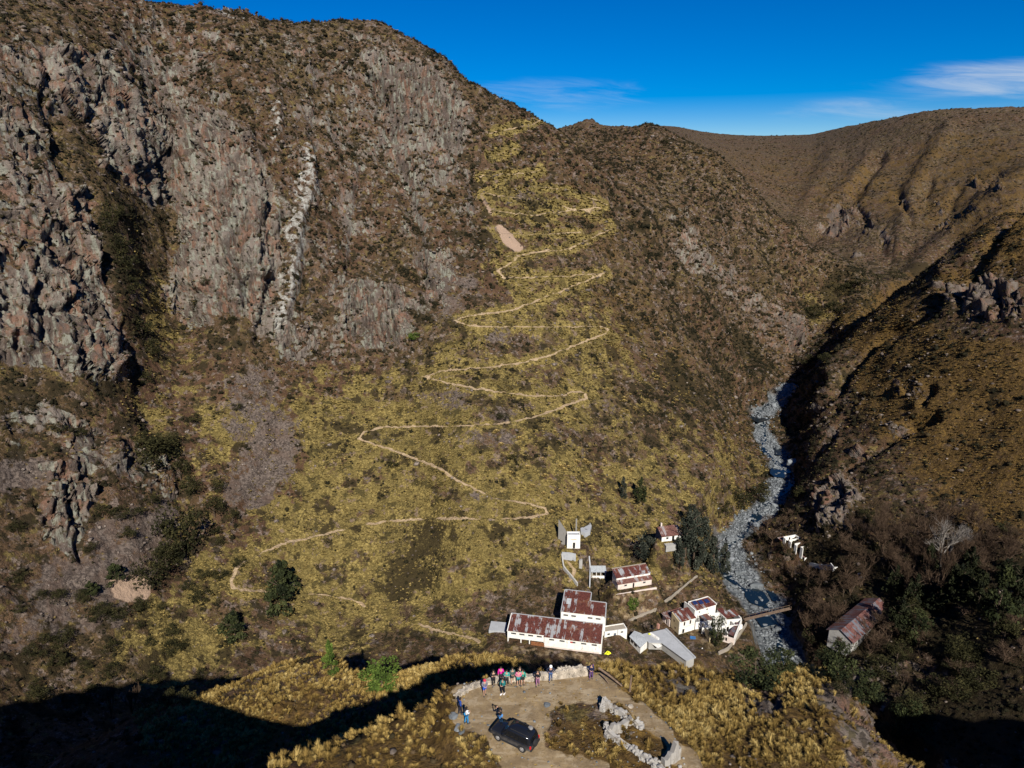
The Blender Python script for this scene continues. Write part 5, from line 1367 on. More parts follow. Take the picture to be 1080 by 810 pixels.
# ------------------------------------------------------------------ yard clutter
p = at(640.5, 689.5); p = on_plane(640.5, 690, Z_HALL); g_ = np.random.default_rng(5); m = MB()
V = []; Fc = []
for k in range(9):
    a = 2 * PI * k / 9; r = g_.uniform(.5, 1.35); V.append((r * math.cos(a), r * math.sin(a) * .6, g_.uniform(.05, .25)))
V.append((0, 0, 1.15)); V.append((.55, .1, .8)); Fc = [(k, (k + 1) % 9, 9 if k % 2 else 10) for k in range(9)] + [(9, 10, k) for k in (0, 4)]
m.add(V, Fc); o = m.build('yellow_tarp', mt_yellow); o.location = p + Vector((0, 0, .1)); tag(o, 'crumpled bright yellow tarpaulin at the corner of the long hall', 'tarpaulin')
p = on_plane(730.5, 673, Z_RUIN); m = MB(); m.prism([(-.9, -.5), (.8, -.6), (1.0, .5), (-.7, .6)], .0, [.25, .35, .22, .4]); o = m.build('blue_tarp', mt_tarp); o.location = p; tag(o, 'small blue tarpaulin lying in the yard of the two-storey house', 'tarpaulin')
p = on_plane(740, 686, Z_RUIN)
mo = thing('motorcycle', 'small dark motorcycle parked in the yard of the two-storey house', 'motorcycle', p, -.4)
mt_rub = mat_simple('black rubber', (.02, .02, .02), .8, .2, 6)
for x in (-.65, .65):
    bm = bmesh.new(); me = bpy.data.meshes.new('wheel')
    m = MB()
    for k in range(14):
        a, b = 2 * PI * k / 14, 2 * PI * (k + 1) / 14
        m.tube((x + .27 * math.cos(a), 0, .31 + .27 * math.sin(a)), (x + .27 * math.cos(b), 0, .31 + .27 * math.sin(b)), .05, n=6)
    bm.free(); m.build('wheel', mt_rub, mo)
m = MB(); m.tube((-.65, 0, .31), (-.1, 0, .55), .06); m.tube((.65, 0, .31), (.42, 0, .85), .05); m.tube((-.1, 0, .5), (.42, 0, .8), .09); m.build('frame', mt_dark, mo)
m = MB(); m.rock((.15, 0, .82), (.32, .16, .16), g_); m.build('fuel_tank', mt_white, mo, True); m = MB(); m.rock((-.4, 0, .80), (.38, .16, .08), g_); m.build('seat', mt_dark, mo, True); m = MB(); m.tube((.42, -.35, .95), (.42, .35, .95), .025); m.build('handlebar', mt_dark, mo)
# ------------------------------------------------------------------ trees and bushes
gt = np.random.default_rng(77)
def mat_leaf(name, stops): return mat_plant(name, stops, .85)
mt_pine = mat_leaf('pine needles', [(0, (.010, .014, .006)), (.5, (.024, .030, .011)), (1, (.055, .062, .022))])
mt_bright = mat_leaf('fresh green leaves', [(0, (.030, .052, .010)), (.5, (.070, .110, .018)), (1, (.130, .180, .035))])
mt_cyp = mat_leaf('cypress foliage', [(0, (.010, .013, .010)), (.5, (.030, .036, .026)), (1, (.075, .080, .060))])
mt_shrubl = mat_leaf('dark shrub leaves', [(0, (.010, .011, .004)), (.5, (.026, .025, .009)), (1, (.060, .054, .020))])
mt_twig = mat_leaf('bare brown twigs', [(0, (.045, .028, .018)), (.5, (.095, .062, .040)), (1, (.16, .11, .075))])
mt_pale = mat_leaf('pale bare twigs', [(0, (.13, .115, .10)), (.5, (.23, .205, .18)), (1, (.33, .30, .27))])
mt_bark = mat_simple('bark', (.085, .060, .042), .95, .35, 5)
def flakes(centres, size, tone, g, flat_=.0):
    n = len(centres)
    a = g.normal(size=(n, 3)); a /= np.linalg.norm(a, axis=1, keepdims=True)
    b = np.cross(a, g.normal(size=(n, 3))); b /= np.linalg.norm(b, axis=1, keepdims=True)
    s = (size * g.uniform(.6, 1.4, n))[:, None]
    V = np.stack([centres + a * s, centres - a * s * .55 + b * s * .8, centres - a * s * .45 - b * s * .75], 1)
    return V.reshape(-1, 3), np.arange(3 * n).reshape(-1, 3), np.repeat(tone, 3)
def toned(name, V, Fc, T_, mat):
    me = fast_mesh(name, np.asarray(V), np.asarray(Fc)); a = me.attributes.new('tone', 'FLOAT', 'POINT'); a.data.foreach_set('value', np.asarray(T_, np.float32)); me.materials.append(mat); return me
def crown_mesh(kind, g, mat, n=1500):
    """foliage of unit height: clumps of small leaves, uneven outline"""
    C = []; Tn = []; S = []
    if kind == 'pine':
        nl = 34
        for k in range(nl):
            h = g.uniform(.10, 1.0); rad = .46 * (1 - h) ** .75 * (1 if h > .2 else .8) + .03; a = g.uniform(0, 2 * PI); rr = rad * g.uniform(.55, 1.1)
            C.append((rr * math.cos(a), rr * math.sin(a), h * .97)); S.append((.13 * (1.15 - h * .7), .13 * (1.15 - h * .7), .07))
        C += [(0, 0, z) for z in (.3, .5, .7, .85)]; S += [(.14, .14, .12), (.12, .12, .12), (.08, .08, .1), (.04, .04, .1)]
    elif kind == 'cypress':
        for k in range(30):
            h = g.uniform(.05, 1.0); rad = .17 * math.sin(min(1, h * 1.15 + .12) * PI * .93) ** .6 * g.uniform(.3, 1.15); a = g.uniform(0, 2 * PI)
            C.append((rad * math.cos(a), rad * math.sin(a), h * .95)); S.append((.055, .055, .12))
    else:
        for k in range(26):
            d = g.normal(size=3); d /= np.linalg.norm(d); d[2] = d[2] * .42 + .52; r = g.uniform(.5, 1.05)
            C.append((d[0] * .48 * r, d[1] * .48 * r, max(.10, d[2] * (0.75 + .3 * r)))); S.append((.15, .15, .12))
        C += [(0, 0, .5), (.1, .1, .6), (-.1, .05, .4)]; S += [(.25, .25, .25)] * 3
    C = np.array(C); S = np.array(S); per = n // len(C)
    pts = []; tn = []
    for c, s in zip(C, S):
        d = g.normal(size=(per, 3)); d /= np.linalg.norm(d, axis=1, keepdims=True); d *= g.uniform(.35, 1.05, (per, 1)) ** .6
        pts.append(c + d * s); t0_ = g.beta(2, 2)
        tn.append(np.clip(t0_ + g.normal(0, .14, per), 0, 1))
    V, Fc, T_ = flakes(np.concatenate(pts), .030 if kind != 'cypress' else .022, np.concatenate(tn), g)
    return toned('crown', V, Fc, T_, mat)
def trunk_mesh(h, r, g, limbs=5):
    m = MB(); m.tube((0, 0, -.05), (g.uniform(-.02, .02), g.uniform(-.02, .02), h * .55), r, r * .7, 7); m.tube((0, 0, h * .54), (g.uniform(-.04, .04), g.uniform(-.04, .04), h), r * .68, r * .2, 6)
    for k in range(limbs):
        a = g.uniform(0, 2 * PI); z = h * g.uniform(.25, .75); L = h * .35
        m.tube((0, 0, z), (L * math.cos(a), L * math.sin(a), z + L * .6), r * .4, r * .1, 5)
    me = bpy.data.meshes.new('trunk'); me.from_pydata([tuple(map(float, p)) for p in m.v], [], m.f); me.materials.append(mt_bark); return me
def bare_mesh(g, mat, spread=.42, levels=4, up=.55, w0=.016):
    """branches of a leafless tree of unit height as thin tapering strips"""
    V, Fc, T_ = [], [], []
    def strip(p, q, w0_, w1_, t):
        d = q - p; s = np.cross(d, g.normal(size=3)); s /= np.linalg.norm(s) + 1e-9; u = np.cross(d, s); u /= np.linalg.norm(u) + 1e-9
        for e in (s, u):
            b = len(V); V.extend([p - e * w0_, p + e * w0_, q + e * w1_, q - e * w1_]); Fc.append((b, b + 1, b + 2)); Fc.append((b, b + 2, b + 3)); T_.extend([t] * 4)
    def grow(p, d, L, w, lv):
        q = p + d * L; strip(p, q, w, w * .6, g.beta(2, 2))
        if lv == 0: return
        for k in range(g.integers(3, 5)):
            nd = d + g.normal(size=3) * spread * 1.5; nd[2] = abs(nd[2]) * .7 + up * .6; nd /= np.linalg.norm(nd)
            grow(p + d * L * g.uniform(.45, 1.0), nd, L * g.uniform(.55, .8), w * .55, lv - 1)
    for k in range(3):
        d = np.array([g.normal() * .22, g.normal() * .22, 1.0]); d /= np.linalg.norm(d)
        grow(np.array([0, 0, .10]) + g.normal(size=3) * .02, d, .33, w0, levels)
    V = np.array(V); z = V[:, 2].max(); V[:, 2] *= .98 / z
    return toned('branches', V, np.array(Fc), T_, mat)
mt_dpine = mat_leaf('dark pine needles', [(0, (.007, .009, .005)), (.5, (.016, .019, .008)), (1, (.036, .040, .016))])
def tree_kind(name, crowns, trunk_h, trunk_r, n=3):
    return name, crowns, [trunk_mesh(trunk_h, trunk_r, gt) for _ in range(n)]
K_PINE = tree_kind('pine_tree', [crown_mesh('pine', gt, mt_pine, 2600) for _ in range(3)], .9, .022)
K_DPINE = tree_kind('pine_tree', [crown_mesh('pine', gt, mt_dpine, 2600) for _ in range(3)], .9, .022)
K_BRIGHT = tree_kind('green_tree', [crown_mesh('round', gt, mt_bright, 2200) for _ in range(2)], .6, .03)
K_BRIGHTP = tree_kind('green_tree', [crown_mesh('pine', gt, mt_bright, 2200) for _ in range(2)], .85, .025)
K_CYP = tree_kind('cypress_tree', [crown_mesh('cypress', gt, mt_cyp, 2200) for _ in range(3)], .9, .02)
K_ROUND = tree_kind('evergreen_tree', [crown_mesh('round', gt, mt_pine, 2200) for _ in range(4)], .6, .03)
K_RCYP = tree_kind('evergreen_tree', [crown_mesh('round', gt, mt_cyp, 2200) for _ in range(2)], .6, .03)
K_SHRUB = tree_kind('shrub', [crown_mesh('round', gt, mt_shrubl, 1300) for _ in range(5)], .45, .03)
K_BARE = tree_kind('bare_tree', [bare_mesh(gt, mt_twig) for _ in range(5)], .4, .014)
K_PALE = tree_kind('bare_tree', [bare_mesh(gt, mt_pale, .34, w0=.02) for _ in range(2)], .45, .02)
K_POPLAR = tree_kind('bare_tree', [bare_mesh(gt, mt_twig, .14, up=1.4) for _ in range(2)], .5, .014)
K_BBUSH = tree_kind('bare_bush', [bare_mesh(gt, mt_twig, .8, up=.25, w0=.02) for _ in range(3)], .2, .02)
def plant(kind, X, Y, hpx, wpx, label, cat='tree', group=None, p=None, name=None, sink=.15):
    """a plant whose foot shows at photo pixel X, Y, about hpx tall and wpx wide there"""
    nm, crowns, trunks = kind
    p = at(X, Y) if p is None else p
    dist_ = (p - Vector((0, 0, CZ))).length
    dep = math.atan2(CZ - p.z, math.hypot(p.x, p.y))
    w = wpx * dist_ / F
    h = max(.35 * w, (hpx * dist_ / F - w * .55 * math.sin(max(dep, 0))) / math.cos(dep))
    o = thing(name or nm, label, cat, (p.x, p.y, p.z - sink * .02 * h), gt.uniform(0, 6.28), group)
    for me, part in ((crowns[gt.integers(len(crowns))], 'crown' if kind not in (K_BARE, K_PALE, K_POPLAR, K_BBUSH) else 'branches'), (trunks[gt.integers(len(trunks))], 'trunk')):
        c = bpy.data.objects.new(part, me); COL.objects.link(c); c.parent = o
    ww = w / (1.15 if kind not in (K_CYP,) else .40) if kind not in (K_BARE, K_PALE, K_POPLAR, K_BBUSH) else w / (1.0 if kind is not K_POPLAR else .5)
    o.scale = (ww, ww, h); return o
for a in [
 (K_PINE, 300, 642, 62, 52, 'large dark pine standing alone beside the lowest footpath'),
 (K_PINE, 247, 671, 34, 36, 'dark green pine below and left of the large pine'),
 (K_BRIGHTP, 349, 708, 36, 22, 'slim bright green tree behind the shadowed knoll'),
 (K_BRIGHT, 402, 724, 36, 44, 'broad bright green tree leaning out of the big shadow'),
 (K_PINE, 122, 614, 24, 26, 'small dark pine beside the bare tan patch'),
 (K_PINE, 97, 627, 18, 20, 'smaller pine just left of the one beside the tan patch'),
 (K_PINE, 675, 531, 31, 20, 'dark fir on the slope above the upper house'),
 (K_CYP, 657, 524, 24, 9, 'thin dark cypress left of the fir above the upper house'),
 (K_RCYP, 681, 588, 32, 28, 'rounded grey-green cypress left of the upper house'),
 (K_CYP, 722, 583, 48, 20, 'dark cypress right against the upper house'),
 (K_CYP, 730, 600, 58, 20, 'tallest cypress in the clump by the upper house'),
 (K_CYP, 741, 596, 50, 19, 'dark cypress in the middle of the clump by the upper house'),
 (K_CYP, 727, 560, 30, 14, 'dark cypress top at the back of the clump'),
 (K_CYP, 751, 600, 38, 17, 'shorter cypress on the river side of the clump'),
 (K_CYP, 763, 602, 32, 14, 'last small cypress of the clump, nearest the river'),
 (K_CYP, 715, 597, 30, 15, 'small cypress in front of the upper house terrace'),
 (K_ROUND, 795, 722, 48, 52, 'broad dark evergreen between the ruin and the near rocks'),
 (K_ROUND, 822, 712, 34, 30, 'smaller evergreen right of the broad one behind the near rocks'),
 (K_ROUND, 880, 716, 42, 38, 'dark evergreen behind the rocky shoulder of the spur'),
 (K_ROUND, 912, 738, 34, 30, 'olive evergreen downhill of the rocky shoulder'),
 (K_ROUND, 955, 780, 40, 34, 'evergreen at the edge of the deep shadow, lower right'),
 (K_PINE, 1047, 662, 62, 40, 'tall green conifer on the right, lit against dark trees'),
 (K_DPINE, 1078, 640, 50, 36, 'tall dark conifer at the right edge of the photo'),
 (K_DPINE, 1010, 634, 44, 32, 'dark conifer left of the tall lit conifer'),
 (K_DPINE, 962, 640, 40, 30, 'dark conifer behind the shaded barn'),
 (K_DPINE, 946, 668, 44, 30, 'dark conifer shading the near end of the barn'),
 (K_ROUND, 962, 676, 34, 34, 'rounded dark evergreen right of the barn'),
 (K_BARE, 928, 668, 30, 30, 'bare brown tree standing against the barn roof'),
 (K_BARE, 912, 676, 28, 26, 'twiggy brown tree against the left part of the barn roof'),
 (K_BARE, 918, 684, 30, 34, 'bare brown tree in front of the barn'),
 (K_BARE, 936, 676, 26, 30, 'bare brown tree beside the conifer that shades the barn'),
 (K_BARE, 890, 690, 30, 30, 'bare brown tree below the left corner of the barn'),
 (K_ROUND, 755, 681, 32, 18, 'dark narrow evergreen growing inside the roofless ruin', 'tree'),
 (K_BRIGHT, 437, 357, 9, 19, 'fresh green bush at the foot of the small orange crag', 'bush'),
 (K_PALE, 992, 603, 58, 44, 'white-barked bare tree standing out among brown thicket'),
 (K_PALE, 1012, 586, 34, 24, 'smaller pale bare tree right of the white-barked one'),
 (K_POPLAR, 985, 634, 56, 26, 'tall fan of upright bare branches below the white-barked tree'),
 (K_POPLAR, 972, 628, 44, 18, 'narrow upright bare tree left of the fan of branches'),
 (K_BARE, 385, 634, 24, 26, 'bare grey-brown tree above the end of the lowest footpath'),
 (K_BARE, 428, 655, 32, 42, 'wide bare brown tree left of the concrete slab'),
 (K_BARE, 374, 662, 20, 26, 'low bare tree below the lowest footpath'),
 (K_BARE, 334, 672, 18, 14, 'small bare tree left of the slim bright green tree'),
 (K_POPLAR, 118, 757, 34, 14, 'bare upright tree at the shadow edge, lower left'),
 (K_POPLAR, 140, 752, 32, 20, 'second bare upright tree at the shadow edge'),
 (K_BBUSH, 662, 663, 14, 18, 'bare brown bush behind the white annex', 'bush'),
 (K_BBUSH, 693, 588, 10, 12, 'bare grey bush below the upper house', 'bush')]:
    kind, X, Y, hp, wp, lab = a[:6]; plant(kind, X, Y, hp, wp, lab, a[6] if len(a) > 6 else 'tree')
p = at(668, 641); plant(K_BRIGHT, 668, 641, 15, 15, 'round clipped green bush in front of the clerestory house', 'bush', p=p, name='round_bush')
# dark shrubs on the left-hand slope
SH = [(193,585,60,48,'biggest mass of dark shrub in the left ravine'),(176,598,34,36,0),(160,618,34,38,'rounded dark shrub right of the bare tan patch'),(204,520,24,26,0),(190,505,26,22,0),(165,492,40,44,'wide dark shrub thicket at the top of the left ravine'),(180,480,30,28,0),(150,470,18,24,0),
 (226,545,26,22,0),(245,548,14,16,0),(232,520,18,18,0),(160,530,14,22,0),(108,545,14,15,0),(126,545,14,22,0),(142,544,12,18,0),(18,562,14,16,'lone dark shrub near the left edge below the grey scree'),(88,636,14,12,0),(102,652,14,26,0),(125,650,16,28,0),(148,642,16,22,0),(212,632,18,22,0),(232,610,14,20,0),(252,596,12,16,0),
 (128,268,20,26,0),(135,290,22,30,0),(120,235,22,20,0),(140,310,18,22,0),(150,350,18,26,0),(160,375,18,22,0),(152,405,16,20,0),(112,245,18,18,0),(180,690,18,20,0),(198,740,18,22,0),(60,700,16,20,0),(40,740,18,22,0),(95,735,16,20,0),(160,745,20,26,0),(30,690,12,16,0),(178,742,18,16,0),
 (778,536,26,26,'dark shrub on the near bank where the river bends'),(800,528,24,26,0),(765,545,20,18,0),(842,525,16,14,'small dark green tree by the blue pool'),(1060,560,10,20,0),(980,555,12,22,0),(915,545,12,20,0),(540,485,8,16,0),(530,440,8,18,0),(415,492,8,16,0),(250,432,10,12,0),(205,445,12,16,0),(60,455,10,18,0),(85,460,10,16,0),
 (858,332,12,24,0),(880,326,10,22,0),(850,385,14,18,0),(870,378,10,16,0),(905,300,10,22,0),(925,298,10,20,0),(945,292,10,18,0),(890,306,10,18,0),(215,300,10,12,0),(245,340,8,14,0),(205,322,9,12,0),(440,300,12,8,0),(445,322,12,9,0),(700,150,5,10,0)]
for k in range(38):
    X, Y = gt.uniform(5, 255), gt.uniform(560, 752)
    if Y < 752 - .12 * X: SH.append((X, Y, gt.uniform(7, 15), gt.uniform(10, 22), 0))
for X, Y, hp, wp, lab in SH:
    zone = 'in the left ravine' if X < 260 and Y > 430 else 'on the left cliffs' if X < 460 and Y < 430 else 'up the far valley' if X > 840 and Y < 400 else 'beside the river' if X > 700 else 'on the zigzag slope'
    plant(K_SHRUB, X, Y, hp, wp, lab or 'dark evergreen shrub growing ' + zone, 'shrub', 'dark shrubs ' + zone)
# thicket and trees across the river
def in_poly(X, Y, poly):
    c = False
    for k in range(len(poly)):
        (x1, y1), (x2, y2) = poly[k - 1], poly[k]
        if (y1 > Y) != (y2 > Y) and X < (x2 - x1) * (Y - y1) / (y2 - y1) + x1: c = not c
    return c
THICK = [(848,612),(880,560),(915,555),(960,560),(1010,545),(1080,575),(1080,600),(1000,628),(960,640),(925,612),(900,640),(885,690),(855,695),(838,650)]
clear = [(866,590,20,14),(900,610,8,6),(916,650,26,20),(845,583,24,20)]
n = 0
while n < 120:
    X, Y = gt.uniform(838, 1080), gt.uniform(548, 700)
    if not in_poly(X, Y, THICK) or any(abs(X - a) < b and abs(Y - c) < d for a, c, b, d in clear): continue
    plant(K_BARE, X, Y, gt.uniform(20, 38), gt.uniform(18, 32), 'bare brown tree in the thicket across the river', 'tree', 'bare trees across the river'); n += 1
for X, Y in [(790,585),(800,600),(812,575),(822,600),(808,560),(830,545),(822,560),(835,610),(815,612),(840,560),(800,568),(828,585)]:
    plant(K_BARE, X, Y, gt.uniform(14, 24), gt.uniform(16, 26), 'bare brown tree leaning over the river bend', 'tree', 'bare trees at the river bend')
n = 0
LOWER = [(845,690),(880,660),(900,690),(950,650),(1080,650),(1080,720),(1000,750),(950,795),(915,760)]
while n < 46:
    X, Y = gt.uniform(845, 1080), gt.uniform(650, 795)
    if not in_poly(X, Y, LOWER) or any(abs(X - a) < b and abs(Y - c) < d for a, c, b, d in clear): continue
    plant(K_SHRUB if gt.random() < .55 else K_BARE, X, Y, gt.uniform(14, 26), gt.uniform(18, 34), 'dark tree in the shaded wood below the barn', 'tree', 'trees in the shaded wood', name='woodland_tree'); n += 1
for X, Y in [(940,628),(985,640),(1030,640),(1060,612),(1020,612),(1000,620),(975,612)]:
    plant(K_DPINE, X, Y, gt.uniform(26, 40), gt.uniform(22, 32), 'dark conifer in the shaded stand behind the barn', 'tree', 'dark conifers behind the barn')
# ------------------------------------------------------------------ river: boulders and pools
gr = np.random.default_rng(5)
mt_bould, t = material('river boulder')
co = t.n('ShaderNodeTexCoord').outputs['Object']; gn = t.n('ShaderNodeObjectInfo').outputs['Random']; geo_r = t.n('ShaderNodeNewGeometry').outputs['Random Per Island']
n1 = t.noise(co, 1.2, 5, .65)
c = t.mix(t.math('FRACT', t.math('ADD', gn, geo_r)), (.08, .09, .095), (.21, .225, .235)); c = t.mix(t.math('MULTIPLY', t.rng(n1, .5, .66), .6), c, (.06, .062, .065))
t.out(c, .85, t.bump(n1, .1, .7), 0, .25)
bould = []
for k in range(9):
    m = MB(); m.rock((0, 0, 0), (1, .8, .72), gr, 2); me = bpy.data.meshes.new('boulder'); me.from_pydata([tuple(map(float, p)) for p in m.v], [], m.f); me.materials.append(mt_bould); bould.append(me)
cum_ = np.cumsum([0] + [math.dist(riv[k][:2], riv[k + 1][:2]) for k in range(len(riv) - 1)])
def river_pt(s, off):
    k = min(len(riv) - 2, int(np.searchsorted(cum_, s) - 1)); k = max(k, 0); f = (s - cum_[k]) / (cum_[k + 1] - cum_[k])
    a, b = Vector(riv[k]), Vector(riv[k + 1]); d = (b - a); d.z = 0; d.normalize(); p = a.lerp(b, f); return p + Vector((-d.y, d.x, 0)) * off
S_END = cum_[-2]
for k in range(170):
    s_ = gr.uniform(4, S_END); p = river_pt(s_, gr.normal(0, 2.4 + 1.5 * (s_ > .62 * S_END))); r = gr.uniform(.65, 1.25) * (1.6 if gr.random() < .14 else 1)
    o = bpy.data.objects.new('boulder', bould[gr.integers(9)]); COL.objects.link(o); o.location = (p.x, p.y, T_at(p.x, p.y) + r * .18); o.rotation_euler = (gr.normal(0, .2), gr.normal(0, .2), gr.uniform(0, 6.28)); o.scale = (r * gr.uniform(.8, 1.3), r, r * gr.uniform(.7, 1.1))
    tag(o, 'grey boulder lying in the rocky stream bed', 'boulder', 'boulders in the stream bed')
for X, Y, w_, lab in [(797, 619, 4.2, 'largest tawny boulder in the stream above the dark pool'), (836, 488, 5.0, 'pointed grey boulder right of the blue pool'), (800, 432, 3.4, 'big flat boulder where the stream bed turns')]:
    p = at(X, Y); o = bpy.data.objects.new('boulder', bould[2]); COL.objects.link(o); o.location = (p.x, p.y, p.z + .4); o.scale = (w_ * .7, w_ * .55, w_ * .6); tag(o, lab, 'boulder', 'boulders in the stream bed')
m = MB(); small = MB(); small.rock((0, 0, 0), (1, .8, .7), gr, 1)
protos = []
for k in range(6):
    q = MB(); q.rock((0, 0, 0), (1, .85, .7), gr, 1); protos.append((np.array(q.v, np.float32), np.array(q.f, np.int32)))
pp = np.array([tuple(river_pt(gr.uniform(0, cum_[-1]), gr.normal(0, 3.2))) for k in range(4600)])
pp[:, 2] = T_at(pp[:, 0], pp[:, 1]) + .05
sprigs('river_stones', protos, pp, gr.uniform(.18, .75, len(pp)), gr.uniform(0, 6.28, len(pp)), gr.random(len(pp)), mt_bould, label='grey stones filling the stream bed')
mt_water, t = material('river water')
co = t.n('ShaderNodeTexCoord').outputs['Object']
t.out((.006, .014, .022), .06, t.bump(t.noise(co, 2.2, 3, .5), .03, .5), 0, .5)
ws = []; V = []; Fc = []
for k, s in enumerate(np.arange(2, cum_[-1], 1.2)):
    c_ = math.sin(s * .11) * 3.2 + math.sin(s * .047 + 1) * 2; w_ = .8 + .8 * math.sin(s * .21) ** 2
    a, b = river_pt(s, c_ - w_), river_pt(s, c_ + w_); z = river_pt(s, 0).z + .22
    V += [(a.x, a.y, z), (b.x, b.y, z)]
    if k: Fc.append((2 * k - 2, 2 * k - 1, 2 * k + 1, 2 * k))
me = bpy.data.meshes.new('stream'); me.from_pydata(V, [], Fc); me.materials.append(mt_water); o = bpy.data.objects.new('stream', me); COL.objects.link(o); o['kind'] = 'structure'
def pool(poly, z_up, name='pool'):
    ps = [at(X, Y) for X, Y in poly]; z = np.median([p.z for p in ps]) + z_up
    q = [on_plane(X, Y, z) for X, Y in poly]
    me = bpy.data.meshes.new(name); me.from_pydata([tuple(p) for p in q], [], [tuple(range(len(q)))[::-1]]); me.update(); me.materials.append(mt_water)
    if me.polygons[0].normal.z < 0: me.flip_normals()
    o = bpy.data.objects.new(name, me); COL.objects.link(o); o['kind'] = 'structure'; o['label'] = 'dark still pool in the stream bed'
pool([(813,494),(822,490),(832,493),(836,499),(828,504),(817,503),(812,499)], .5)
pool([(785,622),(796,619),(806,625),(812,634),(803,640),(792,636),(786,630)], .45)
pool([(808,622),(818,626),(824,634),(815,634)], .45)
pool([(795,650),(812,650),(820,658),(804,662)], .45)
pool([(788,440),(802,438),(812,442),(800,446)], .5)
pool([(790,546),(800,541),(806,546),(796,552)], .45)
pool([(815,470),(822,472),(824,480),(818,480)], .5)
# narrow plank bridge
a, b = at(784, 656), at(829, 666); fb = thing('footbridge', 'long dark plank footbridge across the stream below the ruin', 'bridge', a, math.atan2(b.y - a.y, b.x - a.x))
L_b = math.hypot(b.x - a.x, b.y - a.y); m = MB(); m.box(0, L_b, -.5, .5, .9, 1.02); m.build('deck', mt_wood, fb)
for s in (-.5, .44):
    m = MB(); m.box(0, L_b, s, s + .06, 1.9, 1.96)
    for x in np.linspace(.1, L_b - .16, 9): m.box(x, x + .06, s, s + .06, 1.021, 1.899)
    m.build('handrail', mt_wood, fb)
# ------------------------------------------------------------------ people on the lookout
def skin_mesh(name, V, E, Rd, mat, parent, sub=1, root=0):
    me = bpy.data.meshes.new(name); me.from_pydata([tuple(v) for v in V], E, [])
    o = bpy.data.objects.new(name, me); COL.objects.link(o)
    md = o.modifiers.new('skin', 'SKIN'); md.use_smooth_shade = True
    if not me.skin_vertices: pass
    for i, sv in enumerate(me.skin_vertices[0].data):
        r = Rd[i]; sv.radius = (r, r) if not isinstance(r, tuple) else r
        sv.use_root = i == root
    if sub: s = o.modifiers.new('sub', 'SUBSURF'); s.levels = sub; s.render_levels = sub
    dg = bpy.context.evaluated_depsgraph_get(); dg.update()
    m2 = bpy.data.meshes.new_from_object(o.evaluated_get(dg)); m2.name = name
    bpy.data.objects.remove(o); m2.materials.clear(); m2.materials.append(mat)
    r_ = bpy.data.objects.new(name, m2); COL.objects.link(r_); r_.parent = parent
    return r_
_matc = {}
def cloth(col, nm='cloth'):
    if col not in _matc: _matc[col] = mat_simple(nm, col, .85, .18, 9, .2)
    return _matc[col]
SKIN = mat_simple('skin', (.42, .25, .17), .6, .1, 8)
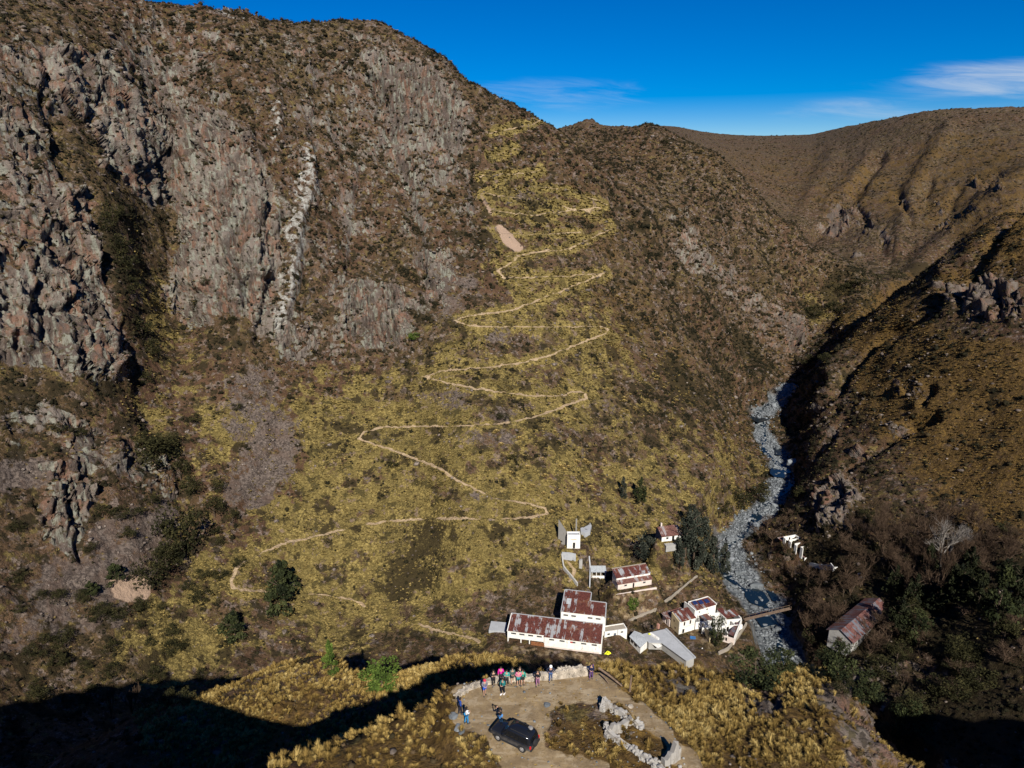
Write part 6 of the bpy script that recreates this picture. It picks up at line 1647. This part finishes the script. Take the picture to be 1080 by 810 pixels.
def person(X, Y, face, label, top, legs, hair=(.02, .015, .012), pose='stand', shorts=False, cap=None, shoes=(.05, .05, .05), pack=None, long_hair=False, h=1.72, hold=None, step=.10):
    p = on_plane(X, Y, Z_LOOK); p.z = max(float(T_at(p.x, p.y)), Z_LOOK - .3)
    o = thing('person', label, 'person', p, math.radians(face))          # local +y is where the person faces
    k = h / 1.72
    J = dict(pel=(0, 0, .93), waist=(0, .0, 1.08), chest=(0, .01, 1.30), neck=(0, .0, 1.47), head=(0, .03, 1.58), crown=(0, .02, 1.67))
    for s, n in ((-1, 'L'), (1, 'R')):
        f = step * s
        J.update({'hip' + n: (.09 * s, 0, .90), 'knee' + n: (.10 * s, .03 + f * .6, .49), 'ank' + n: (.105 * s, -.02 + f, .09), 'toe' + n: (.12 * s, .14 + f, .04),
                  'sh' + n: (.18 * s, 0, 1.42)})
        if pose == 'photo': e_, w_ = (.27 * s, .16, 1.30), (.10 * s, .36, 1.52)
        elif pose == 'cross': e_, w_ = (.27 * s, .04, 1.16), (-.06 * s, .20, 1.20)
        elif pose == 'hips': e_, w_ = (.40 * s, -.06, 1.20), (.20 * s, .06, 1.02)
        elif pose == 'wave' and s < 0: e_, w_ = (-.42, .05, 1.46), (-.62, .10, 1.66)
        elif pose == 'hold': e_, w_ = (.25 * s, .06, 1.16), (.10 * s, .27, 1.12)
        else: e_, w_ = (.25 * s, -.02, 1.15), (.25 * s, .07, .92)
        J['el' + n] = e_; J['wr' + n] = w_
        d = Vector(w_) - Vector(e_); d.normalize(); J['palm' + n] = tuple(Vector(w_) + d * .07)
    J = {a: Vector(b) * k for a, b in J.items()}
    def build(name, names, edges, rad, mat, sub=1):
        ix = {n: i for i, n in enumerate(names)}
        return skin_mesh(name, [J[n] for n in names], [(ix[a], ix[b]) for a, b in edges], [r * k if not isinstance(r, tuple) else (r[0] * k, r[1] * k) for r in rad], mat, o, sub)
    names = ['pel', 'waist', 'chest', 'neck', 'head', 'crown']; rad = [(.13, .10), (.12, .09), (.15, .10), .055, .10, .075]
    edges = [('pel', 'waist'), ('waist', 'chest'), ('chest', 'neck'), ('neck', 'head'), ('head', 'crown')]
    for n in 'LR':
        names += ['hip' + n, 'knee' + n, 'ank' + n, 'toe' + n, 'sh' + n, 'el' + n, 'wr' + n, 'palm' + n]; rad += [.085, .058, .042, .035, .058, .042, .030, .036]
        edges += [('pel', 'hip' + n), ('hip' + n, 'knee' + n), ('knee' + n, 'ank' + n), ('ank' + n, 'toe' + n), ('chest', 'sh' + n), ('sh' + n, 'el' + n), ('el' + n, 'wr' + n), ('wr' + n, 'palm' + n)]
        s = -1 if n == 'L' else 1
        d = (J['palm' + n] - J['wr' + n]).normalized(); a = Vector((0, 0, 1)).cross(d); a = a.normalized() if a.length > .1 else Vector((1, 0, 0)); b_ = d.cross(a)
        for f, (off, ln) in enumerate(((-.026, .075), (-.009, .088), (.009, .082), (.026, .066))):
            m1 = J['palm' + n] + (d * ln * .6 + b_ * off) * k; m2 = J['palm' + n] + (d * ln * .95 + b_ * off * 1.1 + Vector((-.022 * s, 0, 0)) ) * k
            J[f'f{f}{n}'] = m1; J[f'g{f}{n}'] = m2; names += [f'f{f}{n}', f'g{f}{n}']; rad += [.0095, .008]; edges += [('palm' + n, f'f{f}{n}'), (f'f{f}{n}', f'g{f}{n}')]
        J['th' + n] = J['wr' + n] + (d * .05 + b_ * -.05 + Vector((-.02 * s, 0, 0))) * k; names.append('th' + n); rad.append(.010); edges.append(('wr' + n, 'th' + n))
    J['nose'] = Vector((0, .135, 1.575)) * k; names.append('nose'); rad.append(.018); edges.append(('head', 'nose'))
    build('body', names, edges, rad, SKIN)
    tn = ['pel', 'waist', 'chest', 'neck']; tr = [(.155, .125), (.145, .115), (.18, .125), .07]; te = [('pel', 'waist'), ('waist', 'chest'), ('chest', 'neck')]
    for n in 'LR': tn += ['sh' + n, 'el' + n, 'wr' + n]; tr += [.078, .060, .046]; te += [('chest', 'sh' + n), ('sh' + n, 'el' + n), ('el' + n, 'wr' + n)]
    build('jacket', tn, te, tr, cloth(top))
    ln_ = ['pel']; lr = [(.16, .13)]; le = []
    for n in 'LR':
        if shorts: J['mid' + n] = J['hip' + n].lerp(J['knee' + n], .75); ln_ += ['hip' + n, 'mid' + n]; lr += [.108, .100]; le += [('pel', 'hip' + n), ('hip' + n, 'mid' + n)]
        else: ln_ += ['hip' + n, 'knee' + n, 'ank' + n]; lr += [.104, .076, .062]; le += [('pel', 'hip' + n), ('hip' + n, 'knee' + n), ('knee' + n, 'ank' + n)]
    build('shorts' if shorts else 'trousers', ln_, le, lr, cloth(legs))
    for n in 'LR':
        m = MB(); a = J['ank' + n]; t_ = J['toe' + n]; c = (a + t_) / 2; d = (t_ - a); d.z = 0; d.normalize(); s_ = Vector((-d.y, d.x, 0))
        q = [a - d * .07 - s_ * .048, t_ + d * .04 - s_ * .045, t_ + d * .04 + s_ * .045, a - d * .07 + s_ * .048]
        m.prism([(v.x, v.y) for v in q], .0, [.125, .07, .07, .125]); m.build('shoe', cloth(shoes), o)
    hc = J['head']; bm = bmesh.new(); bmesh.ops.create_uvsphere(bm, u_segments=12, v_segments=8, radius=.125 * k)
    for v in bm.verts:
        v.co.z *= 1.08
        if v.co.y > .05 * k and v.co.z < .05 * k: v.co.y = .03 * k; v.co.x *= .9
        if long_hair and v.co.z < -.02 and v.co.y < .03: v.co.z -= .20 * k; v.co.y -= .02
        v.co += hc + Vector((0, -.012, .028)) * k
    me = bpy.data.meshes.new('hair'); bm.to_mesh(me); bm.free(); me.materials.append(cloth(hair, 'hair')); hr = bpy.data.objects.new('hair', me); COL.objects.link(hr); hr.parent = o
    for s in (-1, 1): m = MB(); m.rock((.035 * s * k, hc.y + .098 * k, hc.z + .01), .013 * k, np.random.default_rng(1)); m.build('eye', mt_dark, o)
    if cap:
        m = MB()
        for a0 in range(12):
            pass
        bm = bmesh.new(); bmesh.ops.create_uvsphere(bm, u_segments=12, v_segments=8, radius=.140 * k)
        for v in bm.verts:
            v.co.z = max(v.co.z, .0) * .85
            if v.co.y > .06 and v.co.z < .03: v.co.y += .09 * k
            v.co += hc + Vector((0, -.01, .055)) * k
        me = bpy.data.meshes.new('cap'); bm.to_mesh(me); bm.free(); me.materials.append(cloth(cap)); c_ = bpy.data.objects.new('cap', me); COL.objects.link(c_); c_.parent = o
    if pack:
        m = MB(); m.box(-.15 * k, .15 * k, -.30 * k, -.125 * k, 1.05 * k, 1.45 * k); pk = m.build('backpack', cloth(pack), o)
        bv = pk.modifiers.new('round', 'BEVEL'); bv.width = .05; bv.segments = 2
    if hold:
        a = (J['palmL'] + J['palmR']) / 2 + Vector((0, .06, .02)); m = MB(); m.box(a.x - .075, a.x + .075, a.y - .03, a.y + .03, a.z - .05, a.z + .05)
        ph = m.build('camera' if pose == 'photo' else 'phone', mt_dark)
        ph.location = p; ph.rotation_euler = (0, 0, math.radians(face)); tag(ph, 'small black camera held up by the person in jeans near the vehicle' if pose == 'photo' else 'phone held by the person in a white top', 'camera')
    return o
K_ = (.016, .016, .019)
person(485.6, 753, -70, 'person in a blue jacket and dark trousers at the left edge of the lookout', (.02, .055, .25), (.02, .02, .03), pose='hips')
person(492.1, 763, -60, 'person with long black hair, white top and bright blue jeans, left edge of the lookout', (.62, .64, .66), (.03, .20, .42), long_hair=True, pose='hold')
person(527.7, 764, 50, 'person in black jacket and jeans aiming a camera, just behind the dark vehicle', K_, (.06, .19, .42), pose='photo', hold=True, step=.2)
person(511.2, 733, -160, 'person with red cap and bright blue shorts standing apart from the group', (.16, .16, .20), (.03, .10, .50), shorts=True, cap=(.45, .03, .06), pose='hold', pack=(.02, .02, .025))
person(520.5, 723, -170, 'person all in black by the stone wall, left of the person in magenta', K_, K_, pose='cross')
person(530.5, 732, 150, 'person in black with teal top and white shoes in front of the group', (.02, .15, .15), K_, pose='hold', shoes=(.75, .75, .75), pack=K_)
person(528.4, 719.5, 180, 'person in a bright magenta jacket standing by the stone wall', (.62, .02, .30), (.03, .02, .03), pose='stand')
person(534.5, 723, 170, 'person in a teal shirt and dark trousers right of the magenta jacket', (.05, .28, .25), (.03, .028, .03), pose='cross')
person(540.4, 720.5, -170, 'person in grey-green shirt and shorts with bare legs in the group', (.07, .11, .10), (.03, .04, .045), shorts=True, pose='hold')
person(546.8, 723, 180, 'person in a pink top and shorts with bare legs in the group', (.52, .16, .26), (.03, .20, .22), shorts=True, pose='cross')
person(551.3, 722.5, 165, 'person in teal green top and dark shorts at the right end of the group', (.03, .26, .20), (.02, .03, .03), shorts=True, pose='stand', pack=(.02, .02, .02))
person(548.3, 719, 175, 'person in dark clothes half hidden behind the person in the pink top', K_, K_, pose='stand')
person(567.1, 723, 170, 'person in black jacket and mauve trousers standing alone near the wall', K_, (.28, .13, .22), long_hair=True, pose='hold')
person(580.7, 718, 180, 'person with white hat, dark jacket and jeans standing with legs apart by the wall', (.02, .026, .05), (.05, .09, .20), cap=(.75, .75, .73), pose='hips', step=.16)
person(623.4, 716, 165, 'person in navy jacket and purple trousers at the right end of the stone wall', (.015, .02, .06), (.10, .05, .16), pose='hold', pack=(.25, .12, .30))
# ------------------------------------------------------------------ dark four-wheel drive
mt_paint, t = material('dark dusty paint')
co = t.n('ShaderNodeTexCoord').outputs['Object']; sep = t.n('ShaderNodeSeparateXYZ', inp={0: co})
n1 = t.noise(co, 3, 5, .6)
dust = t.math('MULTIPLY', t.rng(sep.outputs[2], 1.05, .35), t.rng(n1, .3, .6, .4, 1.0))
c = t.mix(dust, (.010, .011, .014), (.105, .098, .095)); r_ = t.rng(dust, 0, 1, .16, .8)
b_ = t.out(c, r_, None, 0, .5)
mt_chrome = mat_simple('wheel alloy', (.42, .42, .43), .45, .15, 8, .5, .6)
mt_glassc = mat_simple('tinted glass', (.008, .009, .011), .06, .1, 4, .6)
mt_tail = mat_simple('red tail lamp', (.55, .01, .012), .25, .1, 6)
mt_trim = mat_simple('black plastic trim', (.022, .022, .024), .7, .2, 8)
a = on_plane(552.9, 792.5, Z_LOOK); b = on_plane(525.7, 784.5, Z_LOOK)
hd = Vector((b.x - a.x, b.y - a.y, 0)); Lw = hd.length; hd.normalize(); rightv = Vector((hd.y, -hd.x, 0))
WB = 2.65; ctr = (a + b) / 2 + rightv * .80
car = thing('parked_car', 'black dusty four-wheel drive with a spare wheel on its tailgate, parked on the lookout', 'car', (ctr.x, ctr.y, float(T_at(ctr.x, ctr.y)) + .02), math.atan2(hd.y, hd.x) - math.radians(11))
car.scale = (.87, .87, .87)
def loft(sections):
    """closed skin over cross sections given as (x, [(y, z)...])"""
    n = len(sections[0][1]); V = [(x, y, z) for x, s in sections for y, z in s]; Fc = []
    for k in range(len(sections) - 1):
        for i in range(n): j = (i + 1) % n; Fc.append((k * n + i, k * n + j, (k + 1) * n + j, (k + 1) * n + i))
    Fc.append(tuple(range(n))[::-1]); Fc.append(tuple((len(sections) - 1) * n + i for i in range(n)))
    return V, Fc
def sec(w, z0, z1, r=.10):
    return [(-w + .04, z0), (w - .04, z0), (w, z0 + .12), (w + .02, (z0 + z1) / 2), (w - .01, z1 - r), (w - r, z1), (-w + r, z1), (-w + .01, z1 - r), (-w - .02, (z0 + z1) / 2), (-w, z0 + .12)]
m = MB(); m.add(*loft([(-2.22, sec(.78, .50, .98)), (-2.12, sec(.86, .42, 1.04)), (-1.3, sec(.90, .40, 1.06)), (.0, sec(.90, .38, 1.06)), (.95, sec(.90, .40, 1.06)), (1.5, sec(.89, .42, 1.02)), (2.0, sec(.86, .44, .97)), (2.22, sec(.76, .50, .88))]))
body = m.build('body', mt_paint, car, True)
def sec2(w0, w1, z0, z1): return [(-w0, z0), (w0, z0), (w0 - .03, z0 + .1), (w1 + .02, z1 - .12), (w1 - .05, z1), (-w1 + .05, z1), (-w1 - .02, z1 - .12), (-w0 + .03, z0 + .1)]
m = MB(); m.add(*loft([(-2.10, sec2(.84, .70, 1.03, 1.10)), (-1.98, sec2(.85, .70, 1.03, 1.68)), (-1.2, sec2(.86, .72, 1.03, 1.76)), (-.2, sec2(.86, .72, 1.03, 1.76)), (.35, sec2(.85, .70, 1.03, 1.68)), (.98, sec2(.82, .74, 1.02, 1.08))]))
m.build('cabin', mt_paint, car, True)
for s in (-1, 1):
    for x0, x1, t0, t1 in ((-1.85, -1.25, -1.82, -1.22), (-1.15, -.42, -1.12, -.42), (-.34, .58, -.34, .22)):
        y0, y1 = .868 * s, .765 * s
        m = MB(); q = [(x0, y0, 1.12), (x1, y0, 1.12), (t1, y1, 1.60), (t0, y1, 1.60)]; m.add(q + [(x, y - .03 * s, z) for x, y, z in q], [(0, 1, 2, 3), (4, 7, 6, 5), (0, 4, 5, 1), (1, 5, 6, 2), (2, 6, 7, 3), (3, 7, 4, 0)]); m.build('side_window', mt_glassc, car)
    for x in (-1.32, 1.33):
        w_ = bpy.data.objects.new('wheel', None); COL.objects.link(w_); w_.parent = car; w_.location = (x, .80 * s, .37)
        m = MB(); m.tube((0, -.13, 0), (0, .13, 0), .37, n=22); m.build('tyre', mt_rub, w_)
        m = MB(); m.tube((0, .10 * s, 0), (0, .14 * s, 0), .235, .21, n=16); m.tube((0, .141 * s, 0), (0, .16 * s, 0), .06, .05, n=10); m.build('rim', mt_chrome, w_)
        m = MB()
        for k in range(9):
            a0, a1 = PI * k / 9, PI * (k + 1) / 9
            m.tube((x + .43 * math.cos(a0), .90 * s, .37 + .43 * math.sin(a0)), (x + .43 * math.cos(a1), .90 * s, .37 + .43 * math.sin(a1)), .045, n=6)
        m.build('wheel_arch', mt_trim, car)
    m = MB(); m.box(-2.225, -2.12, s * .80 - .07, s * .80 + .07, .72, 1.00); m.build('tail_light', mt_tail, car)
    m = MB(); m.box(2.06, 2.19, s * .62 - .14, s * .62 + .14, .70, .86); m.build('headlight', mt_chrome, car)
    m = MB(); m.box(.62, .80, s * .98 - .10, s * .98 + .10, 1.05, 1.22); m.build('wing_mirror', mt_paint, car)
    m = MB(); m.box(-1.85, .1, s * .60 - .025, s * .60 + .025, 1.80, 1.85); 
    for x in (-1.8, -.9, .0): m.box(x, x + .06, s * .60 - .024, s * .60 + .024, 1.74, 1.799)
    m.build('roof_rail', mt_trim, car)
    m = MB(); m.box(-.95, .95, s * .93 - .07, s * .93 + .07, .36, .42); m.build('side_step', mt_trim, car)
m = MB(); m.add([(.42, -.70, 1.62), (.42, .70, 1.62), (.97, .76, 1.12), (.97, -.76, 1.12), (.45, -.70, 1.65), (.45, .70, 1.65), (1.0, .76, 1.15), (1.0, -.76, 1.15)], [(0, 3, 2, 1), (4, 5, 6, 7), (0, 1, 5, 4), (1, 2, 6, 5), (2, 3, 7, 6), (3, 0, 4, 7)]); m.build('windscreen', mt_glassc, car)
m = MB(); m.add([(-2.09, -.68, 1.16), (-2.09, .68, 1.16), (-2.02, .62, 1.58), (-2.02, -.62, 1.58), (-2.12, -.68, 1.16), (-2.12, .68, 1.16), (-2.05, .62, 1.58), (-2.05, -.62, 1.58)], [(0, 1, 2, 3), (4, 7, 6, 5), (0, 4, 5, 1), (1, 5, 6, 2), (2, 6, 7, 3), (3, 7, 4, 0)]); m.build('rear_window', mt_glassc, car)
sw = bpy.data.objects.new('spare_wheel', None); COL.objects.link(sw); sw.parent = car; sw.location = (-2.33, .08, .98)
m = MB(); m.tube((-.11, 0, 0), (.10, 0, 0), .36, n=22); m.build('tyre', mt_rub, sw); m = MB(); m.tube((-.13, 0, 0), (-.111, 0, 0), .20, .22, n=14); m.build('rim', mt_trim, sw)
m = MB(); m.box(-2.30, -2.18, -.84, .84, .46, .66); m.build('rear_bumper', mt_trim, car); m = MB(); m.box(2.16, 2.32, -.82, .82, .46, .66); m.build('front_bumper', mt_trim, car)
m = MB(); m.rock((-1.55, -.35, 1.96), (.30, .24, .13), np.random.default_rng(4), 2); bag = m.build('duffel_bag', cloth((.20, .19, .18)), None, True)
bag.location = car.location; bag.scale = car.scale; bag.rotation_euler = car.rotation_euler; tag(bag, 'grey bag tied on the rear of the dark vehicle roof', 'bag')
m = MB(); m.box(-2.225, -2.19, -.26, .26, .68, .80); m.build('number_plate', mt_slab, car)
# ------------------------------------------------------------------ dry-stone wall along the edge of the lookout
mt_stone = mat_simple('pale stone', (.34, .295, .235), .95, .45, 1.6, .12, bump=.06)
mt_stone2 = mat_wall('whitewashed stone', (.33, .31, .28), (.17, .14, .105), .9)
gs = np.random.default_rng(9)
def dry_wall(pix, h, th, label, mat, name='dry_stone_wall', hs=None, jag=.10, size=.15):
    """irregular stones bedded on both faces and the top of a rubble core"""
    pts = [on_plane(X, Y, Z_LOOK) for X, Y in pix]; m = MB(); o0 = pts[0].copy(); Ls = [0]
    for k in range(len(pts) - 1): Ls.append(Ls[-1] + (pts[k + 1] - pts[k]).length)
    Lt = Ls[-1]; ph = gs.uniform(0, 100)
    def at_s(s):
        k = max(0, min(len(pts) - 2, int(np.searchsorted(Ls, s)) - 1)); f = (s - Ls[k]) / (Ls[k + 1] - Ls[k]); d = (pts[k + 1] - pts[k]).normalized(); c = pts[k].lerp(pts[k + 1], f)
        hh = h if hs is None else float(np.interp(s / Lt, np.linspace(0, 1, len(hs)), hs)); hh = max(.12, hh + jag * 2.2 * float(perlin(np.array([[s * .9 + ph, 0, 0]]))[0]) + jag * float(perlin(np.array([[s * 2.7 + ph, 5, 0]]))[0]))
        return c, d, Vector((-d.y, d.x, 0)), hh, float(T_at(c.x, c.y))
    V = []; Fc = []; n_ = max(3, int(Lt / .35))
    for i in range(n_ + 1):
        c, d, n, hh, zz = at_s(min(Lt - 1e-3, Lt * i / n_)); tw_ = th * .40
        for q, z in ((c - n * tw_, zz - .4), (c + n * tw_, zz - .4), (c + n * tw_ * .8, zz + hh * .95), (c - n * tw_ * .8, zz + hh * .95)): V.append((q.x - o0.x, q.y - o0.y, z - o0.z))
        if i: b = 4 * i; Fc += [(b - 4 + e, b - 4 + (e + 1) % 4, b + (e + 1) % 4, b + e) for e in range(4)]
    Fc += [(3, 2, 1, 0), tuple(len(V) - 4 + e for e in range(4))]; m.add(V, Fc)
    for i in range(int(Lt * h * 26)):
        c, d, n, hh, zz = at_s(gs.uniform(0, Lt - 1e-3)); r = size * gs.uniform(.5, 1.25)
        side = gs.choice([-1, 1, 0], p=[.46, .34, .20]); z = zz + (hh if side == 0 else gs.uniform(0, hh)); off = gs.uniform(-.35, .35) * th if side == 0 else side * th * .40
        q = c + n * off - o0; m.rock((q.x, q.y, z - o0.z), (r * 1.25, r * .8, r * .62), gs, 1)
    o = m.build(name, mat); o.location = o0; return tag(o, label, 'wall')
dry_wall([(480, 736), (492, 728), (506, 722.5), (522, 719), (545, 717.5), (575, 716), (600, 713.5), (621, 711)], .8, .6, 'pale dry-stone wall curving along the far edge of the lookout', mt_stone, hs=[.25, .35, .4, .45, .55, .75, .95, .9])
dry_wall([(637, 746.5), (650, 751), (664, 759), (678, 769)], .6, .55, 'broken whitish stone wall on the upper side of the old foundation', mt_stone2, hs=[1.2, .5, .4, .3, .5, .4], jag=.2, size=.18)
dry_wall([(638.5, 768), (641, 776), (651, 783), (664, 790), (678, 799), (690, 808), (700, 816)], .5, .5, 'low whitish stone wall on the lower side of the old foundation', mt_stone2, hs=[.7, .8, .5, .35, .35, .35, .45, .5], jag=.16, size=.17)
dry_wall([(637, 746.5), (634, 751)], .7, .5, 'short stump of wall at the upper corner of the old foundation', mt_stone2, hs=[1.2, .5])
def shard(pix, h, label, seed, wide=1.6):
    """what is left of a thick wall: a jagged upright piece with rubble at its foot"""
    g = np.random.default_rng(seed); p = on_plane(*pix, Z_LOOK); p.z = float(T_at(p.x, p.y)); m = MB(); n = 9; V = []; Fc = []
    for i in range(n):
        x = -wide / 2 + wide * i / (n - 1); hh = h * (.35 + .65 * max(0, 1 - abs(i - n * .6) / (n * .5))) * g.uniform(.6, 1.1); y = g.uniform(-.07, .07)
        V += [(x, y - .28, -.4), (x, y + .28, -.4), (x + g.uniform(-.05, .05), y + .22, hh * g.uniform(.8, 1)), (x, y - .20, hh)]
        if i: b = 4 * i; Fc += [(b - 4 + e, b - 4 + (e + 1) % 4, b + (e + 1) % 4, b + e) for e in range(4)]
    Fc += [(3, 2, 1, 0), tuple(4 * n - 4 + e for e in range(4))]; m.add(V, Fc)
    for k in range(14): m.rock((g.uniform(-wide * .7, wide * .7), g.uniform(-.8, .6), .03), g.uniform(.08, .22), g)
    o = m.build('wall_fragment', mt_stone2); o.location = p; o.rotation_euler = (0, 0, g.uniform(.2, .7)); return tag(o, label, 'ruin')
shard((708, 803), 2.0, 'jagged upright white wall fragment at the lower right end of the foundation', 1)
shard((646, 774), 1.3, 'broken white masonry block at the left end of the foundation', 2)
shard((661, 764), .8, 'small white masonry lump inside the old foundation', 3)
for X, Y, s, lab in ((577, 743.5, .45, 'dark flat stone lying in the middle of the lookout'), (483, 768, .5, 'grey stone at the left edge of the lookout'), (478, 755, .6, 'grey rock among tussocks left of the person in blue'), (487, 772, .4, 'small grey rock near the front of the vehicle'), (665, 745, .35, 'white stone in the grass beside the track'), (600, 701, 1.3, 'smooth pale boulder just beyond the stone wall')):
    p = on_plane(X, Y, Z_LOOK); p.z = float(T_at(p.x, p.y)); o = bpy.data.objects.new('rock', bould[int(gs.integers(9))].copy()); o.data.materials[0] = mt_stone if 'white' in lab or 'pale' in lab else mt_bould; COL.objects.link(o); o.location = p; o.scale = (s, s * .8, s * .45); o.rotation_euler = (0, 0, gs.uniform(0, 6)); tag(o, lab, 'rock')
# fallen log and post at the right end
def loose_pole(pa, pb, za, zb, r, name, label):
    a = on_plane(*pa, Z_LOOK); b = on_plane(*pb, Z_LOOK); a.z = float(T_at(a.x, a.y)) + za; b.z = float(T_at(b.x, b.y)) + zb
    m = MB(); q = b - a; mid_ = q * .5 + Vector((0, 0, .08)); m.tube((0, 0, 0), mid_, r, r * .9, 8); m.tube(mid_, q, r * .9, r * .6, 8); o = m.build(name, mt_wood); o.location = a; return tag(o, label, 'log' if 'log' in name else 'post')
loose_pole((631, 713), (656, 726), .9, .25, .11, 'fallen_log', 'long grey log slanting down from the right end of the stone wall')
loose_pole((634, 716), (642, 722), .5, .1, .07, 'fallen_log', 'short thin log lying under the long grey log')
p = on_plane(664, 729, Z_LOOK); p.z = float(T_at(p.x, p.y)); m = MB(); m.tube((0, 0, -.3), (.08, 0, 1.7), .11, .08, 8); o = m.build('fence_post', mt_wood); o.location = p; tag(o, 'weathered upright post in the grass right of the fallen log', 'post')

# stones trodden into the lookout
pv = []
for k in range(420):
    X, Y = gs.uniform(480, 720), gs.uniform(712, 815); q = on_plane(X, Y, Z_LOOK); pv.append((q.x, q.y, float(T_at(q.x, q.y)) + .01))
pv = np.array(pv); sprigs('loose_stones', protos, pv, np.clip(gs.gamma(2, .024, len(pv)), .02, .18), gs.uniform(0, 6.28, len(pv)), gs.random(len(pv)), mt_bould, label='small loose stones on the lookout')
print('wheelbase', Lw)
# ------------------------------------------------------------------ camera, sun, sky
cam_d = bpy.data.cameras.new('camera'); cam_d.sensor_width = 36; cam_d.lens = 24.0; cam_d.clip_start = .5; cam_d.clip_end = 30000
cam = bpy.data.objects.new('camera', cam_d); COL.objects.link(cam)
cam.location = (0, 0, CZ); cam.rotation_euler = (math.radians(90) - PITCH, 0, 0)
SC.camera = cam
SUN_EL, SUN_AZ = math.radians(38.3), math.radians(11)
sd = bpy.data.lights.new('sun', 'SUN'); sd.energy = 5.0; sd.angle = math.radians(.5); sd.color = (1, .95, .86)
so = bpy.data.objects.new('sun', sd); COL.objects.link(so); so.rotation_euler = (PI / 2 - SUN_EL, 0, SUN_AZ)
w = bpy.data.worlds.new('World'); SC.world = w; w.use_nodes = True
t = NT(w.node_tree)
sky = t.n('ShaderNodeTexSky', sky_type='NISHITA', sun_disc=False, sun_elevation=SUN_EL, sun_rotation=PI - SUN_AZ, altitude=1800, air_density=1.0, dust_density=0.0, ozone_density=4.0)
gen = t.n('ShaderNodeTexCoord').outputs['Generated']
hs = t.n('ShaderNodeHueSaturation', inp={'Hue': .515, 'Saturation': 1.75, 'Value': 1.25, 'Color': sky.outputs[0]})
# thin cirrus: streaks in the open sky to the north-east and low over the ridge
sep = t.n('ShaderNodeSeparateXYZ', inp={0: gen})
azn = t.math('ARCTAN2', sep.outputs[0], sep.outputs[1])
eln = t.math('ARCSINE', sep.outputs[2])
cv_ = t.n('ShaderNodeCombineXYZ', inp={0: t.math('MULTIPLY', azn, 5.0), 1: t.math('ADD', t.math('MULTIPLY', eln, 42.0), t.math('MULTIPLY', azn, 4.0)), 2: 0.0})
cn = t.noise(cv_.outputs[0], 1.5, 8, .62, dist=.7)
def band(a0, e0, wa, we):
    u = t.math('DIVIDE', t.math('SUBTRACT', azn, math.radians(a0)), math.radians(wa)); v = t.math('DIVIDE', t.math('SUBTRACT', eln, math.radians(e0)), math.radians(we))
    return t.rng(t.math('ADD', t.math('MULTIPLY', u, u), t.math('MULTIPLY', v, v)), 0, 1.0, 1.0, 0.0)
bands = t.math('MAXIMUM', band(36.5, 5.9, 13.0, 1.8), t.math('MAXIMUM', t.math('MULTIPLY', band(3, 5.9, 12, 1.5), .5), t.math('MULTIPLY', band(27, 4.4, 10, 1.2), .55)))
cl = t.math('MULTIPLY', t.rng(t.math('ADD', cn, t.math('MULTIPLY', bands, .30)), .50, 1.0), bands)
skyc = t.mix(t.math('MULTIPLY', cl, .68), hs.outputs[0], (9.5, 10.2, 11.0))
bg = t.n('ShaderNodeBackground', inp={'Color': skyc, 'Strength': .05})
o = t.n('ShaderNodeOutputWorld'); t.t.links.new(bg.outputs[0], o.inputs[0])
vs = SC.view_settings
vs.view_transform = 'Standard'; vs.look = 'None'; vs.gamma = 1; vs.exposure = .5; vs.use_curve_mapping = False
SC.cycles.max_bounces = 5; SC.cycles.diffuse_bounces = 2; SC.cycles.glossy_bounces = 2; SC.cycles.transparent_max_bounces = 4
SC.cycles.use_denoising = True
